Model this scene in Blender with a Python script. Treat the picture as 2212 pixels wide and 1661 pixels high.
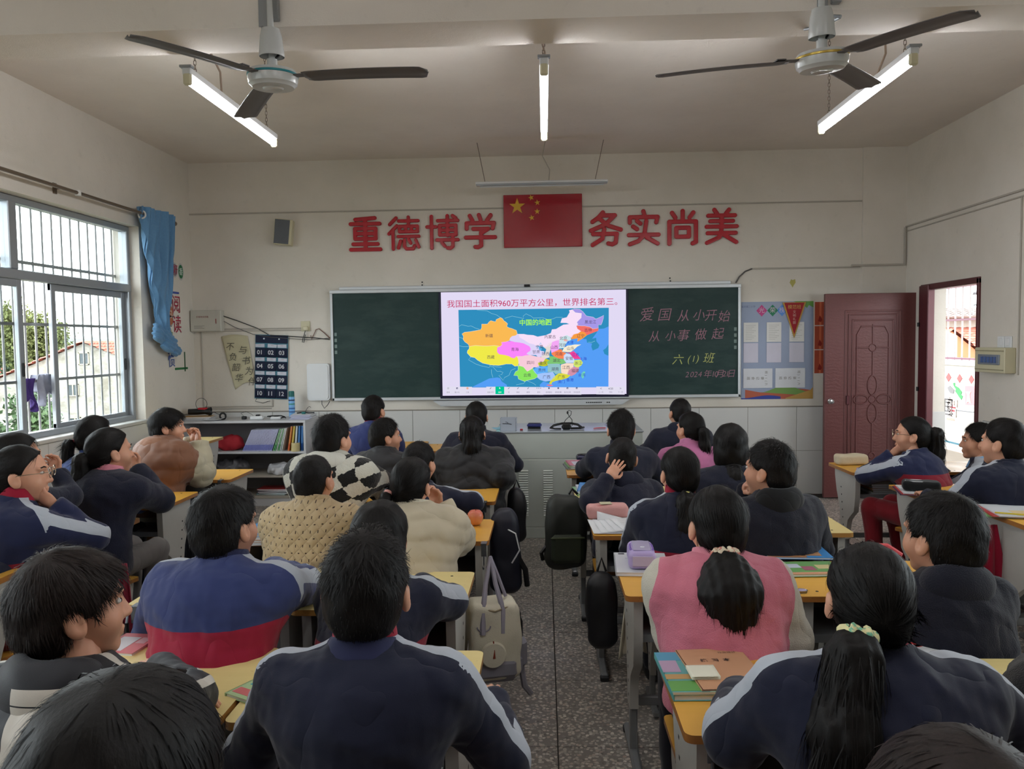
import bpy, bmesh, math, random, time
import numpy as np
from mathutils import Vector, Matrix, Euler
T0 = time.time()
S = bpy.context.scene
COL = S.collection
for _o in list(bpy.data.objects): bpy.data.objects.remove(_o)
PI = math.pi

# ------------------------------------------------------------------ camera
def make_camera():
    yaw, pit, rol = .042, .0552, -.0131
    f = Vector((-math.sin(yaw)*math.cos(pit), math.cos(yaw)*math.cos(pit), -math.sin(pit)))
    r0 = f.cross(Vector((0, 0, 1))).normalized(); u0 = r0.cross(f)
    r = math.cos(rol)*r0 + math.sin(rol)*u0
    u = -math.sin(rol)*r0 + math.cos(rol)*u0
    cam = bpy.data.cameras.new('camera'); o = bpy.data.objects.new('camera', cam); COL.objects.link(o)
    M = Matrix((r, u, -f)).transposed().to_4x4(); M.translation = Vector((0, 0, 1.61))
    o.matrix_world = M
    cam.sensor_fit = 'HORIZONTAL'; cam.sensor_width = 36; cam.lens = 36*1684.13/2212
    cam.clip_start = .02; cam.clip_end = 600
    S.camera = o
make_camera()

# ------------------------------------------------------------------ world, lights, exposure
W = bpy.data.worlds.new('world'); S.world = W; W.use_nodes = True
_n = W.node_tree.nodes; _n.clear()
_bg = _n.new('ShaderNodeBackground'); _out = _n.new('ShaderNodeOutputWorld')
_bg.inputs[0].default_value = (.93, .97, 1.0, 1); _bg.inputs[1].default_value = 8.6
W.node_tree.links.new(_bg.outputs[0], _out.inputs[0])
S.view_settings.view_transform = 'Standard'; S.view_settings.look = 'None'
S.view_settings.gamma = 1; S.view_settings.use_curve_mapping = False
S.view_settings.exposure = 0.0
S.cycles.max_bounces = 7; S.cycles.diffuse_bounces = 4; S.cycles.glossy_bounces = 3
S.cycles.transparent_max_bounces = 10; S.cycles.use_denoising = True
S.cycles.sample_clamp_indirect = 4
S.cycles.caustics_reflective = False; S.cycles.caustics_refractive = False
TUBE_EMIT = 80.0

def portal(x, y, z, sx, sz, rz):
    l = bpy.data.lights.new('window_portal', 'AREA'); l.shape = 'RECTANGLE'; l.size = sx; l.size_y = sz
    l.cycles.is_portal = True
    o = bpy.data.objects.new('window_portal', l); COL.objects.link(o)
    o.location = (x, y, z); o.rotation_euler = (PI/2, 0, rz)

# ------------------------------------------------------------------ materials
def lin(c):
    return tuple(((v/255)/12.92 if v/255 <= .04045 else ((v/255+.055)/1.055)**2.4) for v in c)
class NT:
    def __init__(s, name):
        s.m = bpy.data.materials.new(name); s.m.use_nodes = True
        s.t = s.m.node_tree; s.t.nodes.clear()
        s.out = s.n('ShaderNodeOutputMaterial')
    def n(s, ty, **kw):
        nd = s.t.nodes.new(ty)
        for k, v in kw.items(): setattr(nd, k, v)
        return nd
    def l(s, a, b): s.t.links.new(a, b)
    def put(s, sock, v):
        if isinstance(v, (int, float)): sock.default_value = v
        elif isinstance(v, (tuple, list)): sock.default_value = tuple(v) + ((1,) if len(v) == 3 and len(sock.default_value) == 4 else ())
        else: s.l(v, sock)
    def math(s, op, a, b=0.0, c=0.0):
        nd = s.n('ShaderNodeMath', operation=op); s.put(nd.inputs[0], a); s.put(nd.inputs[1], b); s.put(nd.inputs[2], c); return nd.outputs[0]
    def mix(s, f, a, b):
        nd = s.n('ShaderNodeMix', data_type='RGBA'); s.put(nd.inputs[0], f); s.put(nd.inputs[6], a); s.put(nd.inputs[7], b); return nd.outputs[2]
    def coord(s, sc=(1, 1, 1), kind='Object', loc=(0, 0, 0), rot=(0, 0, 0)):
        tc = s.n('ShaderNodeTexCoord'); mp = s.n('ShaderNodeMapping'); s.l(tc.outputs[kind], mp.inputs[0])
        mp.inputs[3].default_value = sc; mp.inputs[1].default_value = loc; mp.inputs[2].default_value = rot
        return mp.outputs[0]
    def noise(s, vec, scale=5, detail=3, rough=.5, out=0):
        nd = s.n('ShaderNodeTexNoise'); s.l(vec, nd.inputs['Vector']); nd.inputs['Scale'].default_value = scale
        nd.inputs['Detail'].default_value = detail; nd.inputs['Roughness'].default_value = rough; return nd.outputs[out]
    def ramp(s, f, stops):
        nd = s.n('ShaderNodeValToRGB'); s.l(f, nd.inputs[0]); e = nd.color_ramp.elements
        while len(e) < len(stops): e.new(.5)
        for i, (p, c) in enumerate(stops):
            e[i].position = p; e[i].color = tuple(c) + (1,) if len(c) == 3 else c
        return nd.outputs[0]
    def attr(s, name):
        nd = s.n('ShaderNodeAttribute'); nd.attribute_name = name; return nd.outputs['Fac']
    def sep(s, v):
        nd = s.n('ShaderNodeSeparateXYZ'); s.l(v, nd.inputs[0]); return nd.outputs
    def bump(s, h, dist=.01, st=.5):
        nd = s.n('ShaderNodeBump'); s.put(nd.inputs['Height'], h); nd.inputs['Distance'].default_value = dist
        nd.inputs['Strength'].default_value = st; return nd.outputs[0]
    def bsdf(s, col, rough=.6, metal=0, spec=.5, normal=None, sheen=0, **kw):
        b = s.n('ShaderNodeBsdfPrincipled'); s.put(b.inputs['Base Color'], col); s.put(b.inputs['Roughness'], rough)
        s.put(b.inputs['Metallic'], metal); s.put(b.inputs['Specular IOR Level'], spec)
        if sheen: b.inputs['Sheen Weight'].default_value = sheen
        if normal is not None: s.l(normal, b.inputs['Normal'])
        s.l(b.outputs[0], s.out.inputs[0]); return b
_MC = {}
def M(name, c, rough=.6, metal=0, spec=.4, vary=.08, vs=6, bump=0, bs=60, sheen=0):
    """plain procedural material: colour c (sRGB 0-255) with a little noise"""
    if name in _MC: return _MC[name]
    t = NT(name); v = t.coord(); c = lin(c)
    nz = t.noise(v, vs, 3)
    col = t.mix(nz, tuple(min(1, x*(1-vary)) for x in c), tuple(min(1, x*(1+vary)) for x in c))
    nr = t.bump(t.noise(v, bs, 3), .004, bump) if bump else None
    t.bsdf(col, rough, metal, spec, nr, sheen)
    _MC[name] = t.m; return t.m
def emit(name, c, st):
    if name in _MC: return _MC[name]
    t = NT(name); e = t.n('ShaderNodeEmission'); e.inputs[0].default_value = lin(c)+(1,); e.inputs[1].default_value = st
    t.l(e.outputs[0], t.out.inputs[0]); _MC[name] = t.m; return t.m

def wall_mat(name, base, dirt):
    t = NT(name); v = t.coord()
    a = t.noise(v, .9, 5, .6); b = t.noise(v, 14, 4, .6)
    c = t.mix(t.ramp(a, [(.35, (0, 0, 0)), (.7, (1, 1, 1))]), lin(base), lin(dirt))
    c = t.mix(t.ramp(b, [(.62, (0, 0, 0)), (.8, (.35, .35, .35))]), c, tuple(x*.8 for x in lin(dirt)))
    t.bsdf(c, .85, 0, .25, t.bump(t.math('ADD', b, t.math('MULTIPLY', t.noise(v, 160, 2), .4)), .006, .35)); return t.m
M_WALL = wall_mat('painted_plaster', (226, 220, 211), (212, 206, 195))
M_CEIL = wall_mat('ceiling_plaster', (232, 225, 217), (221, 213, 205))
M_TILEW = M('glazed_wall_tile', (208, 208, 206), .25, 0, .5, .03, 2)
M_GROUT = M('tile_grout', (150, 148, 142), .9)
def terrazzo():
    t = NT('terrazzo'); v = t.coord(kind='Object')
    vo = t.n('ShaderNodeTexVoronoi'); geo = t.n('ShaderNodeNewGeometry'); t.l(geo.outputs['Position'], vo.inputs['Vector'])
    vo.inputs['Scale'].default_value = 68; vo.inputs['Randomness'].default_value = 1
    p = geo.outputs['Position']
    s = t.sep(vo.outputs['Color'])
    chip = t.ramp(s[0], [(0, lin((96, 90, 86))), (.25, lin((170, 162, 154))), (.45, lin((206, 194, 182))), (.6, lin((140, 130, 122))), (.8, lin((228, 220, 210))), (1, lin((176, 150, 136)))])
    edge = t.ramp(vo.outputs['Distance'], [(.0, (0, 0, 0)), (.0085, (0, 0, 0)), (.012, (1, 1, 1))])
    m = t.math('LESS_THAN', t.math('MULTIPLY', vo.outputs['Distance'], 1.0), .52)
    col = t.mix(m, lin((128, 122, 116)), chip)
    big = t.noise(p, 1.3, 4); col = t.mix(t.ramp(big, [(.3, (0, 0, 0)), (.75, (.35, .35, .35))]), col, lin((120, 114, 108)))
    t.bsdf(col, t.ramp(t.noise(p, 6, 3), [(.3, (.28,)*3), (.7, (.5,)*3)]), 0, .5); return t.m
M_TERR = terrazzo()
def wood_top(name, c, c2, worn):
    t = NT(name); v = t.coord((1, 9, 9)); n1 = t.noise(v, 5, 4, .6)
    col = t.mix(n1, lin(c), lin(c2)); v2 = t.coord()
    sc = t.ramp(t.noise(v2, 30, 4, .7), [(.66, (0, 0, 0)), (.72, (.6, .6, .6))])
    col = t.mix(sc, col, lin(worn))
    t.bsdf(col, t.ramp(t.noise(v2, 5, 3), [(.3, (.3,)*3), (.7, (.42,)*3)]), 0, .5, t.bump(n1, .001, .2)); return t.m
M_TOP_Y = wood_top('desk_laminate_yellow', (230, 176, 78), (220, 164, 64), (190, 138, 62))
M_TOP_P = wood_top('desk_laminate_pale', (232, 212, 148), (224, 202, 134), (196, 170, 112))
M_EDGE = wood_top('desk_edge_wood', (168, 112, 52), (140, 88, 40), (96, 62, 34))
M_EDGEP = wood_top('desk_edge_pale', (190, 140, 70), (160, 112, 54), (110, 76, 44))
M_PLAST = M('desk_leg_plastic', (182, 180, 174), .45, 0, .4, .08, 8, .15, 40)
M_STEEL = M('grey_painted_steel', (128, 130, 132), .4, .3, .5, .1, 8)
M_DARK = M('dark_rubber', (28, 28, 30), .6)
M_BLK = M('black_plastic', (20, 20, 22), .4)
M_WHITE = M('white_plastic', (222, 224, 226), .35, 0, .5, .02)
M_ALU = M('aluminium_frame', (158, 164, 170), .35, .5, .5, .05)
M_CREAMP = M('cream_plastic', (204, 198, 168), .4, 0, .4, .03)
M_CAB = M('cabinet_white', (196, 196, 198), .4, 0, .4, .04)
M_PAPER = M('white_paper', (226, 228, 232), .7, 0, .2, .04, 12)
M_CREAM = M('cream_paper', (196, 190, 160), .8, 0, .2, .05, 8)
M_RED = M('red_board', (176, 22, 40), .22, 0, .5, .03)

# ------------------------------------------------------------------ mesh builder
class G:
    def __init__(s): s.v = []; s.f = []; s.m = []; s.n = 0
    def raw(s, v, f, m=0):
        v = np.asarray(v, float).reshape(-1, 3); b = s.n
        s.v.append(v); s.n += len(v)
        s.f += [tuple(int(i)+b for i in q) for q in f]; s.m += [m]*len(f); return s
    def box(s, x0, x1, y0, y1, z0, z1, m=0, bev=0, top=None):
        if bev <= 0:
            v = [(x, y, z) for z in (z0, z1) for y in (y0, y1) for x in (x0, x1)]
            f = [(0, 2, 3, 1), (4, 5, 7, 6), (0, 1, 5, 4), (2, 6, 7, 3), (0, 4, 6, 2), (1, 3, 7, 5)]
            s.raw(v, f, m)
            if top is not None: s.m[-5] = top
            return s
        b = min(bev, (x1-x0)*.49, (y1-y0)*.49, (z1-z0)*.49)
        c = ((x0+x1)/2, (y0+y1)/2, (z0+z1)/2); h = ((x1-x0)/2, (y1-y0)/2, (z1-z0)/2)
        V = []; idx = {}
        for sx in (-1, 1):
            for sy in (-1, 1):
                for sz in (-1, 1):
                    for a in range(3):
                        p = [c[0]+sx*(h[0]-b), c[1]+sy*(h[1]-b), c[2]+sz*(h[2]-b)]
                        p[a] = c[a]+(sx, sy, sz)[a]*h[a]; idx[(sx, sy, sz, a)] = len(V); V.append(p)
        F = []
        for a in range(3):
            u, w = [(1, 2), (2, 0), (0, 1)][a]
            for sg in (-1, 1):
                q = []
                for du, dw in ((-1, -1), (1, -1), (1, 1), (-1, 1)):
                    k = [0, 0, 0]; k[a] = sg; k[u] = du; k[w] = dw; q.append(idx[(*k, a)])
                F.append(tuple(q if sg > 0 else q[::-1]))
        for a in range(3):           # edges along axis a
            u, w = [(1, 2), (2, 0), (0, 1)][a]
            for su in (-1, 1):
                for sw in (-1, 1):
                    k0 = [0]*3; k0[a] = -1; k0[u] = su; k0[w] = sw; k1 = list(k0); k1[a] = 1
                    q = [idx[(*k0, u)], idx[(*k1, u)], idx[(*k1, w)], idx[(*k0, w)]]
                    F.append(tuple(q[::-1] if su*sw > 0 else q))
        for sx in (-1, 1):
            for sy in (-1, 1):
                for sz in (-1, 1):
                    q = [idx[(sx, sy, sz, a)] for a in range(3)]
                    F.append(tuple(q if sx*sy*sz > 0 else q[::-1]))
        s.raw(V, F, m); return s
    def tube(s, pts, r=.01, n=8, m=0, closed=False, caps=True):
        P = [Vector(p) for p in pts]; N = len(P)
        R = [r]*N if isinstance(r, (int, float)) else list(r)
        V = []; up = Vector((0, 0, 1))
        t0 = (P[1]-P[0]).normalized()
        if abs(t0.dot(up)) > .95: up = Vector((1, 0, 0))
        for i in range(N):
            if closed: t = (P[(i+1) % N]-P[i-1])
            else: t = P[min(i+1, N-1)]-P[max(i-1, 0)]
            t = t.normalized() if t.length > 1e-9 else Vector((0, 0, 1))
            a = (up - t*up.dot(t))
            a = a.normalized() if a.length > 1e-6 else t.orthogonal().normalized()
            b = t.cross(a); up = a
            for k in range(n):
                w = 2*PI*k/n; V.append(P[i]+(a*math.cos(w)+b*math.sin(w))*R[i])
        F = []
        for i in range(N if closed else N-1):
            j = (i+1) % N
            for k in range(n):
                k2 = (k+1) % n; F.append((i*n+k, i*n+k2, j*n+k2, j*n+k))
        if caps and not closed: F += [tuple(range(n))[::-1], tuple((N-1)*n+k for k in range(n))]
        return s.raw([tuple(v) for v in V], F, m)
    def cyl(s, p, q, r0, r1=None, n=16, m=0): return s.tube([p, q], [r0, r0 if r1 is None else r1], n, m)
    def lathe(s, prof, c=(0, 0, 0), n=24, m=0, rot=None):
        V = []; F = []; k = len(prof)
        for i in range(n):
            w = 2*PI*i/n
            for r, z in prof: V.append(Vector((r*math.cos(w), r*math.sin(w), z)))
        if rot is not None: V = [rot @ v for v in V]
        V = [tuple(v+Vector(c)) for v in V]
        for i in range(n):
            j = (i+1) % n
            for a in range(k-1): F.append((i*k+a, j*k+a, j*k+a+1, i*k+a+1))
        return s.raw(V, F, m)
    def ell(s, c, r, n=12, k=8, m=0, R=None):
        V = [(0, 0, -1)]; F = []
        for a in range(1, k):
            ph = -PI/2+PI*a/k
            for i in range(n): V.append((math.cos(ph)*math.cos(2*PI*i/n), math.cos(ph)*math.sin(2*PI*i/n), math.sin(ph)))
        V.append((0, 0, 1)); L = len(V)-1
        for i in range(n): F.append((0, 1+(i+1) % n, 1+i))
        for a in range(k-2):
            for i in range(n):
                j = (i+1) % n; F.append((1+a*n+i, 1+a*n+j, 1+(a+1)*n+j, 1+(a+1)*n+i))
        for i in range(n): F.append((L, 1+(k-2)*n+i, 1+(k-2)*n+(i+1) % n))
        V = np.array(V)*np.array(r)
        if R is not None: V = V @ np.array(R).T
        return s.raw(V+np.array(c), F, m)
    def prism(s, poly, fn, d0, d1, m=0, mcap=None):
        """poly 2D outline (counterclockwise), fn(u,v,d)->xyz"""
        k = len(poly); V = [fn(u, v, d0) for u, v in poly]+[fn(u, v, d1) for u, v in poly]
        F = [(i, (i+1) % k, k+(i+1) % k, k+i) for i in range(k)]
        s.raw(V, F, m); b = s.n-2*k
        s.f += [tuple(b+i for i in range(k))[::-1], tuple(b+k+i for i in range(k))]; s.m += [m if mcap is None else mcap]*2
        return s
    def grid(s, fn, nu, nv, m=0):
        V = [fn(i/nu, j/nv) for j in range(nv+1) for i in range(nu+1)]
        F = [(j*(nu+1)+i, j*(nu+1)+i+1, (j+1)*(nu+1)+i+1, (j+1)*(nu+1)+i) for j in range(nv) for i in range(nu)]
        return s.raw(V, F, m)
    def mesh(s, name, mats, smooth=True, ang=35):
        me = bpy.data.meshes.new(name)
        V = np.concatenate(s.v) if s.v else np.zeros((0, 3))
        me.from_pydata(V.tolist(), [], s.f)
        for mt in (mats if isinstance(mats, (list, tuple)) else [mats]): me.materials.append(mt)
        if any(s.m): me.polygons.foreach_set('material_index', s.m)
        bm = bmesh.new(); bm.from_mesh(me); bmesh.ops.recalc_face_normals(bm, faces=bm.faces); bm.to_mesh(me); bm.free()
        if smooth:
            me.polygons.foreach_set('use_smooth', [True]*len(me.polygons)); me.set_sharp_from_angle(angle=math.radians(ang))
        me.update(); return me
    def obj(s, name, mats, parent=None, smooth=True, ang=35, **kw):
        return link(name, s.mesh(name, mats, smooth, ang), parent, **kw)
def link(name, me, parent=None, loc=(0, 0, 0), rot=(0, 0, 0), label=None, cat=None, group=None, kind=None):
    o = bpy.data.objects.new(name, me); COL.objects.link(o); o.location = loc; o.rotation_euler = rot
    if parent is not None: o.parent = parent
    return tag(o, label, cat, group, kind)
def tag(o, label=None, cat=None, group=None, kind=None):
    for k, v in (('label', label), ('category', cat), ('group', group), ('kind', kind)):
        if v: o[k] = v
    return o
def thing(name, label, cat, loc=(0, 0, 0), rz=0, group=None, rot=None):
    return link(name, None, None, loc, rot or (0, 0, rz), label, cat, group)
def copy_tree(o, parent=None):
    c = o.copy(); COL.objects.link(c); c.parent = parent
    for ch in list(o.children): copy_tree(ch, c)
    return c
def rrect(x0, x1, y0, y1, r, n=4):
    P = []
    for cx, cy, a in ((x1-r, y0+r, -90), (x1-r, y1-r, 0), (x0+r, y1-r, 90), (x0+r, y0+r, 180)):
        for i in range(n+1):
            w = math.radians(a+90*i/n); P.append((cx+r*math.cos(w), cy+r*math.sin(w)))
    return P
XY = lambda z0=0: (lambda u, v, d: (u, v, d))
FW = lambda u, v, d: (u, -d, v)          # on the front wall: u along x, v up, d towards the room
def text_mesh(txt, size, ext=0.0, bold=0.0, bev=0.0, align='CENTER', shear=0, width=None, name='text', res=3):
    """a font curve turned to a mesh, lying in XY, centred"""
    cu = bpy.data.curves.new(name, 'FONT'); cu.body = txt; cu.size = size; cu.extrude = ext; cu.offset = bold
    cu.bevel_depth = bev; cu.bevel_resolution = 1; cu.align_x = align; cu.align_y = 'CENTER'; cu.shear = shear; cu.resolution_u = res
    o = bpy.data.objects.new(name, cu); COL.objects.link(o)
    dg = bpy.context.evaluated_depsgraph_get(); dg.update()
    me = bpy.data.meshes.new_from_object(o.evaluated_get(dg)); bpy.data.objects.remove(o); bpy.data.curves.remove(cu)
    if width is not None and len(me.vertices):
        a = np.empty(len(me.vertices)*3); me.vertices.foreach_get('co', a); a = a.reshape(-1, 3)
        w = a[:, 0].max()-a[:, 0].min(); a[:, 0] = (a[:, 0]-(a[:, 0].max()+a[:, 0].min())/2)*width/w
        me.vertices.foreach_set('co', a.ravel())
    me.materials.clear(); me.name = name; return me
def text_on_wall(txt, x, z, size, mat, parent=None, d=.002, y=None, rz=0, name='lettering', **kw):
    """text facing -Y; with a parent, coordinates are the parent's"""
    me = text_mesh(txt, size, name=name, **kw); me.materials.append(mat)
    return link(name, me, parent, (x, (-d if y is None else y), z), (PI/2, -rz, 0))
# ------------------------------------------------------------------ survey: photograph points carried onto real planes of the room
_cm = S.camera.matrix_world.to_3x3()
def _ray(x, y): return _cm @ Vector(((x-1106)/1684.13, -(y-830.5)/1684.13, -1))
def atY(x, y, v): d = _ray(x, y); return Vector((0, 0, 1.61))+d*(v/d.y)
def atX(x, y, v): d = _ray(x, y); return Vector((0, 0, 1.61))+d*(v/d.x)
def atZ(x, y, v): d = _ray(x, y); return Vector((0, 0, 1.61))+d*((v-1.61)/d.z)

# ------------------------------------------------------------------ room shell
XL, XR, YF, YB, ZC = -3.69, 3.648, 8.087, -1.7, 3.503
TW = .26
def struct(name, g, m, parent=None, **kw):
    o = g.obj(name, m, parent, smooth=False)
    if parent is None: o['kind'] = 'structure'
    for k, v in kw.items(): o[k] = v
    return o
def wall_with_holes(g, axis, a0, a1, z0, z1, holes, d0, d1):
    """axis 'x': the wall runs along y between x=d0..d1"""
    def bx(p0, p1, q0, q1):
        if p1-p0 < 1e-4 or q1-q0 < 1e-4: return
        if axis == 'x': g.box(d0, d1, p0, p1, q0, q1)
        else: g.box(p0, p1, d0, d1, q0, q1)
    cur = a0
    for h0, h1, b0, b1 in sorted(holes):
        bx(cur, h0, z0, z1); bx(h0, h1, z0, b0); bx(h0, h1, b1, z1); cur = h1
    bx(cur, a1, z0, z1)
# left wall window, right doorway; rear left and corridor windows unseen, added for light
WIN = [(3.9, 7.04, .93, 2.70), (-.6, 2.5, .93, 2.70)]
g = G(); wall_with_holes(g, 'x', YB-TW, YF+TW, -.1, ZC+.1, WIN, XL-TW, XL); struct('wall_left', g, M_WALL)
DOOR = (6.70, 7.56, 0, 2.09); RW = [(1.4, 5.2, 1.1, 2.6)]
g = G(); wall_with_holes(g, 'x', YB-TW, YF+TW, -.1, ZC+.1, [DOOR]+RW, XR, XR+.15); struct('wall_right', g, M_WALL)
g = G().box(XL, XR, YF, YF+TW, -.1, ZC+.1); g.box(3.215, XR, YF-.03, YF, .905, ZC); wall_front = struct('wall_front', g, M_WALL)
struct('wall_back', G().box(XL, XR, YB-TW, YB, -.1, ZC+.1), M_WALL)
struct('ceiling', G().box(XL-.01, XR+.01, YB, YF+.01, ZC, ZC+.12), M_CEIL)
struct('trim_1', G().box(XL, XR, 3.455, 3.74, 3.0, ZC), M_CEIL, label='painted concrete ceiling beam crossing the room')
struct('trim_2', G().box(XL, XR, -.4, -.1, 3.0, ZC), M_CEIL, label='painted concrete ceiling beam behind the back rows')
portal(XL-.30, 5.47, 1.82, 3.14, 1.77, PI/2+PI)
portal(XL-.30, .95, 1.82, 3.1, 1.77, PI/2+PI)
portal(XR+.30, 3.3, 1.85, 3.8, 1.5, PI/2)

# terrazzo floor slabs
floor = struct('floor', G().box(XL, XR, YB, YF, -.12, -.006), M('floor_joint_mortar', (58, 54, 50), .9))
TS = .608
slab = G().box(.0025, TS-.0025, .0025, TS-.0025, -.02, 0, bev=.0015).mesh('floor_tile', M_TERR, False)
for i in range(-7, 6):
    for j in range(0, 17):
        x = .037+i*TS; y = 3.019-5*TS+j*TS+TS*0
        if x < XL-.6 or y > YF or y+TS > YF+.3: continue
        me = slab
        x1, y1 = min(x+TS, XR), min(y+TS, YF); x0 = max(x, XL)
        if x1-x < TS-.01 or y1-y < TS-.01 or x0 > x:
            me = G().box(x0-x+.0025, x1-x-.0025, .0025, y1-y-.0025, -.02, 0).mesh('floor_tile', M_TERR, False)
        if x1-x0 > .05: link('floor_tile', me, floor, (x, y, 0))
struct('trim_3', G().box(XL+.02, XR-.02, YB+.02, 3.019-5*TS, -.006, 0), M_TERR)

# wainscot of glazed tiles
wallcol = {'front': wall_front}
tm1 = G().box(.002, .493, -.006, 0, .002, .449, bev=.002).mesh('wall_tile', M_TILEW, False)
def wains(name, f, a0, a1, zt=.902):
    grout = G()
    p = [f(a0, 0), f(a1, 0)]
    xs = sorted((p[0][0], p[1][0])); ys = sorted((p[0][1], p[1][1]))
    grout.box(xs[0]-.004*(xs[0] == xs[1]), xs[1]+.004*(xs[0] == xs[1]), ys[0]-.004*(ys[0] == ys[1]), ys[1]+.004*(ys[0] == ys[1]), 0, zt)
    return struct(name, grout, M_GROUT)
bf = wains('baseboard_front', lambda a, d: (a, YF-.004), XL+.002, XR-.002)
k = 0
x = 2.576-.495*13
while x < XR-.05:
    w = min(.495, XR-x-.004); x0 = max(x, XL+.006)
    for r in (0, 1):
        me = tm1 if (w >= .494 and x0 == x) else G().box(x0-x+.002, w-.002, -.006, 0, .002, .449, bev=.002).mesh('wall_tile', M_TILEW, False)
        link('wall_tile', me, bf, (x, YF-.008, .451*r))
    x += .495
tm2 = G().box(0, .006, .002, .493, .002, .449, bev=.002).mesh('wall_tile', M_TILEW, False)
bl = wains('baseboard_left', lambda a, d: (XL+.004, a), YB, YF-.02)
y = YF-.02-.495
while y > 1.0:
    for r in (0, 1): link('wall_tile', tm2, bl, (XL+.008, y, .451*r))
    y -= .495
br = wains('baseboard_right', lambda a, d: (XR-.004, a), YB, DOOR[0]-.08)
y = DOOR[0]-.08-.495
while y > 3.0:
    for r in (0, 1): link('wall_tile', tm2, br, (XR-.014, y, .451*r))
    y -= .495
struct('trim_4', G().box(XL, XR, YF-.016, YF, .902, .912, bev=.003).box(XL, XL+.014, YB, YF, .902, .91), M('wainscot_cap', (150, 142, 132), .7))
# stone window sill inside
struct('trim_5', G().box(XL-.10, XL+.03, 3.86, 7.08, .905, .935, bev=.005), M('window_sill_stone', (196, 196, 192), .4))

# conduits on the walls
M_COND = M('white_trunking', (176, 170, 160), .5)
def conduit(n, parts, label=None):
    g = G()
    for b in parts: g.box(*b, bev=.003)
    o = struct('trim_%d' % n, g, M_COND)
    if label: o['label'] = label
conduit(6, [(XL, 3.215, YF-.014, YF, 2.97, 2.984)], 'thin white cable trunking high on the front wall')
conduit(7, [(XR-.016, XR, 1.5, YF-.03, 2.70, 2.716), (XR-.012, XR, 1.5, YF-.03, 2.655, 2.667)], 'double cable trunking along the right wall')
conduit(8, [(XR-.03, XR-.012, YF-.05, YF-.034, 2.32, 2.70), (3.1, XR-.03, YF-.05, YF-.03, 2.32, 2.34), (2.10, 3.2, YF-.014, YF, 2.308, 2.324)], 'cable trunking dropping in the right corner')
conduit(9, [(XR-.012, XR, 6.150, 6.162, 1.30, 2.655)])
g = G().tube([(2.12, YF-.01, 2.316), (2.05, YF-.012, 2.29), (1.99, YF-.012, 2.235), (1.955, YF-.012, 2.175)], .007, 8)
struct('trim_10', g, M('grey_cable', (88, 86, 84), .6))
p1, p2 = atY(483, 711, YF), atY(653, 711, YF)
conduit(11, [(p1.x, p2.x, YF-.012, YF, 1.772, 1.784), (p1.x, p2.x, YF-.012, YF, 1.752, 1.762)])
conduit(12, [(-3.60, -2.86, YF-.012, YF, .955, .967), (-3.60, -2.88, YF-.012, YF, .935, .945), (-2.872, -2.86, YF-.012, YF, .967, 1.03), (-3.61, -3.60, YF-.012, YF, .935, 1.75)])

# ------------------------------------------------------------------ left window
M_GLASS = None
def glass():
    t = NT('window_glass'); a = t.n('ShaderNodeBsdfTransparent'); a.inputs[0].default_value = (.93, .96, .96, 1)
    b = t.n('ShaderNodeBsdfGlossy'); b.inputs['Roughness'].default_value = .03
    m = t.n('ShaderNodeMixShader'); m.inputs[0].default_value = .05; t.l(a.outputs[0], m.inputs[1]); t.l(b.outputs[0], m.inputs[2]); t.l(m.outputs[0], t.out.inputs[0]); return t.m
M_GLASS = glass()
def window(n, y0, y1, z0, z1, opened):
    xf = XL-.13; root = G()
    f = .05; ym = (y0+y1)/2; zt0, zt1 = 2.105, 2.175
    b = .006
    root.box(xf-.04, xf+.04, y0, y1, z0, z0+f, bev=b).box(xf-.04, xf+.04, y0, y1, z1-f, z1, bev=b)
    root.box(xf-.039, xf+.039, y0, y0+f, z0, z1, bev=b).box(xf-.039, xf+.039, y1-f, y1, z0, z1, bev=b)
    root.box(xf-.043, xf+.043, y0, y1, zt0, zt1, bev=b).box(xf-.038, xf+.038, ym-.045, ym+.045, zt1, z1, bev=b)
    w = struct('window_%d' % n, root, M_ALU)
    for a0, a1 in ((y0+f, ym-.045), (ym+.045, y1-f)):
        G().box(xf-.003, xf+.003, a0, a1, zt1, z1-f).obj('pane', M_GLASS, w, smooth=False)
    def sash(a0, a1, off):
        s = G(); t = .055; x = xf+off
        zz0, zz1 = z0+.03, zt0
        s.box(x-.015, x+.015, a0, a1, zz0, zz0+t, bev=.004).box(x-.015, x+.015, a0, a1, zz1-t, zz1, bev=.004)
        s.box(x-.016, x+.016, a0, a0+t, zz0, zz1, bev=.004).box(x-.016, x+.016, a1-t, a1, zz0, zz1, bev=.004)
        so = s.obj('sash', M_ALU, w, smooth=False)
        G().box(x-.003, x+.003, a0+t, a1-t, zz0+t, zz1-t).obj('pane', M_GLASS, so, smooth=False)
        G().box(x+.016, x+.028, a1-.04, a1-.022, 1.40, 1.50, bev=.004).obj('latch', M_BLK, so)
    if opened: sash(y0+f, 5.54, .018); sash(5.93, y1-f, -.018)
    else: sash(y0+f, ym+.03, .018); sash(ym-.03, y1-f, -.018)
    # outer security bars
    M_BAR = M('grey_window_bar', (150, 150, 150), .35, .5, .5, .1)
    xb = XL-.245
    y = y0+.06 if n > 1 else 6.889-.124*24
    while y < y1-.02:
        if y > y0: G().tube([(xb, y, z0+.0), (xb, y, z1)], .0085, 8).obj('bar', M_BAR, w)
        y += .124
    for zz in (1.355, 1.79, 2.255):
        G().box(xb-.012, xb+.012, y0, y1, zz-.011, zz+.011).obj('cross_bar', M_BAR, w, smooth=False)
    return w
window(1, *WIN[0], True); window(2, *WIN[1], False)  # the second one is out of view, added for the room lighting
g = G(); xf = XR+.08
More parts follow.
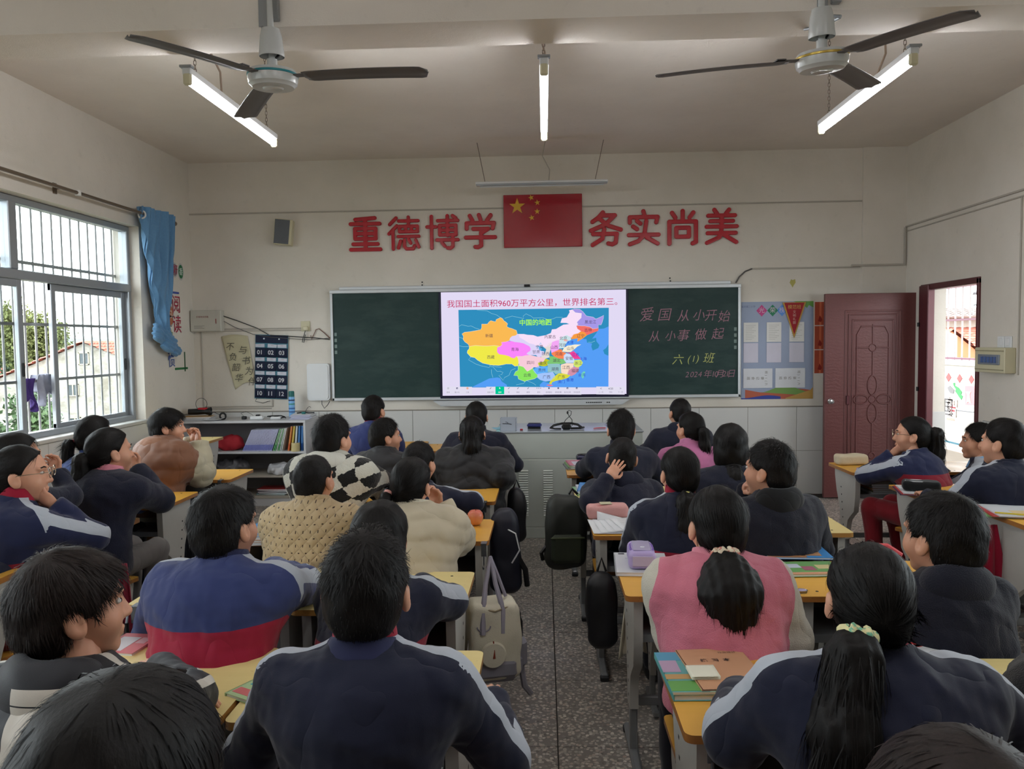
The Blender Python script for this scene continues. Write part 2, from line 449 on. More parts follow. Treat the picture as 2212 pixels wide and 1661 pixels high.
g.box(xf-.03, xf+.03, 1.4, 5.2, 1.1, 1.16).box(xf-.03, xf+.03, 1.4, 5.2, 2.54, 2.6)
for y in (1.4, 2.65, 3.9, 5.14): g.box(xf-.029, xf+.029, y, y+.06, 1.1, 2.6)
w3 = struct('window_3', g, M_ALU)  # unseen window on the corridor side, added to let light in
for y in (1.46, 2.71, 3.96): G().box(xf-.003, xf+.003, y, y+1.18, 1.16, 2.54).obj('pane', M_GLASS, w3, smooth=False)

# clothes hung on the bars of the window
def rag(name, label, y0, y1, ztop, drop, mat, seed):
    r = random.Random(seed); ph = [r.uniform(0, 6) for _ in range(6)]
    def fn(u, v):
        w = 1-.25*v
        y = (y0+y1)/2+(u-.5)*(y1-y0)*w+.012*math.sin(v*7+ph[0])
        x = XL-.245+.022*math.sin(u*17+ph[1]+v*3)*(.3+v)+.018
        fall = drop*(.75+.25*math.sin(u*6+ph[2]))
        return (x, y, ztop-fall*v+.012*math.sin(PI*min(1, v*3))+.0)
    g = G().grid(fn, 26, 14)
    def fn2(u, v):
        x, y, z = fn(u, v); return (x-.05+.02*math.sin(u*11+ph[3]), y+.01, ztop-(ztop-z)*.55)
    g.grid(fn2, 26, 10)
    o = g.obj(name, mat, ang=60); md = o.modifiers.new('s', 'SOLIDIFY'); md.thickness = .006
    tag(o, label, 'cloth'); return o
rag('glove', 'purple knitted cloth hung over the window bars', 5.66, 5.83, 1.375, .26, M('purple_knit', (66, 46, 112), .9, bump=.6), 4)
rag('towel', 'pale blue and grey striped towel hung over the window bars', 5.86, 6.05, 1.40, .25, M('grey_blue_towel', (158, 162, 178), .9, vary=.25, vs=20), 9)

# ------------------------------------------------------------------ curtain
M_CURT = None
def curtain_mat():
    t = NT('blue_curtain_fabric'); v = t.coord(); n = t.noise(v, 60, 2)
    c = t.mix(n, lin((88, 134, 176)), lin((104, 150, 190)))
    b = t.bsdf(c, .7, 0, .3, t.bump(n, .002, .3), .2)
    tr = t.n('ShaderNodeBsdfTranslucent'); t.l(c, tr.inputs[0]); m = t.n('ShaderNodeMixShader'); m.inputs[0].default_value = .05
    t.l(b.outputs[0], m.inputs[1]); t.l(tr.outputs[0], m.inputs[2]); t.l(m.outputs[0], t.out.inputs[0]); return t.m
M_CURT = curtain_mat()
cur = thing('curtain', 'light blue curtain gathered and tied in a knot beside the window', 'curtain', (XL+.1, 7.2, 1.5))
def cfn(u, v):
    # v 0 top .. 1 at the knot
    w = (.30-.235*min(1, v**1.1))
    dpt = .055-.012*v
    a = 2*PI*u
    fold = 1+.38*math.sin(a*9+v*1.5)+.22*math.sin(a*5-v*2.4+1)
    y = math.cos(a)*w*(1+.05*math.sin(a*13)) + .03*v
    x = math.sin(a)*dpt*fold + .020*math.sin(y*75+v*4)*(1-.3*v)
    z = 2.86-1.5-v*1.10
    if abs(math.sin(a)) < .9: y *= 1+.02*math.sin(a*21)
    return (x, y, z)
g = G(); g.grid(cfn, 140, 40); g.obj('drape', M_CURT, cur, ang=80)
# ------------------------------------------------------------------ implicit surfaces (bodies, clothes, hair)
def snet(f, lo, hi, h):
    ax = [np.arange(lo[a], hi[a]+h, h, dtype=np.float32) for a in range(3)]
    X, Y, Z = np.meshgrid(*ax, indexing='ij'); D = f(X, Y, Z).astype(np.float32)
    I = D < 0; nx, ny, nz = D.shape
    cnt = np.zeros((nx-1, ny-1, nz-1), np.int8)
    for a in (0, 1):
        for b in (0, 1):
            for c in (0, 1): cnt += I[a:nx-1+a, b:ny-1+b, c:nz-1+c]
    act = np.argwhere((cnt > 0) & (cnt < 8)); vid = -np.ones(cnt.shape, np.int64)
    i, j, k = act.T; vid[i, j, k] = np.arange(len(act))
    acc = np.zeros((len(act), 3)); n = np.zeros(len(act))
    for a in range(3):
        o = [b for b in range(3) if b != a]
        for u in (0, 1):
            for v in (0, 1):
                s = [0, 0, 0]; s[o[0]] = u; s[o[1]] = v; e = list(s); e[a] = 1
                d0 = D[i+s[0], j+s[1], k+s[2]]; d1 = D[i+e[0], j+e[1], k+e[2]]
                m = (d0 < 0) != (d1 < 0); t = np.where(m, d0/np.where(m, d0-d1, 1), 0)
                p = np.array(s, float)[None, :].repeat(len(act), 0); p[:, a] += t
                acc += p*m[:, None]; n += m
    V = (acc/n[:, None]+act)*h+np.array([x[0] for x in ax])
    F = []
    for a in range(3):
        b, c = (a+1) % 3, (a+2) % 3
        sl0 = [slice(None)]*3; sl1 = [slice(None)]*3; sl0[a] = slice(0, -1); sl1[a] = slice(1, None)
        A = I[tuple(sl0)]; B = I[tuple(sl1)]
        e = np.argwhere(A != B); e = e[(e[:, b] > 0) & (e[:, c] > 0) & (e[:, b] < D.shape[b]-1) & (e[:, c] < D.shape[c]-1)]
        if not len(e): continue
        fl = A[tuple(e.T)]; q = []
        for db, dc in ((-1, -1), (0, -1), (0, 0), (-1, 0)):
            w = e.copy(); w[:, b] += db; w[:, c] += dc; q.append(vid[tuple(w.T)])
        q = np.stack(q, 1); q[~fl] = q[~fl][:, ::-1]; F.append(q)
    return V, np.concatenate(F)
def mesh_from(name, V, F, mats, attrs=None, smooth=True):
    me = bpy.data.meshes.new(name); F = np.asarray(F)
    me.vertices.add(len(V)); me.vertices.foreach_set('co', np.asarray(V, np.float32).ravel())
    n = len(F); w = F.shape[1]; me.loops.add(n*w); me.loops.foreach_set('vertex_index', F.ravel().astype(np.int32))
    me.polygons.add(n); me.polygons.foreach_set('loop_start', np.arange(0, n*w, w, dtype=np.int32)); me.polygons.foreach_set('loop_total', np.full(n, w, np.int32))
    me.polygons.foreach_set('use_smooth', np.full(n, smooth))
    for m in (mats if isinstance(mats, (list, tuple)) else [mats]): me.materials.append(m)
    for k, a in (attrs or {}).items():
        at = me.attributes.new(k, 'FLOAT', 'POINT'); at.data.foreach_set('value', np.asarray(a, np.float32))
    me.update(calc_edges=True); return me
def ell_sd(X, Y, Z, c, r):
    x, y, z = X-c[0], Y-c[1], Z-c[2]
    k0 = np.sqrt((x/r[0])**2+(y/r[1])**2+(z/r[2])**2); k1 = np.sqrt((x/r[0]**2)**2+(y/r[1]**2)**2+(z/r[2]**2)**2)
    return k0*(k0-1)/np.maximum(k1, 1e-6)
def cap_sd(X, Y, Z, a, b, r0, r1):
    a = np.asarray(a, float); b = np.asarray(b, float); d = b-a; L = max(float(d @ d), 1e-9)
    t = np.clip(((X-a[0])*d[0]+(Y-a[1])*d[1]+(Z-a[2])*d[2])/L, 0, 1)
    return np.sqrt((X-a[0]-t*d[0])**2+(Y-a[1]-t*d[1])**2+(Z-a[2]-t*d[2])**2)-(r0+(r1-r0)*t)
def smin(a, b, k):
    h = np.maximum(k-np.abs(a-b), 0)/k; return np.minimum(a, b)-h*h*k*.25
def smax(a, b, k): return -smin(-a, -b, k)
def wob(X, Y, Z, f, s=0):
    """smooth pseudo noise"""
    return (np.sin(X*f+1.3*np.sin(Y*f*.7+s)+s*2.1)*np.sin(Y*f*1.1+1.7*np.sin(Z*f*.6+s*1.3)+1)+np.sin(Z*f*.9+1.5*np.sin(X*f*.8-s)+s))*.5
def Rz(a): c, s = math.cos(a), math.sin(a); return np.array([[c, -s, 0], [s, c, 0], [0, 0, 1.]])
def Rx(a): c, s = math.cos(a), math.sin(a); return np.array([[1., 0, 0], [0, c, -s], [0, s, c]])
def Ry(a): c, s = math.cos(a), math.sin(a); return np.array([[c, 0, s], [0, 1., 0], [-s, 0, c]])

# skin
def skin_mat():
    t = NT('skin'); v = t.coord(); n = t.noise(v, 9, 3)
    c = t.mix(n, lin((214, 162, 134)), lin((196, 140, 114)))
    b = t.bsdf(c, .5, 0, .4); b.inputs['Subsurface Weight'].default_value = .12; b.inputs['Subsurface Radius'].default_value = (.01, .004, .002); b.inputs['Subsurface Scale'].default_value = .6
    return t.m
M_SKIN = skin_mat()
M_LIP = M('lip_skin', (150, 88, 80), .5)
def hair_mat(name, c, c2):
    t = NT(name); v = t.coord((1, 1, .25)); n = t.noise(v, 220, 2)
    t.bsdf(t.mix(n, lin(c), lin(c2)), .55, 0, .18, t.bump(n, .002, .35)); return t.m
M_HAIR = hair_mat('black_hair', (12, 10, 10), (22, 19, 18)); M_HAIRB = hair_mat('dark_brown_hair', (20, 15, 14), (38, 28, 25))
M_EYE = M('eye_white', (205, 200, 194), .2, vary=0); M_IRIS = M('dark_iris', (22, 14, 10), .15, vary=0)

def head_sd(X, Y, Z):
    AX = np.abs(X)
    d = ell_sd(X, Y, Z, (0, -.012, .02), (.072, .092, .084))
    d = smin(d, ell_sd(X, Y, Z, (0, .03, -.04), (.056, .056, .068)), .03)
    d = smin(d, ell_sd(AX, Y, Z, (.034, .052, -.032), (.028, .024, .026)), .025)
    d = smin(d, ell_sd(X, Y, Z, (0, .062, -.095), (.022, .018, .016)), .025)
    d = smax(d, -ell_sd(AX, Y, Z, (.031, .097, .006), (.019, .017, .012)), .014)
    d = smin(d, cap_sd(AX, Y, Z, (.012, .083, .022), (.045, .070, .022), .007, .006), .014)
    d = smin(d, cap_sd(X, Y, Z, (0, .079, .010), (0, .096, -.030), .0065, .0115), .010)
    d = smin(d, ell_sd(AX, Y, Z, (.011, .086, -.032), (.008, .010, .007)), .008)
    d = smin(d, ell_sd(X, Y, Z, (0, .081, -.061), (.021, .010, .0055)), .006)
    d = smin(d, ell_sd(X, Y, Z, (0, .079, -.071), (.017, .010, .006)), .006)
    # ears
    e = ell_sd(AX, Y*math.cos(.35)+(Z+.012)*math.sin(.35)*.6, Z, (.0785, -.010, -.016), (.011, .020, .031))
    e = smax(e, -ell_sd(AX, Y, Z, (.091, -.001, -.012), (.010, .011, .018)), .006)
    d = smin(d, e, .008)
    return smin(d, cap_sd(X, Y, Z, (0, -.022, -.05), (0, -.042, -.19), .047, .052), .025)
HEAD_V, HEAD_F = snet(head_sd, (-.1, -.12, -.19), (.1, .12, .12), .0042)
HEADL_V, HEADL_F = snet(head_sd, (-.1, -.12, -.19), (.1, .12, .12), .0065)

def hand_mesh(curl, spread=1.0):
    parts = []
    def chain(p, ang0, yaw, lens, r):
        a = ang0; out = []
        for i, L in enumerate(lens):
            d = np.array([math.sin(yaw)*math.cos(a), math.cos(yaw)*math.cos(a), -math.sin(a)]); q = p+d*L
            out.append((p, q, r-.0006*i, r-.0006*(i+1))); p = q; a += curl*(1.0, 1.15, .8)[i]
        return out
    for i, (x, L) in enumerate(((-.027, .050), (-.009, .062), (.0095, .068), (.027, .060))):
        for c in chain(np.array([x, .072-.004*abs(i-2), 0]), curl*.6, (x*3.5)*spread, (L*.45, L*.32, L*.25), .0078): parts.append(c)
    th = [np.array([.026, .016, -.004]), np.array([.048, .040, -.012]), np.array([.054, .062, -.018-curl*.012]), np.array([.050-curl*.010, .080, -.022-curl*.02])]
    for i in range(3): parts.append((th[i], th[i+1], .0115-.0016*i, .0100-.0016*i))
    def f(X, Y, Z):
        d = ell_sd(X, Y, Z, (0, .040, 0), (.037, .047, .0135)); d = smin(d, cap_sd(X, Y, Z, (0, -.05, 0), (0, .014, 0), .0225, .022), .02)
        for p in parts: d = smin(d, cap_sd(X, Y, Z, *p), .005)
        return d
    return snet(f, (-.06, -.07, -.09), (.085, .17, .03), .0036)
HANDS = {'relaxed': hand_mesh(.35), 'fist': hand_mesh(1.25, .3), 'open': hand_mesh(.08, 1.3), 'soft': hand_mesh(.75, .7)}

# ------------------------------------------------------------------ hair
def hair_shell(st):
    o, top, nape, hl = st['o'], st['top'], st['nape'], st['line']
    def f(X, Y, Z):
        d = ell_sd(X, Y, Z, (0, -.014, .020), (.073+o, .092+o*1.1, .085+top))
        d = smin(d, ell_sd(X, Y, Z, (0, -.045, -.035), (.060+o*.7, .052+o, .062)), .03)
        if st.get('bob'): d = smin(d, ell_sd(X, Y, Z, (0, -.035, -.06), (.088, .072, .085)), .04)
        if st.get('fringe'): d = smin(d, ell_sd(X, Y, Z, (0, .045, .055), (.062, .052, .036)), .02)
        yl = np.interp(Z, [-.16, -.06, -.03, 0, .035, .06, .085, .12], hl).astype(np.float32)
        d = smax(d, (Y-yl)*.85, .006); d = smax(d, nape-Z-np.abs(X)*.25*(0 if st.get('bob') else 1), .012)
        if not st.get('bob'): d = smax(d, -ell_sd(np.abs(X), Y, Z, (.090, -.006, -.018), (.028, .026, .036)), .008)
        return d+.0018*wob(X, Y, Z, 95, st['seed'])+.003*wob(X, Y, Z, 40, st['seed']+2)*st.get('mess', .5)
    return snet(f, (-.125, -.145, -.18), (.125, .13, .15), .0055)
BOY_LINE = [-.05, -.030, -.024, .012, .040, .058, .088, .14]
GIRL_LINE = [-.06, -.035, -.022, .010, .030, .048, .070, .13]
def strands(V, F, st, n, rng):
    e1 = V[F[:, 1]]-V[F[:, 0]]; e2 = V[F[:, 2]]-V[F[:, 0]]; N = np.cross(e1, e2); N /= np.linalg.norm(N, axis=1)[:, None]+1e-9
    C = V[F].mean(1); tgt = np.array(st.get('tie', (0, 0, 0)))
    rad = C-np.array([0, -.02, .0]); rad /= np.linalg.norm(rad, axis=1)[:, None]; okf = np.nonzero((N*rad).sum(1) > .55)[0]
    idx = rng.choice(okf, n); P = C[idx]+rng.normal(0, .002, (n, 3)); Nn = N[idx]
    whorl = np.array([.012, -.060, .098])
    if 'tie' in st: D = tgt-P
    else: D = P-whorl; D[:, 2] -= .04
    D += rng.normal(0, .25, (n, 3))*np.linalg.norm(D, axis=1)[:, None]*st.get('chaos', .4)
    D -= (D*Nn).sum(1)[:, None]*Nn; D /= np.linalg.norm(D, axis=1)[:, None]+1e-9
    dist_ = np.linalg.norm(tgt-P, axis=1)
    L = st['len']*rng.uniform(.6, 1.2, n)*np.where(P[:, 2] > .03, 1, st.get('side', .38))
    if 'tie' in st: L = np.minimum(L, dist_*.8)
    lift = rng.uniform(.1, 1, n)*st['lift']
    if 'spike' in st: lift = np.where(P[:, 2] > .055, lift*st['spike'], lift)
    Wd = np.cross(D, Nn)*(st.get('w', .0009)*rng.uniform(.6, 1.3, n))[:, None]
    segs = 3; pts = [P-Nn*.003]
    cur = pts[0]; dd = D*np.cos(lift)[:, None]+Nn*np.sin(lift)[:, None]
    for s in range(segs):
        cur = cur+dd*(L/segs)[:, None]; dd = dd-Nn*(np.sin(lift)*.5+L/segs/.088)[:, None]+np.array([0, 0, -.10]); dd /= np.linalg.norm(dd, axis=1)[:, None]; pts.append(cur)
    VV = []; 
    for s, wf in zip(range(segs+1), (1, .9, .6, .12)): VV += [pts[s]-Wd*wf, pts[s]+Wd*wf]
    VV = np.stack(VV, 1).reshape(-1, 3); b = np.arange(n)[:, None]*8
    FF = np.concatenate([b+np.array([[2*s, 2*s+1, 2*s+3, 2*s+2]]) for s in range(segs)], 0)
    return VV, FF
HAIRSTYLES = {
 'buzz': dict(o=.005, top=.006, nape=-.062, line=BOY_LINE, seed=1, len=.013, lift=.8, mess=.4, n=4200, side=.7),
 'short': dict(o=.010, top=.014, nape=-.072, line=BOY_LINE, seed=2, len=.026, lift=.5, mess=.8, n=4200),
 'spiky': dict(o=.010, top=.018, nape=-.070, line=BOY_LINE, seed=3, len=.034, lift=.6, spike=1.5, mess=1.0, chaos=1.0, n=3600),
 'thick': dict(o=.016, top=.019, nape=-.088, line=BOY_LINE, seed=4, len=.034, lift=.5, mess=1.2, n=5200, side=.6, chaos=.7),
 'mop': dict(o=.018, top=.020, nape=-.080, line=[-.05, -.02, -.01, .03, .062, .078, .1, .14], seed=8, len=.045, lift=.35, mess=1.0, n=5200, side=.9, fringe=1),
 'tied': dict(o=.010, top=.012, nape=-.075, line=GIRL_LINE, seed=5, len=.055, lift=.05, mess=.25, n=3000, tie=(0, -.125, -.01), side=1, chaos=.12, w=.0009),
 'tied_low': dict(o=.011, top=.012, nape=-.095, line=GIRL_LINE, seed=6, len=.06, lift=.05, mess=.25, n=3000, tie=(0, -.10, -.085), side=1, chaos=.12, w=.0009),
 'bob': dict(o=.016, top=.016, nape=-.14, line=[-.03, .0, .0, .012, .03, .05, .075, .13], seed=7, len=.05, lift=.015, mess=.4, n=3600, bob=1, side=1, chaos=.1),
}
HAIRM = {}
def hair_mesh(style, lod, brown=False):
    key = (style, lod, brown)
    if key not in HAIRM:
        st = HAIRSTYLES[style]; V, F = hair_shell(st); rng = np.random.default_rng(st['seed'])
        n = int(st['n']*(1.0 if lod else .4)); sv, sf = strands(V, F, st, n, rng)
        if not lod: sv = sv
        VV = np.concatenate([V, sv]); FF = np.concatenate([F, sf+len(V)])
        HAIRM[key] = mesh_from('hair', VV, FF, M_HAIRB if brown else M_HAIR)
    return HAIRM[key]

def ponytail_mesh(pts, rad, seed, brown=False, n=900, wisps=.25):
    """pts in person space"""
    P = [np.array(p) for p in pts]; R = list(rad)
    if len(P) == 2: P.insert(1, (P[0]+P[1])/2); R.insert(1, sum(R)/2)
    lo = np.min(P, 0)-max(R)-.02; hi = np.max(P, 0)+max(R)+.02
    def f(X, Y, Z):
        d = None
        for i in range(len(P)-1):
            c = cap_sd(X, Y, Z, P[i], P[i+1], R[i], R[i+1]); d = c if d is None else smin(d, c, .02)
        return d+.0022*np.sin(X*210+2*np.sin(Z*9+seed))+.0018*np.sin(Y*240+Z*12)
    V, F = snet(f, lo, hi, .0065)
    rng = np.random.default_rng(seed)
    e1 = V[F[:, 1]]-V[F[:, 0]]; e2 = V[F[:, 2]]-V[F[:, 0]]; N = np.cross(e1, e2); N /= np.linalg.norm(N, axis=1)[:, None]+1e-9
    C = V[F].mean(1); idx = rng.choice(len(F), n); p = C[idx]; nn = N[idx]
    PA = np.array(P); seg = np.argmin(np.linalg.norm(p[:, None, :]-PA[None, :, :], axis=2), 1); seg = np.minimum(seg, len(P)-2)
    D = PA[seg+1]-PA[seg]; D /= np.linalg.norm(D, axis=1)[:, None]; D += rng.normal(0, .12, D.shape)+nn*rng.uniform(0, wisps, n)[:, None]
    L = rng.uniform(.05, .11, n)*min(1.3, np.linalg.norm(PA[-1]-PA[0])/.25)
    Wd = np.cross(D, nn); Wd /= np.linalg.norm(Wd, axis=1)[:, None]+1e-9; Wd *= .0012
    cur = p-nn*.002; pt = [cur]
    for s in range(3): cur = cur+D*(L/3)[:, None]; D = D-nn*.12+np.array([0, 0, -.12]); D /= np.linalg.norm(D, axis=1)[:, None]; pt.append(cur)
    VV = []
    for s, wf in zip(range(4), (1, .9, .6, .1)): VV += [pt[s]-Wd*wf, pt[s]+Wd*wf]
    VV = np.stack(VV, 1).reshape(-1, 3); b = np.arange(n)[:, None]*8
    FF = np.concatenate([b+np.array([[2*s, 2*s+1, 2*s+3, 2*s+2]]) for s in range(3)], 0)
    return mesh_from('ponytail', np.concatenate([V, VV]), np.concatenate([F, FF+len(V)]), M_HAIRB if brown else M_HAIR)

# ------------------------------------------------------------------ cloth materials (bands follow the garment through mesh attributes)
def cloth(name, c, stripe=None, band=None, band_z=.12, sleeve=None, rough=.85, kind='plain', c2=None, sw=.034, bump=.25):
    t = NT(name); v = t.coord(); n = t.noise(v, 5, 3); fine = t.noise(v, 420, 2)
    base = t.mix(n, tuple(x*.88 for x in lin(c)), tuple(min(1, x*1.12) for x in lin(c))); h = fine; dist = .0012
    if kind == 'checker':
        ck = t.n('ShaderNodeTexChecker'); mp = t.coord((1, 1, 1), rot=(0, .45, .2))
        wv = t.n('ShaderNodeVectorMath', operation='ADD'); sc = t.n('ShaderNodeVectorMath', operation='SCALE'); nz = t.noise(v, 60, 3, out=1)
        t.l(nz, sc.inputs[0]); sc.inputs['Scale'].default_value = .022; t.l(mp, wv.inputs[0]); t.l(sc.outputs[0], wv.inputs[1])
        s3 = t.sep(wv.outputs[0]); cb = t.n('ShaderNodeCombineXYZ'); t.l(s3[0], cb.inputs[0]); t.put(cb.inputs[1], .01); t.l(s3[2], cb.inputs[2])
        t.l(cb.outputs[0], ck.inputs[0]); ck.inputs['Scale'].default_value = 15
        base = t.mix(ck.outputs['Fac'], base, lin(c2)); h = t.noise(v, 130, 4); dist = .008
    elif kind == 'dots':
        s3 = t.sep(t.coord())
        u = t.math('ADD', s3[0], t.math('MULTIPLY', t.math('SNAP', s3[2], .027), .6)); 
        fu = t.math('ABSOLUTE', t.math('SUBTRACT', t.math('FRACT', t.math('DIVIDE', u, .030)), .5)); fz = t.math('ABSOLUTE', t.math('SUBTRACT', t.math('FRACT', t.math('DIVIDE', s3[2], .027)), .5))
        row = t.math('GREATER_THAN', t.math('FRACT', t.math('DIVIDE', s3[2], .054)), .5)
        a = t.math('MULTIPLY', t.math('LESS_THAN', fu, t.math('ADD', .06, t.math('MULTIPLY', row, .06))), t.math('LESS_THAN', fz, t.math('SUBTRACT', .20, t.math('MULTIPLY', row, .12))))
        base = t.mix(a, base, lin(c2))
        q = t.math('MAXIMUM', t.math('ABSOLUTE', t.math('SINE', t.math('MULTIPLY', t.math('ADD', s3[0], s3[2]), 62))), 0)
        q2 = t.math('ABSOLUTE', t.math('SINE', t.math('MULTIPLY', t.math('SUBTRACT', s3[0], s3[2]), 62)))
        h = t.math('POWER', t.math('MINIMUM', q, q2), .5); dist = .006
    elif kind == 'wool': h = t.noise(v, 260, 3); dist = .003
    if sleeve is not None: base = t.mix(t.math('LESS_THAN', t.attr('arm'), -.030 if band is not None else -.014), base, lin(sleeve))
    if band is not None:
        bn = t.math('ADD', band_z, t.math('MULTIPLY', t.math('SUBTRACT', t.noise(v, 3, 1), .5), .02))
        base = t.mix(t.math('MULTIPLY', t.math('LESS_THAN', t.attr('hem'), bn), t.math('GREATER_THAN', t.attr('arm'), -.005)), base, lin(band))
    if stripe is not None: base = t.mix(t.math('LESS_THAN', t.attr('stripe'), sw), base, lin(stripe))
    wr = t.noise(t.coord((1, 1, .55), rot=(.2, .5, 0)), 7, 2, .4); w2 = t.n('ShaderNodeBump'); t.l(t.math('POWER', t.math('ABSOLUTE', t.math('SUBTRACT', wr, .5)), .6), w2.inputs['Height'])
    w2.inputs['Distance'].default_value = .030; w2.inputs['Strength'].default_value = .40; b2 = t.n('ShaderNodeBump'); t.l(h, b2.inputs['Height']); b2.inputs['Distance'].default_value = dist; b2.inputs['Strength'].default_value = bump if kind == 'plain' else .8; t.l(w2.outputs[0], b2.inputs['Normal'])
    t.bsdf(base, rough, 0, .25, b2.outputs[0], .15); return t.m
NAVY = (19, 23, 44); NAVYB = (44, 54, 98); PALE = (170, 176, 186); MAR = (128, 18, 42)
CL = {
 'uniform': cloth('navy_uniform_cloth', NAVY, PALE, MAR, .20), 'uniform_light': cloth('bright_navy_uniform_cloth', NAVYB, PALE, (142, 22, 52), .285),
 'uniform_band': cloth('navy_uniform_band_cloth', (26, 32, 64), PALE, (118, 20, 40), .26),
 'navy': cloth('navy_fleece', (17, 20, 40), kind='wool'), 'navy2': cloth('dark_blue_fleece', (19, 23, 42), kind='wool'),
 'hood': cloth('navy_hooded_fleece', (15, 17, 32), kind='wool'), 'blue': cloth('blue_blazer_cloth', (38, 48, 96), PALE, sw=.012),
 'puffb': cloth('black_puffer_cloth', (26, 26, 29), rough=.55), 'puffc': cloth('cream_puffer_cloth', (186, 174, 150), rough=.6),
 'brown': cloth('brown_vest_cream_sleeves', (120, 80, 58), sleeve=(178, 170, 146), band=(178, 170, 146), band_z=.05, rough=.6),
 'check': cloth('checkered_plush', (196, 194, 182), kind='checker', c2=(14, 14, 15)), 'dots': cloth('beige_quilted_cloth', (186, 164, 128), kind='dots', c2=(58, 42, 34)),
 'pink': cloth('pink_wool_vest_cream_sleeves', (196, 112, 130), sleeve=(190, 184, 170), kind='wool'), 'bluej': cloth('blue_jacket_cloth', (56, 76, 128)),
 'black': cloth('black_sweat_cloth', (20, 20, 24)), 'blackw': cloth('black_white_jacket', (20, 20, 24), PALE, sw=.012), 'fuzz': cloth('black_plush', (18, 18, 20), kind='wool'),
 'plum': cloth('pink_collar_jacket', (176, 104, 144))}
CT = {'dark': cloth('dark_trousers', (26, 27, 36)), 'grey': cloth('grey_trousers', (110, 106, 104)), 'red': cloth('dark_red_trousers', (112, 14, 26)), 'navy': cloth('navy_trousers', (24, 28, 48)), 'black': cloth('black_trousers', (18, 18, 20))}
M_SHOE = M('shoe_white', (176, 176, 180), .5); M_SHOEB = M('shoe_black', (26, 26, 28), .5)
M_REDC = cloth('red_collar_cloth', (150, 20, 48)); M_CREAMC = cloth('cream_collar_cloth', (206, 198, 178)); M_NAVYC = cloth('navy_collar_cloth', (36, 40, 72))

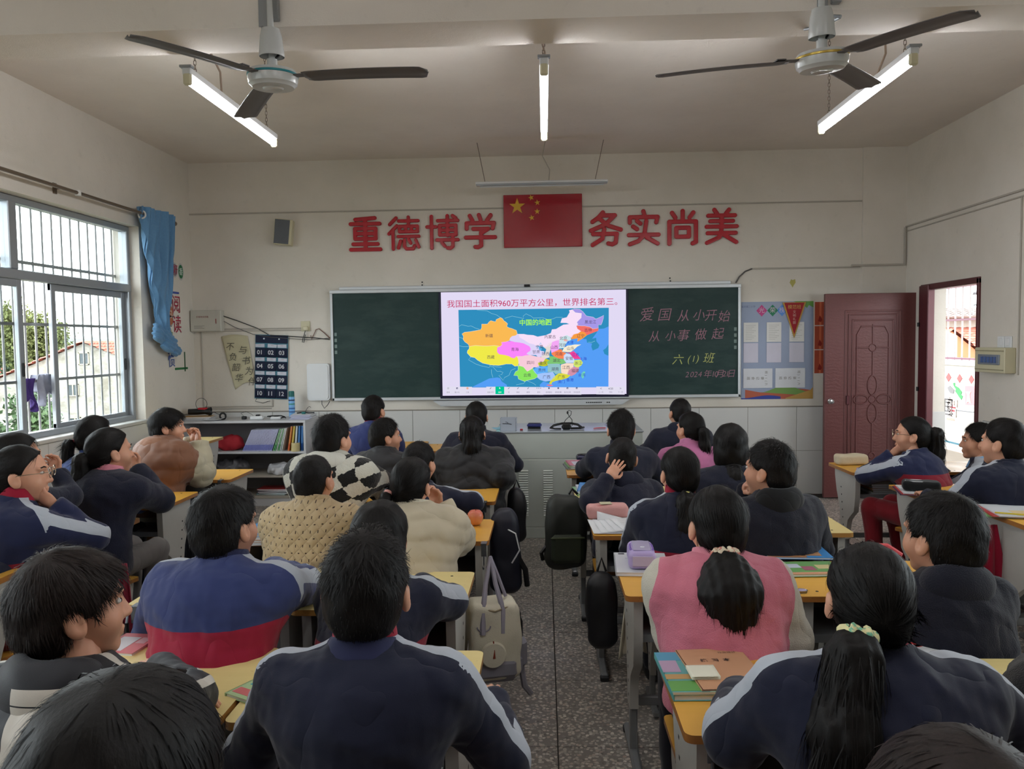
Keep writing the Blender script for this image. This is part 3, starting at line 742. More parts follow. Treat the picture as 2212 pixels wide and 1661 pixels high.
# ------------------------------------------------------------------ a seated pupil
def ik(a, b, l1, l2, hint):
    d = b-a; L = np.linalg.norm(d); L2 = min(L, (l1+l2)*.995); u = d/max(L, 1e-6); b = a+u*L2
    x = (l1*l1-l2*l2+L2*L2)/(2*L2); h = math.sqrt(max(l1*l1-x*x, 0)); w = hint-(hint @ u)*u; w /= np.linalg.norm(w)+1e-9
    return a+u*x+w*h, b
NP_ = [0]
def person(label, head, yaw=0, pitch=0, roll=0, body=0, hair='short', jacket='uniform', trousers='dark', L='desk', R='desk', lod=0, shw=1.0, puff=0.0, quilt=0,
           collar='fold', collar_mat=None, lining=None, tail=None, tie=None, brown=False, lean=.10, hoodie=False, glasses=False, hands=('relaxed', 'relaxed'), shirt=None, seat=.42, hr=1.0, hem=0, side=0, ndx=0, stool=True, logo=None, long=0, slump=0.0, grp='pupils seated at the desks'):
    NP_[0] += 1; seed = NP_[0]*1.37
    bh = math.radians(body); Hd = np.array(head, float)
    fw = np.array([-math.sin(bh), math.cos(bh), 0])
    rt_ = np.array([math.cos(bh), math.sin(bh), 0]); neck = Hd+np.array([0, 0, -.100])-fw*.022+rt_*ndx
    pel = neck-fw*lean+rt_*(side-ndx); pel[2] = seat+.085
    org = np.array([pel[0], pel[1], 0.0]); Rb = Rz(bh)
    loc = lambda p: Rb.T @ (np.asarray(p, float)-org)
    Hl, Nl, Pl = loc(Hd), loc(neck), loc(pel)
    Rh = Rz(math.radians(yaw)-bh) @ Ry(math.radians(roll)) @ Rx(math.radians(pitch))*hr
    sw_ = .150*shw; shz = Nl[2]-.095-slump; sy = Nl[1]-.012
    nx_ = Nl[0]; sh = {s: np.array([nx_+s*sw_, sy, shz]) for s in (-1, 1)}
    chest = np.array([nx_*.75, Nl[1]*.62+Pl[1]*.38-.018, Nl[2]-.155]); waist = np.array([nx_*.25, Nl[1]*.2+Pl[1]*.8-.02, Pl[2]+.11])
    arms = {}
    for s, spec in ((-1, L), (1, R)):
        if isinstance(spec, str):
            T = {'desk': (s*.09, sy+.31, .735), 'deskw': (s*.24, sy+.29, .735), 'lap': (s*.08, sy+.24, .60), 'chin': None, 'down': (s*.26, sy+.02, .52), 'cheek': None}[spec]
            hint = np.array([s*.55, -.35, -.85])
            if spec == 'chin': T = tuple(Hl+Rh @ np.array([s*.02, .105, -.125])); hint = np.array([s*.7, .2, -1.])
            if spec == 'cheek': T = tuple(Hl+Rh @ np.array([s*.085, .05, -.135])); hint = np.array([s*.9, .1, -1.])
            e, w = ik(sh[s], np.array(T), .245, .215, hint)
        else: e, w = loc(spec[0]), loc(spec[1])
        arms[s] = (e, w)
    root = None
    # ---- jacket
    t_ = .010+puff
    col = [(Pl+[0, 0, -.015], (.158, .118, .105)), (waist, (.145, .112, .13)), (chest, (.160, .112, .150))]
    def jsd(X, Y, Z, t=0.0, arm_only=False, torso_only=False):
        d = None
        if not arm_only:
            for c, r in col:
                q = ell_sd(X, Y, Z, c, (r[0]*shw+t, r[1]*(.5+.5*shw)+t, r[2]+t)); d = q if d is None else smin(d, q, .09)
            q = cap_sd(X, Y, Z, sh[-1]+[.14*sw_, 0, 0], sh[1]-[.14*sw_, 0, 0], .062+t, .062+t); d = smin(d, q, .07)
            q = cap_sd(X, Y, Z, Nl+[0, -.010, -.085], Nl+[0, -.004, -.028], .092+t, .056+t*.5); d = smin(d, q, .07)
        if torso_only: return d
        a_ = None
        for s in (-1, 1):
            e, w = arms[s]; ew = w+(e-w)*.06
            q = smin(cap_sd(X, Y, Z, sh[s], e, .058+t, .047+t), cap_sd(X, Y, Z, e, ew, .047+t, .038+t*.7), .025)
            a_ = q if a_ is None else np.minimum(a_, q)
        if arm_only: return a_
        return smin(d, a_, .035)
    h = (.0125, .0095, .0072)[lod]
    allp = [Hl*[1, 1, 0]+[0, 0, Nl[2]+.04], Pl-[0, 0, .10]]+[x for s in arms for x in arms[s]]+[sh[-1], sh[1]]
    lo = np.min(allp, 0)-[.12, .14, .02]; hi = np.max(allp, 0)+[.12, .13, .03]
    lo[0] = min(lo[0], -.21*shw-.03); hi[0] = max(hi[0], .21*shw+.03); lo[1] = min(lo[1], -.19); hi[1] = max(hi[1], .15)
    hemz = Pl[2]-.050-hem
    def jf(X, Y, Z):
        d = jsd(X, Y, Z, t_)
        fold = .0045*wob(X, Y, Z, 24, seed)+.003*wob(X+Z*.7, Y, Z-X*.5, 52, seed+1)+.0015*wob(X-Z, Y, Z+X, 110, seed+3)
        if quilt: d = d-.010*np.sqrt(np.abs(np.sin((Z+.25*np.abs(X)+.015*np.sin(X*22+seed))*PI/quilt)))+.004+.003*wob(X, Y, Z, 70, seed)
        else: d = d+fold
        # diagonal pulls across the back
        d = d+(.0035+.0015*(lod == 2))*np.abs(np.sin((Z+X*.8)*21+2.2*np.sin(X*9+seed)+1.3*np.sin(Z*14)))*np.clip(1.2-np.abs(X)*4, 0, 1)
        d = smax(d, hemz-Z, .02)
        d = smax(d, -ell_sd(X, Y, Z, Nl+[0, .012, .035], (.060, .058, .050)), .012)
        for s in (-1, 1):
            e, w = arms[s]; u = (w-e)/np.linalg.norm(w-e); d = smax(d, np.where(np.sqrt((X-w[0])**2+(Y-w[1])**2+(Z-w[2])**2) < .09, ((X-w[0])*u[0]+(Y-w[1])*u[1]+(Z-w[2])*u[2]), -1), .01)
        return d
    V, F = snet(jf, lo, hi, h)
    x, y, z = V.T.astype(np.float32)
    best = np.full(len(x), 9., np.float32); st = np.full(len(x), 1., np.float32); Pv = np.stack([x, y, z], 1)
    for s in (-1, 1):
        e, w = arms[s]; ns = Nl+[s*.05, -.006, -.03]
        for a, b, des in ((ns, sh[s], (s*.25, .10, .9)), (sh[s], e, (s*.8, .0, .6)), (e, w, None)):
            tv = b-a; L_ = np.linalg.norm(tv); tv = tv/L_; fo = des is None; des = (s*.75, -.1, .65) if fo else des; u_ = np.array(des, float); u_ -= (u_ @ tv)*tv; u_ /= np.linalg.norm(u_); n2 = np.cross(tv, u_)
            tt = np.clip((Pv-a) @ tv, 0, L_); r_ = Pv-a-tt[:, None]*tv; dd = np.linalg.norm(r_, axis=1)
            ru = r_ @ u_; lat = dd*np.arctan2(np.abs(r_ @ n2), ru)*1.15+np.maximum(dd-.10, 0)*4+(tt*.35 if fo else 0); m_ = dd < best
            st = np.where(m_, lat, st); best = np.minimum(best, dd)
    aa = jsd(x, y, z, 0, arm_only=True)-jsd(x, y, z, 0, torso_only=True)-.012
    jm = mesh_from('jacket', V, F, CL[jacket], dict(stripe=st, arm=aa, hem=z-Pl[2]))
    # ---- body (one continuous skin: head and neck, trunk, arms, hands, legs)
    hipx = .082; hips = {s: Pl+np.array([s*hipx, .02, -.02]) for s in (-1, 1)}
    knee = {s: Pl+np.array([s*(.095+.01*math.sin(seed+s)), .345, -.005]) for s in (-1, 1)}
    ank = {s: np.array([s*.10, Pl[1]+.30+.05*math.sin(seed*2+s), .075]) for s in (-1, 1)}
    def bsd(X, Y, Z):
        d = None
        for c, r in col:
            q = ell_sd(X, Y, Z, c, (r[0]*shw-.012, r[1]-.012, r[2]-.01)); d = q if d is None else smin(d, q, .08)
        d = smin(d, cap_sd(X, Y, Z, sh[-1]*[.86, 1, 1], sh[1]*[.86, 1, 1], .046, .046), .06)
        d = smin(d, cap_sd(X, Y, Z, Nl-[0, 0, .06], Nl+[0, 0, .02], .05, .044), .03)
        for s in (-1, 1):
            e, w = arms[s]; d = smin(d, cap_sd(X, Y, Z, sh[s], e, .044, .034), .03); d = smin(d, cap_sd(X, Y, Z, e, w, .034, .022), .015)
            d = smin(d, cap_sd(X, Y, Z, hips[s], knee[s], .062, .044), .03); d = smin(d, cap_sd(X, Y, Z, knee[s], ank[s], .044, .03), .02)
        return d
    lo2 = np.min(allp+[ank[-1], ank[1]], 0)-.12; hi2 = np.max(allp+[knee[-1], knee[1]], 0)+.12
    BV, BF = snet(bsd, lo2, hi2, .021)
    hv, hf = (HEADL_V, HEADL_F) if lod == 0 else (HEAD_V, HEAD_F)
    VV = [BV, hv @ Rh.T+Hl]; FF = [BF, hf+len(BV)]; off = len(BV)+len(hv)
    for s, hp in ((-1, hands[0]), (1, hands[1])):
        e, w = arms[s]; v0, f0 = HANDS[hp]; v = v0*.86*[-s, 1, 1]; f_ = f0 if s < 0 else f0[:, ::-1]
        fwd = (w-e)/np.linalg.norm(w-e); spec = (L, R)[(s+1)//2]
        pal = np.array([0, 0, -1.0])
        if spec in ('chin', 'cheek') or (not isinstance(spec, str) and len(spec) > 2):
            tgt = Hl+Rh @ np.array([0, .04, -.04]); pal = tgt-w
        pal = pal-(pal @ fwd)*fwd; pal /= np.linalg.norm(pal)+1e-9
        if spec in ('desk', 'deskw'): fwd = fwd*[1, 1, .15]; fwd /= np.linalg.norm(fwd); pal = np.array([0, 0, -1.])
        xx = np.cross(fwd, -pal); Rm = np.stack([xx, fwd, -pal], 1)
        VV.append(v @ Rm.T+w); FF.append(f_+off); off += len(v)
    bm_ = mesh_from('person', np.concatenate(VV), np.concatenate(FF), M_SKIN)
    o = link('person', bm_, None, tuple(org), (0, 0, bh), label, 'person', grp)
    link('jacket', jm, o)
    # ---- trousers and shoes
    def tsd(X, Y, Z):
        d = ell_sd(X, Y, Z, Pl+[0, 0, -.02], (.150, .115, .088))
        for s in (-1, 1):
            d = smin(d, cap_sd(X, Y, Z, hips[s], knee[s], .078, .060), .03); d = smin(d, cap_sd(X, Y, Z, knee[s], ank[s]+[0, 0, .02], .062, .046), .02)
        return smax(d+.004*wob(X, Y, Z, 40, seed), .045-Z, .01)
    lo3 = np.min([Pl, ank[-1], ank[1]], 0)-.17; hi3 = np.max([Pl, knee[-1], knee[1]], 0)+.11; lo3[2] = .02
    TV, TF = snet(tsd, lo3, hi3, .0165); link('trousers', mesh_from('trousers', TV, TF, CT[trousers]), o)
    for s in (-1, 1):
        a = ank[s]
        SV, SF = snet(lambda X, Y, Z: smax(smin(ell_sd(X, Y, Z, a+[0, .06, -.04], (.040, .105, .042)), ell_sd(X, Y, Z, a+[0, 0, -.025], (.036, .045, .05)), .02), .004-Z, .004), a-[.06, .07, .09], a+[.06, .19, .05], .011)
        link('shoe', mesh_from('shoe', SV, SF, M_SHOE if int(seed) % 2 else M_SHOEB), o)
    # ---- head details in a frame that follows the head
    def place(name, me):
        c = link(name, me, o); m4 = Matrix([[*(Rh[i]), Hl[i]] for i in range(3)]+[[0, 0, 0, 1]]); c.matrix_local = m4; return c
    place('hair', hair_mesh(hair, 1 if lod else 0, brown))
    if abs(((yaw+180) % 360)-180) > 35:
        for s in (-1, 1):
            eg = G(); eg.ell((s*.031, .0735, .005), (.0125, .0085, .0065), 12, 8, 0); eg.ell((s*.031, .0800, .005), (.0052, .0035, .0052), 10, 6, 1)
            place('eye', eg.mesh('eye', [M_EYE, M_IRIS]))
            place('eyebrow', G().tube([(s*.016, .0860, .024), (s*.032, .0830, .029), (s*.046, .0735, .025)], .0030, 6).mesh('eyebrow', M_HAIR))
    if glasses:
        gg = G()
        for s in (-1, 1):
            gg.tube([(s*.033+.025*math.cos(a), .105, .004+.021*math.sin(a)) for a in np.linspace(0, 2*PI, 20, endpoint=False)], .0016, 6, closed=True)
            gg.tube([(s*.058, .104, .010), (s*.078, .09, .010), (s*.083, .0, .004), (s*.082, -.02, -.006)], .0015, 6)
        gg.tube([(-.009, .106, .008), (0, .109, .011), (.009, .106, .008)], .0015, 6)
        go = place('glasses', gg.mesh('glasses', M('glasses_wire', (176, 160, 140), .25, .8)))
    # ---- collar / hood
    nb = Nl+[0, -.004, -.010]
    def ring(rad, hgt, th, tilt, z0=0.0, flare=0.0):
        def f(X, Y, Z):
            y, zz = Y-nb[1], Z-nb[2]-z0; z2 = zz+y*tilt
            rr = np.sqrt(X**2+(y*1.05)**2)-(rad-flare*z2)
            return smax(np.abs(rr)-th, np.abs(z2)-hgt, .006)+.001*wob(X, Y, Z, 60, seed)
        return f
    cm = collar_mat or CL[jacket]
    hr2 = .0055 if lod == 2 else .0075
    def sdpart(name, f, c, ext, mat, hh=hr2):
        v, f_ = snet(f, np.array(c)-ext, np.array(c)+ext, hh)
        z_ = v[:, 2]; return link(name, mesh_from(name, v, f_, mat, dict(stripe=np.ones(len(v)), arm=np.ones(len(v)), hem=np.ones(len(v)))), o)
    if lining: sdpart('collar_lining', ring(.060, .026, .006, .35, .034, .1), nb+[0, 0, .03], np.array([.1, .1, .07]), lining)
    if shirt: sdpart('shirt_collar', ring(.054, .020, .004, .35, .043, .1), nb+[0, 0, .03], np.array([.1, .1, .08]), shirt)
    if collar == 'fold': sdpart('collar', ring(.078, .026, .007, .35, -.008, .55), nb, np.array([.13, .13, .09]), cm)
    elif collar == 'stand': sdpart('collar', ring(.066, .030, .009+puff*.4, .3, .012, .15), nb, np.array([.12, .12, .09]), cm)
    if hoodie:
        def hf_(X, Y, Z):
            d = ell_sd(X, Y, Z, nb+[0, -.065, -.012], (.112+puff, .070+puff*.6, .072)); d = smin(d, ell_sd(X, Y, Z, nb+[0, -.085, -.06], (.075, .05, .075)), .04)
            d = smax(d, -ell_sd(X, Y, Z, nb+[0, -.012, .045], (.078, .075, .062)), .015); return d+.003*wob(X, Y, Z, 45, seed)
        sdpart('hood', hf_, nb+[0, -.06, -.02], np.array([.17, .13, .15]), cm, .008 if lod < 2 else .0065)
    # ---- ponytail: (tie point in head space, drop points relative to the tie in person space, radii)
    if tail:
        T = Hl+Rh @ np.array(tail['at']); pts = [T]+[T+np.array(p) for p in tail['path']]
        link('ponytail', ponytail_mesh(pts, tail['r'], int(seed*10), brown, 1500 if lod == 2 else (900 if lod else 500), tail.get('wisps', .25)), o)
        tm = tail.get('tie_mat'); u = np.array(tail['path'][0]); u = u/np.linalg.norm(u)
        q = Vector((0, 0, 1)).rotation_difference(Vector(u)).to_matrix()
        if tail.get('scrunchie'):
            rs = tail['scrunchie']
            def sf_(X, Y, Z):
                Pq = np.stack([X-T[0], Y-T[1], Z-T[2]], -1) @ np.array(q); a = np.arctan2(Pq[..., 1], Pq[..., 0])
                rr = np.sqrt(Pq[..., 0]**2+Pq[..., 1]**2)-rs*.62
                return np.sqrt(rr**2+Pq[..., 2]**2)-rs*.42*(1+.28*np.sin(a*7)+.18*np.sin(a*13+Pq[..., 2]*160))
            v, f_ = snet(sf_, T-rs*1.5, T+rs*1.5, .0035); link('scrunchie', mesh_from('scrunchie', v, f_, tm), o)
        else:
            rt = tail['r'][0]*1.02
            pts = [Vector(T)+q @ Vector((rt*math.cos(a), rt*math.sin(a), 0)) for a in np.linspace(0, 2*PI, 16, endpoint=False)]
            G().tube(pts, .0065, 8, closed=True).obj('hair_tie', tm, o)
    if logo:
        bz = chest+np.array([logo[0], 0, logo[1]])
        for i, w in enumerate((.036, .026, .018)):
            zz = bz[2]-.020*i; xx0 = bz[0]-w/2+.004*i
            ys = []
            for q in np.linspace(-.3, .02, 90):
                if jf(np.float32(bz[0]), np.float32(q), np.float32(zz)) < 0: ys.append(q); break
            yy = (ys or [-.15])[0]
            G().box(xx0, xx0+w, yy-.004, yy+.006, zz, zz+.010, bev=.003).obj('chest_mark' if False else 'back_stripe', M('pale_print', (150, 152, 160), .7), o)
    return o, dict(org=org, Rb=Rb, N=Nl, H=Hl, P=Pl, arms=arms, sh=sh)
M_ROD = M('curtain_rod_bronze', (112, 98, 84), .4, .4)
rod = thing('curtain_rod', 'brown curtain rod above the left window', 'curtain rod', (XL+.1, 5.3, 2.8))
G().tube([(0, -2.1, 0), (0, 2.21, 0)], .014, 12).obj('pole', M_ROD, rod)
G().ell((0, 2.235, 0), (.024, .034, .024)).obj('finial', M_ROD, rod)
for y in (.52, 2.05, -1.5): G().tube([(-.1, y, .012), (-.04, y, .012), (0, y, -.0)], .009, 8).box(-.1, -.09, y-.02, y+.02, -.03, .05).obj('bracket', M_ROD, rod)
for y in (1.62, 1.75, 1.88, 2.0, 2.12):
    pts = [(.032*math.cos(w), 0, .032*math.sin(w)) for w in np.linspace(0, 2*PI, 20, endpoint=False)]
    G().tube([(p[0], p[1]+y, p[2]-.012) for p in pts], .008, 8, closed=True).obj('ring', M('curtain_ring_white', (214, 214, 210), .3), rod)
G().tube([(.0, .66, -.02), (.0, .66, .02)], .022, 12).obj('ring', M('curtain_ring_white', (214, 214, 210), .3), rod)

# ------------------------------------------------------------------ wall lettering: eight red characters
CH = {
 'zhong': [[(20,93),(80,97)],[(5,80),(95,80)],[(18,66),(82,66),(82,36),(18,36),(18,66)],[(18,51),(82,51)],[(50,95),(50,5)],[(12,20),(88,20)],[(4,4),(96,4)]],
 'de': [[(28,95),(8,76)],[(30,72),(5,48)],[(18,58),(18,3)],[(36,86),(96,86)],[(66,97),(66,74)],[(38,70),(94,70),(94,54),(38,54),(38,70)],[(57,70),(57,54)],[(75,70),(75,54)],[(34,40),(98,40)],[(41,27),(34,6)],[(53,29),(53,10),(59,3),(80,3),(84,12)],[(66,31),(72,20)],[(88,29),(97,8)]],
 'bo': [[(3,66),(30,66)],[(17,97),(17,3)],[(36,84),(98,84)],[(82,98),(92,91)],[(66,98),(66,40)],[(42,70),(92,70),(92,42),(42,42),(42,70)],[(42,56),(92,56)],[(33,27),(98,27)],[(82,36),(82,8),(74,2),(66,3)],[(48,19),(57,9)]],
 'xue': [[(18,96),(26,82)],[(46,98),(51,84)],[(82,97),(71,82)],[(8,58),(8,74),(92,74),(88,58)],[(28,57),(74,57),(52,44)],[(52,46),(52,8),(42,3),(34,4)],[(5,32),(95,32)]],
 'wu': [[(42,97),(28,82),(10,70)],[(36,88),(78,88),(50,62),(5,44)],[(30,80),(58,58),(96,46)],[(12,34),(84,34),(80,8),(70,3),(58,6)],[(46,48),(40,20),(10,2)]],
 'shi': [[(49,99),(52,88)],[(8,66),(8,82),(92,82),(88,66)],[(30,71),(40,63)],[(18,55),(30,47)],[(5,30),(95,30)],[(58,70),(52,30),(34,12),(8,3)],[(60,22),(92,4)]],
 'shang': [[(50,97),(50,72)],[(18,92),(28,78)],[(82,92),(71,78)],[(10,2),(10,66),(90,66),(90,6),(80,2)],[(31,48),(69,48),(69,22),(31,22),(31,48)]],
 'mei': [[(28,98),(36,87)],[(72,98),(63,87)],[(10,81),(90,81)],[(16,65),(84,65)],[(5,49),(95,49)],[(50,81),(50,49)],[(8,30),(92,30)],[(50,44),(44,18),(6,2)],[(55,26),(94,3)]]}
def wall_char(key, px, py, label, wd):
    """one raised character: round ended strokes fused into a single slab"""
    p = atY(px, py, YF); segs = [(a, b) for s_ in CH[key] for a, b in zip(s_, s_[1:])]; W_, H_ = .335, .345
    def f(X, Y, Z):
        x, z = X[:, :1, :], Z[:, :1, :]; d = None
        for a, b in segs:
            q = cap_sd(x, 0*x, z, ((a[0]/100-.5)*W_, 0, (a[1]/100-.5)*H_), ((b[0]/100-.5)*W_, 0, (b[1]/100-.5)*H_), wd, wd); d = q if d is None else np.minimum(d, q)
        return smax(d+0*Y, np.abs(Y+.016)-.012, .006)
    V, F_ = snet(f, (-.2, -.036, -.2), (.2, .004, .2), .0042)
    o = link('wall_character', mesh_from('wall_character', V, F_, M_RED), None, (p.x, YF, p.z)); tag(o, label, 'lettering', 'red characters above the blackboard')
for key, px, py, l, wd in (('zhong', 790, 506, 'red raised wall character, leftmost of the eight', .0205), ('de', 872, 504, 'red wall character, second from the left end of the row', .0175),
        ('bo', 956, 502, 'red wall character, third from the left end of the row', .0185), ('xue', 1038, 500, 'red raised wall character just left of the flag board', .0215),
        ('wu', 1308, 494, 'red raised wall character just right of the flag board', .022), ('shi', 1390, 493, 'red wall character, third from the right end of the row', .0215),
        ('shang', 1474, 491, 'red wall character, second from the right end of the row', .022), ('mei', 1558, 489, 'red raised wall character, rightmost of the eight', .021)):
    wall_char(key, px, py, l, wd)
# flag board
fl = thing('flag_board', 'red flag board with five yellow stars above the screen', 'flag', (0, YF, 2.57))
G().box(-.402, .400, -.03, 0, 0, .535, bev=.004).obj('board', M('flag_red_board', (158, 20, 38), .16, 0, .6, .03), fl)
M_STAR = M('flag_star_yellow', (214, 168, 50), .4)
def star(cx, cz, r, rot):
    P = []
    for k in range(10):
        a = PI/2+rot+k*PI/5; q = r if k % 2 == 0 else r*.39
        P.append((cx+q*math.cos(a), cz+q*math.sin(a)))
    G().prism(P, FW, .030, .0325).obj('star', M_STAR, fl, smooth=False)
star(-.262, .418, .085, 0)
for x, z, a in ((-.118, .515-.012, .3), (-.056, .452, .1), (-.058, .362, 0), (-.115, .300, .2)): star(x, z, .031, a)

# ------------------------------------------------------------------ blackboard
bb = thing('blackboard', 'dark green chalkboard with white frame on the front wall', 'blackboard', (0, YF, 1.013))
BX0, BX1, BH = -2.217, 1.998, 1.149
def chalkboard():
    t = NT('green_chalkboard'); v = t.coord()
    n = t.noise(t.coord((1, 1, 3)), 2.2, 5, .65); m = t.ramp(n, [(.45, (0, 0, 0)), (.8, (.22, .22, .22))])
    c = t.mix(m, lin((24, 52, 50)), lin((92, 110, 106)))
    fine = t.ramp(t.noise(t.coord((8, 1, 30)), 3, 4, .7), [(.6, (0, 0, 0)), (.8, (.12, .12, .12))])
    c = t.mix(fine, c, lin((120, 130, 126)))
    t.bsdf(c, .5, 0, .35); return t.m
M_CB = chalkboard()
M_FRW = M('white_board_frame', (210, 214, 218), .3, .2, .5, .03)
g = G()
g.box(BX0, BX1, -.065, 0, BH-.034, BH, bev=.004).box(BX0, BX1, -.055, 0, 0, .03, bev=.004)
g.box(BX0, BX0+.025, -.055, 0, 0, BH, bev=.004).box(BX1-.025, BX1, -.055, 0, 0, BH, bev=.004)
g.obj('frame', M_FRW, bb)
G().box(BX0+.02, -1.085, -.04, -.02, .025, BH-.03).obj('left_panel', M_CB, bb, smooth=False)
G().box(.862, BX1-.02, -.04, -.02, .025, BH-.03).obj('right_panel', M_CB, bb, smooth=False)
G().box(-2.12, 1.9, -.05, 0, BH, BH+.035, bev=.006).obj('top_rail', M_FRW, bb)
G().box(-.2, -.14, -.072, -.06, BH+.003, BH+.028, bev=.003).obj('camera_module', M_BLK, bb)
# pen tray under the screen
g = G(); P = [(-1.155, -.008), (.868, -.008), (.79, -.062), (-1.07, -.062)]
g.prism(P, FW, .0, .10); g.obj('pen_tray', M_FRW, bb, smooth=False)
for x0, x1 in ((.42, .58), (.63, .67)): 
    g = G(); x = x0
    while x < x1: g.box(x, x+.014, -.104, -.1, -.042, -.032); x += .021
    g.obj('tray_marking', M_BLK, bb, smooth=False)
# side function keys
for x in (-2.19+.008, 1.965-.032):
    for i in range(4): G().box(x, x+.026, -.0425, -.04, .50+i*.062-.01, .535+i*.062-.01).obj('side_key', M('pale_key_print', (120, 138, 134), .6), bb, smooth=False)
# chalk writing, one character at a time
M_CHP = M('pink_chalk', (168, 122, 138), .95, vary=.35, vs=160); M_CHY = M('yellow_chalk', (196, 200, 120), .95, vary=.3, vs=160); M_CHW = M('white_chalk', (170, 168, 170), .95, vary=.3, vs=160)
def chalk(ch, cx, cy, sz, mat, rot=0, shear=.25):
    p = atY(1350+cx/4.424, 560+cy/4.424, YF-.04)
    me = text_mesh(ch, sz, shear=shear, name='chalk_character', bold=-.0008); me.materials.append(mat)
    link('chalk_character', me, bb, (p.x, -.0412, p.z-1.013), (PI/2, -rot, 0))
for ch, x, y, s_, r in (('爱', 200, 538, .15, .1), ('国', 370, 538, .14, .03), ('从', 552, 548, .13, .05), ('小', 700, 540, .125, 0), ('开', 812, 542, .125, .05), ('始', 940, 553, .125, .08),
        ('从', 275, 745, .12, .05), ('小', 428, 738, .11, 0), ('事', 547, 735, .13, 0), ('做', 715, 727, .125, .08), ('起', 880, 718, .125, .05)): chalk(ch, x, y, s_, M_CHP, r)
for ch, x, y, s_ in (('六', 500, 965, .115), ('(', 605, 955, .10), ('1', 650, 955, .09), (')', 690, 950, .10), ('班', 795, 950, .115)): chalk(ch, x, y, s_, M_CHY)
for ch, x in zip('2024年10月21日', (590, 635, 672, 712, 785, 838, 868, 905, 945, 975, 1012)): chalk(ch, x, 1105-(x-590)*.02, .088 if ch in '年月日' else .08, M_CHP, .05)

# ------------------------------------------------------------------ the lit display
ds = thing('display_screen', 'large lit touch screen in the blackboard showing a map of China', 'screen', (0, YF, 1.013))
SX0, SX1, SZ0, SZ1 = -1.058, .837, 1.057, 2.123
G().box(SX0-.025, SX1+.025, -.060, -.02, SZ0-1.013-.03, SZ1-1.013+.022, bev=.004).obj('bezel', M('navy_bezel', (30, 30, 58), .3), ds)
def flat(name, poly, d, col, parent=ds, st=1.0, mats=None):
    me = G(); V = [(x, -d, z) for x, z in poly]; me.raw(V, [tuple(range(len(V)))])
    m = mats or emit('screen_%d_%d_%d' % tuple(col), col, st)
    o = me.obj(name, m, parent, smooth=False)
    bm = bmesh.new(); bm.from_mesh(o.data); bmesh.ops.triangulate(bm, faces=bm.faces, ngon_method='EAR_CLIP'); bm.to_mesh(o.data); bm.free(); return o
def scr(px, py):
    """photo pixel -> display plane (x, z above board base)"""
    v = (py-(632-(px-952.3)*.0175))/224.5; u = (px-(952.3+v*3.6))/398.0
    return SX0+(SX1-SX0)*u, SZ1-(SZ1-SZ0)*v-1.013
def rect(x0, y0, x1, y1): return [scr(x0, y0), scr(x1, y0), scr(x1, y1), scr(x0, y1)][::-1]
z0, z1 = SZ0-1.013, SZ1-1.013
scrn = flat('slide', [(SX0, z0), (SX1, z0), (SX1, z1), (SX0, z1)], .0605, (226, 218, 244))
def cc(x, y): return scr(980+x/6.32, 640+y/6.32)
def mp(pts): return [cc(x, y) for x, y in pts]
flat('map', [cc(66, 188), cc(2112, 153), cc(2118, 1236), cc(88, 1252)][::-1], .0610, (48, 142, 190))
flat('sea', mp([(2112, 405), (2050, 435), (1980, 440), (1945, 500), (1890, 575), (1815, 580), (1690, 570), (1560, 600), (1500, 700), (1600, 760), (1640, 900), (1500, 1060), (1330, 1190), (1230, 1160), (1180, 1210), (1190, 1237), (2118, 1236)]), .0613, (86, 158, 246))
flat('sea', mp([(250, 1246), (380, 1180), (490, 1125), (600, 1110), (640, 1120), (660, 1165), (730, 1210), (735, 1244)]), .0613, (86, 158, 246))
flat('land', mp([(1890, 575), (1815, 580), (1820, 625), (1890, 640), (1880, 680), (1900, 735), (1975, 700), (1990, 660), (1950, 610), (1945, 560)]), .0615, (48, 142, 190))
flat('land', mp([(2112, 650), (2080, 700), (2040, 730), (2060, 780), (2100, 800), (2114, 800)]), .0615, (48, 142, 190))
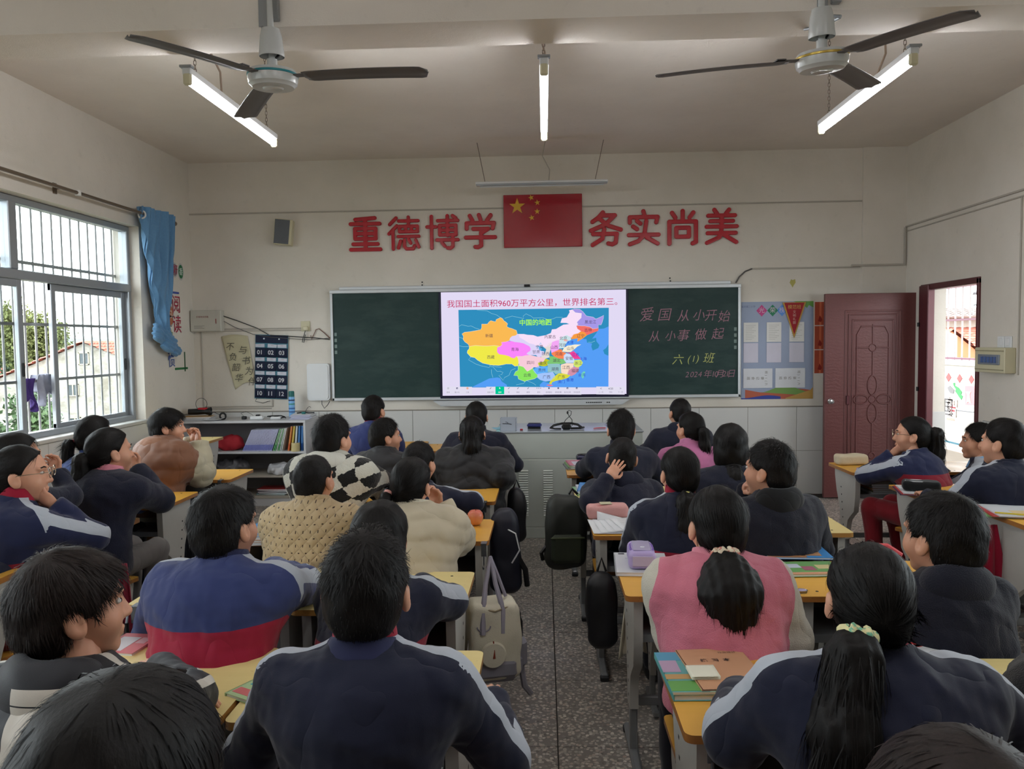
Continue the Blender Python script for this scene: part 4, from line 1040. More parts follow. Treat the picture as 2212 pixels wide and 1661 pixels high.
PROV = {
 'xinjiang': ((250, 186, 84), [(115,515),(150,492),(220,485),(250,480),(370,458),(385,430),(385,380),(440,380),(465,378),(485,350),(510,332),(555,345),(578,345),(583,318),(610,305),(645,290),(670,305),(690,335),(715,350),(740,375),(728,410),(755,428),(800,440),(860,465),(873,515),(850,535),(800,545),(775,570),(765,605),(720,620),(655,628),(665,660),(640,685),(560,672),(470,680),(400,680),(300,672),(215,688),(200,655),(155,625),(130,590),(135,550)]),
 'tibet': ((240, 234, 74), [(215,688),(300,672),(400,680),(470,680),(560,672),(640,685),(600,700),(598,760),(625,790),(700,800),(760,815),(790,835),(830,845),(865,815),(885,850),(893,900),(885,950),(840,955),(800,925),(720,925),(680,935),(620,945),(510,940),(470,930),(400,915),(330,875),(290,840),(235,830),(185,775),(190,745),(212,720)]),
 'qinghai': ((250, 136, 250), [(640,685),(665,660),(655,628),(720,620),(800,612),(840,622),(900,628),(960,640),(1000,660),(1040,680),(1058,715),(1050,745),(1010,770),(1000,785),(1035,800),(980,805),(940,815),(865,815),(830,845),(790,835),(760,815),(700,800),(625,790),(598,760),(600,700)]),
 'gansu': ((222, 212, 248), [(873,515),(895,520),(905,560),(960,590),(990,610),(1040,640),(1090,650),(1130,670),(1165,690),(1170,730),(1200,745),(1240,750),(1245,790),(1200,820),(1160,830),(1130,800),(1040,800),(1000,785),(1010,770),(1050,745),(1058,715),(1040,680),(1000,660),(960,640),(900,628),(840,622),(800,612),(765,605),(775,570),(800,545),(850,535)]),
 'neimenggu': ((248, 224, 248), [(873,515),(960,515),(1010,525),(1090,530),(1150,550),(1260,530),(1330,500),(1345,450),(1400,445),(1450,415),(1500,385),(1585,378),(1540,360),(1460,358),(1480,300),(1545,285),(1585,215),(1575,190),(1620,178),(1660,220),(1745,230),(1740,290),(1700,330),(1680,355),(1700,380),(1675,400),(1690,440),(1740,470),(1700,500),(1640,515),(1610,560),(1545,525),(1480,550),(1445,600),(1400,600),(1350,620),(1330,680),(1260,690),(1200,680),(1130,670),(1090,650),(1040,640),(990,610),(960,590),(905,560),(895,520)]),
 'heilongjiang': ((166, 152, 232), [(1610,190),(1640,170),(1720,175),(1760,205),(1810,265),(1900,280),(1940,305),(2000,280),(2045,255),(2040,290),(2025,350),(2010,385),(1970,385),(1975,430),(1900,440),(1860,415),(1790,400),(1740,400),(1680,395),(1700,370),(1680,355),(1700,330),(1740,290),(1745,230),(1660,220)]),
 'jilin': ((244, 112, 104), [(1680,395),(1740,400),(1790,400),(1860,415),(1900,440),(1975,430),(1970,465),(1930,480),(1880,500),(1820,525),(1790,485),(1740,475),(1720,460),(1690,440)]),
 'liaoning': ((248, 156, 66), [(1740,475),(1790,485),(1820,525),(1770,565),(1690,615),(1695,570),(1650,575),(1605,580),(1610,545),(1640,515),(1700,500)]),
 'hebei': ((204, 228, 234), [(1445,555),(1480,550),(1545,525),(1600,560),(1605,590),(1560,610),(1530,650),(1510,700),(1440,710),(1440,640),(1445,590)]),
 'beijing': ((246, 160, 150), [(1510,585),(1560,590),(1540,612),(1505,605)]),
 'shanxi': ((244, 168, 244), [(1350,620),(1400,600),(1445,590),(1440,710),(1430,730),(1340,770),(1325,700)]),
 'shaanxi': ((230, 220, 214), [(1300,640),(1340,630),(1330,700),(1310,780),(1310,830),(1250,850),(1200,830),(1210,790),(1250,780),(1270,720),(1230,690),(1280,680)]),
 'ningxia': ((92, 182, 232), [(1190,630),(1200,640),(1195,680),(1210,700),(1195,740),(1170,720),(1125,685),(1165,670)]),
 'shandong': ((248, 238, 212), [(1510,700),(1560,670),(1610,665),(1655,655),(1740,655),(1690,680),(1640,725),(1600,755),(1540,755),(1485,750)]),
 'henan': ((250, 136, 84), [(1430,725),(1480,720),(1485,755),(1540,770),(1510,800),(1510,850),(1440,845),(1380,820),(1345,790),(1340,770)]),
 'jiangsu': ((240, 70, 150), [(1540,755),(1580,770),(1640,745),(1690,790),(1740,850),(1650,850),(1620,820),(1600,785)]),
 'anhui': ((204, 222, 250), [(1540,775),(1590,785),(1620,820),(1650,860),(1650,900),(1540,905),(1510,860),(1505,810)]),
 'zhejiang': ((214, 234, 110), [(1650,870),(1740,860),(1765,900),(1750,935),(1700,970),(1650,950),(1640,910)]),
 'hubei': ((126, 198, 116), [(1310,815),(1380,820),(1440,850),(1510,860),(1540,900),(1480,920),(1400,915),(1290,920),(1280,890),(1320,870)]),
 'chongqing': ((196, 202, 44), [(1260,850),(1315,870),(1280,890),(1290,940),(1240,955),(1160,940),(1155,905),(1230,890)]),
 'sichuan': ((248, 204, 218), [(865,815),(940,815),(980,805),(1040,800),(1130,820),(1200,830),(1255,850),(1230,890),(1155,905),(1170,950),(1175,970),(1100,965),(1060,1000),(1010,1025),(960,960),(900,950),(893,900),(885,850)]),
 'yunnan': ((140, 230, 96), [(885,950),(900,940),(960,965),(1010,1025),(1090,965),(1090,1000),(1130,1050),(1165,1090),(1110,1125),(1050,1140),(1000,1150),(980,1165),(890,1130),(880,1085),(825,1080),(850,1030),(885,1010)]),
 'guizhou': ((96, 176, 250), [(1090,1000),(1150,960),(1240,955),(1290,955),(1290,1030),(1230,1045),(1140,1060),(1110,1040)]),
 'hunan': ((146, 194, 200), [(1290,920),(1400,915),(1450,920),(1470,960),(1475,1040),(1400,1060),(1370,1030),(1290,1030)]),
 'jiangxi': ((250, 222, 200), [(1470,930),(1540,910),(1640,910),(1640,960),(1580,1000),(1560,1060),(1500,1055),(1475,1040)]),
 'fujian': ((212, 146, 170), [(1580,985),(1640,960),(1715,965),(1710,1010),(1660,1060),(1610,1085),(1560,1050)]),
 'guangxi': ((164, 196, 250), [(1150,1060),(1230,1045),(1290,1040),(1360,1030),(1385,1070),(1390,1110),(1330,1150),(1260,1160),(1190,1140),(1150,1110)]),
 'guangdong': ((218, 218, 62), [(1385,1090),(1440,1050),(1500,1050),(1560,1065),(1600,1075),(1560,1110),(1480,1135),(1400,1150),(1350,1170),(1340,1200),(1310,1190),(1330,1150)]),
 'taiwan': ((116, 212, 186), [(1780,1020),(1800,1025),(1790,1075),(1770,1120),(1745,1085),(1755,1045)]),
 'hainan': ((240, 120, 130), [(1275,1212),(1300,1204),(1365,1212),(1330,1226)])}
def ribbon(name, pts, d, w, col, closed=True):
    g = G(); n = len(pts); V = []; F = []
    for i in range(n):
        a = Vector(pts[i-1] if closed or i else pts[0]); b = Vector(pts[(i+1) % n] if closed or i < n-1 else pts[-1])
        t = (b-a); t = t.normalized() if t.length else Vector((1, 0)); nn = Vector((-t.y, t.x))*w/2
        p = Vector(pts[i]); V += [(p.x+nn.x, -d, p.y+nn.y), (p.x-nn.x, -d, p.y-nn.y)]
    for i in range(n if closed else n-1): j = (i+1) % n; F.append((2*i, 2*i+1, 2*j+1, 2*j))
    g.raw(V, F); return g.obj(name, emit('screen_%d_%d_%d' % tuple(col), col, 1), ds, smooth=False)
for nm, (c, P) in PROV.items():
    pts = mp(P); flat('province', pts, .0617, c); ribbon('border', pts, .0621, .0022, (248, 244, 236) if nm in ('xinjiang', 'tibet', 'yunnan', 'heilongjiang') else c)
for L in ([(320, 188), (460, 200), (520, 235), (590, 255), (640, 290)], [(700, 300), (800, 270), (960, 302), (950, 270), (990, 238), (1060, 270), (1090, 295), (1220, 290), (1290, 318), (1360, 305), (1400, 285), (1490, 285)],
          [(75, 412), (110, 390), (200, 410), (240, 405), (300, 435), (355, 450)], [(75, 560), (130, 580)], [(80, 680), (130, 690), (210, 688)],
          [(235, 830), (205, 870), (300, 925), (370, 950), (490, 975), (500, 940)], [(500, 960), (540, 965), (600, 1030), (640, 1025), (680, 1040), (660, 1070), (620, 1080), (680, 1150), (700, 1110), (760, 1080), (790, 1010), (850, 985)],
          [(540, 950), (580, 965), (660, 970)], [(520, 1000), (520, 1050), (540, 1110)], [(980, 1165), (960, 1190), (860, 1210)], [(1000, 1150), (1050, 1170), (1100, 1190), (1130, 1215)], [(1840, 620), (1880, 625), (1930, 605)]):
    ribbon('river_line', mp(L), .0619, .0022, (176, 232, 240), False)
def stext(txt, px, py, size, col, d=.0625, **kw):
    x, z = scr(px, py); me = text_mesh(txt, size, name='screen_text', **kw); me.materials.append(emit('screen_%d_%d_%d' % tuple(col), col, 1))
    link('screen_text', me, ds, (x, -d, z), (PI/2, 0, 0))
for s_, x, y in (('新疆', 487, 542), ('西藏', 510, 835), ('青海', 840, 728), ('甘肃', 1130, 760), ('宁夏', 1175, 690), ('内蒙古', 1320, 553), ('黑龙江', 1865, 350), ('吉林', 1835, 460), ('辽宁', 1735, 540), ('北京', 1500, 572), ('河北', 1490, 665), ('山西', 1375, 695), ('山东', 1600, 710), ('陕西', 1260, 785), ('河南', 1440, 788), ('安徽', 1580, 847), ('浙江', 1705, 912), ('湖北', 1410, 876), ('重庆', 1225, 913), ('四川', 1055, 907), ('贵州', 1210, 1008), ('湖南', 1390, 993), ('江西', 1540, 970), ('福建', 1665, 1015), ('云南', 1010, 1080), ('广西', 1275, 1102), ('广东', 1478, 1100)):
    stext(s_, 980+x/6.32, 640+y/6.32, .040, (70, 52, 78))
for s_, x, y in (('天津', 1590, 628), ('上海', 1770, 850), ('江苏', 1665, 797), ('台湾', 1755, 1072), ('香港', 1593, 1140), ('澳门', 1475, 1165)):
    stext(s_, 980+x/6.32, 640+y/6.32, .038, (30, 44, 190))
stext('中国的地图', 1157, 697, .067, (170, 250, 80), bold=.0012)
stext('我国国土面积960万平方公里，世界排名第三。', 1149, 655, .082, (196, 34, 92), width=1.745)
# slide tool bar
UI = (226, 222, 240)
for r_ in ((963, 836.5, 1020, 853), (1051, 836, 1175, 853), (1177, 836, 1257, 852), (1289, 834, 1350, 851)): flat('tool_bar', rect(*r_), .0622, UI)
flat('tool_button', rect(1071, 835.5, 1090, 852), .0624, (0, 200, 150))
for x, s_ in ((968, '菜单'), (987.5, '最小化'), (1010, '工具'), (1060.5, '智能书写'), (1080.5, '选择'), (1100, '笔'), (1120, '橡皮'), (1142, '撤销'), (1165, '更多'), (1187, '视频展台'), (1207, '录制胶囊'), (1227, '板书记录'), (1247, '手机投屏'), (1299, '上一页'), (1320, '页码'), (1341, '下一页')):
    stext(s_, x, 849-(x-968)*.008, .017, (255, 255, 255) if s_ == '选择' else (130, 126, 150), .0628)
stext('4/20', 1320, 838.5, .028, (60, 60, 80), .0628); stext('<', 1299, 838.5, .034, (60, 60, 80), .0628); stext('>', 1341, 838, .034, (60, 60, 80), .0628)
def icon(x, y, kind):
    cx, cz = scr(x, y); d = .0627; q = []
    if kind == 'lines':
        for k in (-1, 0, 1): flat('icon', [(cx-.009, cz+k*.007-.001), (cx+.009, cz+k*.007-.001), (cx+.009, cz+k*.007+.001), (cx-.009, cz+k*.007+.001)], d, (70, 70, 96))
    elif kind == 'sq': flat('icon', [(cx-.009, cz-.008), (cx+.009, cz-.008), (cx+.009, cz+.008), (cx-.009, cz+.008)], d, (70, 70, 110)); flat('icon', [(cx-.002, cz-.004), (cx+.006, cz-.004), (cx+.006, cz+.002), (cx-.002, cz+.002)], d+.0003, UI)
    elif kind == 'pen': flat('icon', [(cx-.010, cz-.009), (cx-.004, cz-.007), (cx+.009, cz+.006), (cx+.006, cz+.009), (cx-.008, cz-.004)], d, (60, 60, 96))
    elif kind == 'dot': flat('icon', [(cx+.009*math.cos(a), cz+.009*math.sin(a)) for a in np.linspace(0, 2*PI, 12, endpoint=False)], d, (86, 84, 120))
    elif kind == 'face': flat('icon', [(cx+.012*math.cos(a), cz+.012*math.sin(a)) for a in np.linspace(0, 2*PI, 14, endpoint=False)], d, (236, 176, 150))
    elif kind == 'arrow': flat('icon', [(cx-.006, cz+.010), (cx-.006, cz-.006), (cx-.001, cz-.002), (cx+.003, cz-.009), (cx+.006, cz-.007), (cx+.002, cz), (cx+.007, cz)], d, (255, 255, 255))
for x, k in ((968, 'lines'), (987.5, 'sq'), (1010, 'face'), (1060.5, 'pen'), (1080.5, 'arrow'), (1100, 'pen'), (1120, 'pen'), (1142, 'pen'), (1187, 'dot'), (1207, 'dot'), (1227, 'sq'), (1247, 'sq')): icon(x, 840-(x-968)*.008, k)
for x in (1161, 1165, 1169): flat('icon', rect(x-.8, 837.6, x+.8, 839), .0627, (60, 60, 96))
# ------------------------------------------------------------------ knot of the curtain
def knot():
    def f(X, Y, Z):
        d = ell_sd(X, Y, Z, (.0, .045, .235), (.050, .10, .075)); d = smin(d, ell_sd(X, Y, Z, (.0, -.065, .225), (.040, .075, .085)), .02)
        d = smin(d, ell_sd(X, Y, Z, (.005, .13, .13), (.052, .13, .085)), .03); d = smin(d, ell_sd(X, Y, Z, (0, .27, .06), (.035, .085, .05)), .03)
        d = smin(d, cap_sd(X, Y, Z, (.0, -.10, .29), (.0, -.03, .17), .032, .03), .01)
        return d+.007*np.sin((Z*1.2+Y*.55)*120+2*np.sin(Y*18))+.004*wob(X, Y, Z, 60)
    v, f_ = snet(f, (-.1, -.2, -.02), (.12, .42, .38), .0075); return mesh_from('knot', v, f_, M_CURT)
link('knot', knot(), cur)

# ------------------------------------------------------------------ ceiling fans
M_FANB = M('fan_blade_grey', (96, 92, 92), .5, .3, .5, .12, 5); M_FANW = M('fan_white_enamel', (190, 192, 192), .25, 0, .5, .05)
M_TEAL = M('teal_band', (30, 120, 130), .3); M_GOLD = M('gold_band', (176, 150, 70), .3, .5); M_GALV = M('galvanised_plate', (150, 154, 158), .4, .6, .5, .1)
def fan(label, x, y, z, angs, band, tilt):
    t = thing('ceiling_fan', label, 'fan', (x, y, z), 0, 'ceiling fans below the beam', rot=tilt)
    prof = [(0, -.048), (.04, -.052), (.045, -.046), (.088, -.044), (.094, -.036), (.102, -.030), (.106, -.012), (.106, .012), (.098, .026), (.05, .034), (.0, .036)]
    G().lathe(prof, n=40).obj('motor_housing', M_FANW, t, ang=25)
    G().lathe([(.1055, .002), (.1085, .004), (.1085, .011), (.1055, .013)], n=40).obj('trim_band', band, t)
    G().lathe([(.0, .036), (.022, .04), (.022, .075), (.0, .08)], n=16).obj('shaft_collar', M_FANW, t)
    G().lathe([(.014, .05), (.014, .20), (.012, .34)], n=12).obj('down_rod', M_FANW, t)
    G().lathe([(.052, .085), (.054, .09), (.046, .17), (.038, .20), (.018, .205)], n=28).lathe([(.049, .086), (.043, .165), (.03, .195)], n=28).obj('canopy_cup', M_FANW, t)
    G().tube([(.01, 0, .07), (.03, .01, .10), (.0, .02, .14)], .006, 6).obj('wire', M_BLK, t)
    for i, a in enumerate(angs):
        a = math.radians(a); ca, sa = math.cos(a), math.sin(a)
        g = G(); R0, R1 = .15, .70
        def fn(u, v, off=0):
            r = R0+(R1-R0)*u; w = .052*(1+.12*u); 
            if u > .93: w *= math.sqrt(max(0.02, 1-((u-.93)/.07)**2))
            if u < .05: w *= .8+.2*u/.05
            s = (v-.5)*2*w; zz = -.004-s*.10-.10*s*s/.05+.004*math.cos(v*PI*2)-.02*u*u
            return (r*ca-s*sa, r*sa+s*ca, zz+off)
        g.grid(fn, 26, 8)
        o = g.obj('blade', M_FANB, t, ang=60); md = o.modifiers.new('t', 'SOLIDIFY'); md.thickness = .003
        G().box(.085, .19, -.020, .020, -.003, .003, bev=.002).box(.16, .20, -.03, .03, .0, .006, bev=.002).obj('blade_bracket', M_FANB, t).rotation_euler = (0, 0, a)
    return t
fan('dusty grey ceiling fan with teal band, left of the blackboard', -1.162, 3.40, 2.765, (-9, 121, -115), M_TEAL, (.05, 0, 0))
fan('dusty grey ceiling fan with gold band, right side near the door', 1.172, 3.38, 2.77, (184, 52, -66), M_GOLD, (.10, -.05, 0))
for x, y0 in ((-1.19, 3.38), (1.22, 3.37)):
    b = thing('fan_bracket', 'galvanised strap bracket on the beam above the %s fan' % ('teal banded' if x < 0 else 'gold banded'), 'bracket', (x, 3.455, 3.0), 0, 'fan brackets on the beam')
    G().box(-.045, .0, -.006, 0, -.0, .45, bev=.002).box(.01, .05, -.03, -.0, .02, .45, bev=.004).obj('strap', M_GALV, b)
    g = G(); g.tube([(-.03, -.004, .0), (-.01, -.02, -.03), (.03, -.07, -.055)], .007, 8); g.tube([(-.03, .20, -.0), (.0, .06, -.045), (.03, -.06, -.055)], .007, 8)
    g.obj('hanger', M_GALV, b)

# ------------------------------------------------------------------ tube lights on chains
M_TUBE = emit('fluorescent_tube', (250, 252, 255), TUBE_EMIT)
M_CHAIN = M('rusty_chain', (120, 108, 98), .6, .3)
def tubelight(label, x, y0, z):
    t = thing('tube_light', label, 'lamp', (x, y0, z), 0, 'fluorescent tubes hung on chains')
    G().box(-.022, .022, .0, 1.24, .018, .055, bev=.005).obj('batten', M_WHITE, t)
    for y in (.012, 1.228): G().box(-.020, .020, y-.012, y+.012, -.030, .030, bev=.007).obj('lamp_holder', M_CREAMP, t)
    G().tube([(0, .026, -.012), (0, 1.214, -.012)], .013, 14).obj('tube', M_TUBE, t)
    G().box(-.03, .03, -.012, .022, .05, .062, bev=.002).obj('end_hook', M_ALU, t)
    for y in (.10, 1.10):
        g = G(); zz = .055; k = 0
        while zz < ZC-z-.01:
            a = (k % 2)*PI/2; ca, sa = math.cos(a)*.006, math.sin(a)*.006
            g.tube([(ca, y+sa, zz+.003), (ca*.5, y+sa*.5, zz), (-ca*.5, y-sa*.5, zz), (-ca, y-sa, zz+.003), (-ca, y-sa, zz+.021), (-ca*.5, y-sa*.5, zz+.024), (ca*.5, y+sa*.5, zz+.024), (ca, y+sa, zz+.021)], .0018, 4, closed=True)
            zz += .0205; k += 1
        g.obj('chain', M_CHAIN, t)
    G().tube([(0, .42, .055), (.02, .36, .15), (-.03, .26, .30), (-.02, .2, .45), (0, .16, ZC-z)], .006, 6).obj('power_cord', M('pinkish_cord', (160, 140, 126), .6), t)
tubelight('lit fluorescent tube hung below the left ceiling fan', -1.72, 3.79, 2.905)
tubelight('lit fluorescent tube hung over the middle aisle', .013, 3.79, 2.905)
tubelight('lit fluorescent tube hung beyond the right ceiling fan', 1.74, 3.79, 2.905)
# unseen back-of-room tubes, added to light the near desks and the beam
tubelight('added lit tube, out of view over the back left desks', -1.72, .5, 2.905)
tubelight('added lit tube, out of view over the back right desks', 1.74, .5, 2.905); tubelight('added lit tube, out of view over the back of the aisle', .013, .5, 2.905)
# light bar above the flag
bl_ = thing('board_light', 'unlit white strip light hung over the flag board', 'lamp', (0, 7.55, 3.115))
p = atY(1172, 412, 7.55)
G().box(-.64, .62, -.05, .05, -.012, .018, bev=.006).obj('housing', M_WHITE, bl_)
G().box(-.63, .61, -.055, -.048, -.022, -.004, bev=.002).obj('reflector', M_ALU, bl_)
G().tube([(-.60, 0, -.02), (.58, 0, -.02)], .010, 10).obj('tube', M('unlit_tube', (205, 208, 210), .3), bl_)
G().tube([(.06, 0, .02), (.07, -.02, .12), (.0, -.03, .25), (.03, -.02, ZC-3.115)], .005, 6).obj('power_cord', M_COND, bl_)
for x0, x1 in ((-.55, -.62), (.50, .58)): G().tube([(x0, 0, .018), (x1, -.03, ZC-3.115)], .0035, 5).obj('wire', M_CHAIN, bl_)

# ------------------------------------------------------------------ things on the front wall
sp = thing('wall_speaker', 'small cream wall speaker tilted on the front wall', 'speaker', (-2.68, YF-.055, 2.77), rot=(0, .10, .12))
G().box(-.085, .095, -.06, .05, -.135, .125, bev=.006).obj('cabinet', M_CREAMP, sp)
G().box(-.080, .068, -.066, -.055, -.128, .118, bev=.002).obj('grille', M('grey_speaker_grille', (96, 100, 106), .8, bump=.5, bs=300), sp)
mb = thing('media_box', 'white metal junction box in the left corner', 'box', (XL+.01, YF, 1.755))
G().box(0, .325, -.09, 0, 0, .22, bev=.004).obj('housing', M('box_enamel', (196, 194, 184), .45), mb)
G().box(.005, .32, -.096, -.088, .005, .214, bev=.002).obj('cover', M('box_enamel', (196, 194, 184), .45), mb)
G().box(.27, .278, -.099, -.094, .08, .13, bev=.001).obj('latch', M('red_print', (140, 50, 46), .6), mb)
text_on_wall('多媒体信息箱', .13, .15, .022, M('red_print', (140, 50, 46), .6), mb, .0965)
for i in range(3): G().box(.04, .15-.02*(i % 2), -.0967, -.096, .03+.013*i, .034+.013*i).obj('small_print', M('grey_print', (130, 128, 122), .7), mb, smooth=False)
for nm, lb, pts, r in (('cable', 'black cable from the junction box across the phone pockets', [(-3.37, -.02, 1.92), (-3.2, -.012, 1.86), (-3.0, -.010, 1.78), (-2.88, -.012, 1.71), (-2.72, -.05, 1.70), (-2.55, -.02, 1.685), (-2.40, -.012, 1.675), (-2.24, -.012, 1.655)], .0045),
                       ('cable', 'thin grey cable sagging from the junction box', [(-3.37, -.02, 1.87), (-3.25, -.012, 1.80), (-3.05, -.012, 1.72), (-2.88, -.03, 1.69), (-2.6, -.03, 1.665), (-2.45, -.012, 1.655), (-2.24, -.012, 1.67)], .003)):
    tag(G().tube([(x, YF+y, z) for x, y, z in pts], r, 6).obj(nm, M_BLK if r > .004 else M('grey_cable', (88, 86, 84)), None), lb, 'cable')
ot = thing('wall_outlet', 'cream wall outlet with a plugged adapter', 'outlet', (-2.49, YF, 1.80))
G().box(-.05, .045, -.014, 0, -.055, .05, bev=.003).obj('plate', M_CREAMP, ot); G().box(-.02, .03, -.05, -.012, -.05, -.005, bev=.008).obj('adapter', M('adapter_cream', (214, 206, 176), .4), ot)
G().tube([(0, -.03, -.05), (-.01, -.035, -.09), (-.03, -.03, -.14), (-.035, -.03, -.17), (-.02, -.03, -.175), (-.01, -.03, -.13), (0, -.03, -.09)], .004, 6).obj('cord', M_BLK, ot)
tag(G().tube([(-2.44, YF-.012, 1.70), (-2.43, YF-.012, 1.66), (-2.41, YF-.012, 1.70), (-2.38, YF-.014, 1.76), (-2.35, YF-.014, 1.77), (-2.29, YF-.012, 1.72), (-2.235, YF-.012, 1.665)], .004, 6).obj('cable', M('brown_cable', (110, 70, 60), .6), None), 'brown cable looping from the outlet to the blackboard', 'cable')
# crumpled calligraphy sheet
ca = thing('calligraphy_sheet', 'yellowish calligraphy sheet taped below the junction box', 'paper', (-3.2, YF-.01, 1.42), 0)
def cs(u, v):
    x0 = -.16+.22*v*0-.02; xa = -.19+.13*v; xb = .09+.08*v if v < .7 else .146+.0*(v-.7)
    return (xa+(xb-xa)*u, -.004-.006*math.sin(u*5+v*4), .28-.56*v+.10*u*(v > .9)*(v-.9)*10+.02*math.sin(u*3))
G().grid(cs, 16, 16).obj('sheet', M_CREAM, ca, ang=80).modifiers.new('s', 'SOLIDIFY').thickness = .001
M_INK = M('faded_ink', (96, 92, 84), .9, vary=.3)
for i, ch in enumerate('与书为伴'): text_on_wall(ch, .035+.03*i, .13-.11*i, .095, M_INK, ca, .016, shear=.2)
for i, ch in enumerate('不负韶华'): text_on_wall(ch, -.10+.028*i, .17-.11*i, .09, M_INK, ca, .016, shear=.2)
# phone pocket chart
pc = thing('pocket_chart', 'navy phone pocket chart numbered one to twelve', 'pocket chart', (-2.88, YF-.012, 1.04), rot=(0, .045, 0))
M_PN = M('navy_pocket_fabric', (24, 32, 58), .8, vary=.15, vs=30, bump=.3); M_PB = M('teal_binding', (66, 118, 138), .7); M_CARD = M('pale_card', (200, 202, 214), .5)
G().box(-.175, .175, -.006, 0, 0, .672, bev=.002).obj('backing', M_PB, pc); G().box(-.170, .170, -.010, -.004, .585, .665, bev=.002).obj('header', M_PN, pc)
for x in (-.08, .08): G().cyl((x, -.014, .63), (x, -.008, .63), .008, n=12).obj('eyelet', M_ALU, pc)
for r in range(4):
    for c in range(3):
        x0 = -.172+c*.1155; z0 = .44-r*.143; n = r*3+c+1
        g = G(); g.grid(lambda u, v: (x0+.003+.110*u, -.012-.018*math.sin(PI*u)*(.4+.6*v), z0+.095*v), 10, 4); g.grid(lambda u, v: (x0+.003+.110*u, -.012-.018*math.sin(PI*u)*.4*v, z0), 10, 1)
        pk = g.obj('pocket', M_PN, pc); pk.modifiers.new('s', 'SOLIDIFY').thickness = .002
        G().tube([(x0+.003+.110*u, -.013-.018*math.sin(PI*u), z0+.096) for u in np.linspace(0, 1, 9)], .0026, 5).obj('binding', M_PB, pk)
        random.seed(n); a = random.uniform(-.08, .08)
        cd = G().box(-.048, .048, -.008, -.004, 0, .13, bev=.001).obj('card', M_CARD, pc); cd.location = (x0+.056, -.003, z0+.004); cd.rotation_euler = (0, a, 0)
        G().box(-.014, .014, -.0086, -.0079, .117, .119).obj('card_mark', M('red_print', (140, 50, 46), .6), cd, smooth=False)
        me = text_mesh('%02d' % n, .062, name='number', bold=.001); me.materials.append(M('white_print', (206, 208, 214), .6)); link('number', me, pk, (x0+.058, -.0325, z0+.045), (PI/2, 0, 0))
G().tube([(-.15, -.012, 0), (-.16, -.02, -.03), (-.08, -.02, -.045), (0, -.02, -.02), (-.04, -.02, -.03)], .003, 5).obj('string', M_BLK, pc)
# small white enclosure beside the board
ap = thing('wireless_box', 'flat white rounded device box beside the blackboard', 'device', (-2.355, YF, 1.02))
g = G(); g.prism(rrect(-.125, .112, 0, .385, .03), FW, 0, .05); g.obj('housing', M_WHITE, ap)
g = G(); g.prism(rrect(-.112, .098, .015, .37, .028), FW, .05, .058); g.obj('cover', M_WHITE, ap)
G().tube([(.02, -.03, 0), (.02, -.03, -.04), (.045, -.03, -.085), (.08, -.03, -.05), (.105, -.03, -.01)], .0035, 6).obj('cable', M_BLK, ap)
# spray can on the cabinet
sc = thing('spray_can', 'light blue spray can with green cap standing on the cabinet', 'can', (-2.62, 7.95, .857))
G().lathe([(0, 0), (.030, 0), (.031, .01), (.031, .20), (.028, .215), (.0, .216)], n=24).obj('body', M('light_blue_can', (120, 176, 226), .3, vary=.05), sc)
G().lathe([(0, .21), (.029, .212), (.029, .262), (.024, .270), (0, .272)], n=24).obj('cap', M('dark_green_cap', (20, 100, 96), .4), sc)
for z, w, c in ((.17, .03, (30, 40, 80)), (.13, .02, (60, 140, 130)), (.085, .03, (40, 90, 160)), (.05, .02, (50, 90, 150))): G().lathe([(.0313, z), (.0315, z+.001), (.0315, z+.012), (.0313, z+.013)], n=24).obj('label_band', M('can_band_%d' % int(z*1000), c, .4), sc)

# posters right of the board
po = thing('notice_poster', 'light blue class notice poster with clear pockets', 'poster', (2.015, YF, .985))
G().box(0, .725, -.004, 0, 0, .995).obj('sheet', M('poster_blue', (150, 162, 188), .4, vary=.1, vs=2), po, smooth=False)
def pf(name, P, d, c, parent=po): 
    g = G(); g.raw([(x, -d, z) for x, z in P], [tuple(range(len(P)))]); o = g.obj(name, M('print_%d_%d_%d' % c, c, .5), parent, smooth=False)
    bm = bmesh.new(); bm.from_mesh(o.data); bmesh.ops.triangulate(bm, faces=bm.faces, ngon_method='EAR_CLIP'); bm.to_mesh(o.data); bm.free(); return o
wv = lambda a, b, n, f: [(a+(b-a)*i/n, f(i/n)) for i in range(n+1)]
pf('printed_hill', [(0.04, .0), (.72, .0)]+wv(.72, .04, 20, lambda t: .085+.02*math.sin(t*7))[::1], .0045, (178, 92, 68))
pf('printed_hill', [(.2, .07), (.72, .03)]+wv(.72, .2, 16, lambda t: .10-.035*math.cos(t*6)), .0050, (112, 150, 78))
pf('printed_wave', [(0, 0), (.4, 0)]+wv(.4, 0, 12, lambda t: .025+.014*math.sin(t*5)), .0055, (52, 66, 150))
pf('printed_wave', [(.45, 0), (.725, 0), (.725, .12)]+wv(.70, .45, 10, lambda t: .09-.08*t), .0056, (190, 150, 80))
pf('printed_leaf', [(.52, .995), (.725, .995), (.725, .93), (.68, .955), (.66, .925), (.62, .96), (.58, .975)], .0045, (98, 150, 70))
for cx, c, ch in ((.205, (190, 66, 130), '光'), (.315, (30, 120, 84), '荣'), (.41, (86, 140, 214), '榜')):
    pf('printed_diamond', [(cx-.055, .905), (cx, .845), (cx+.055, .905), (cx, .965)], .0048 if cx < .4 else .0046, c)
    text_on_wall(ch, cx, .905, .062, M('diamond_text', (206, 190, 206), .6), po, .0052)
text_on_wall('城关第二小学', .07, .945, .024, M('grey_blue_print', (90, 104, 140), .6), po, .0045)
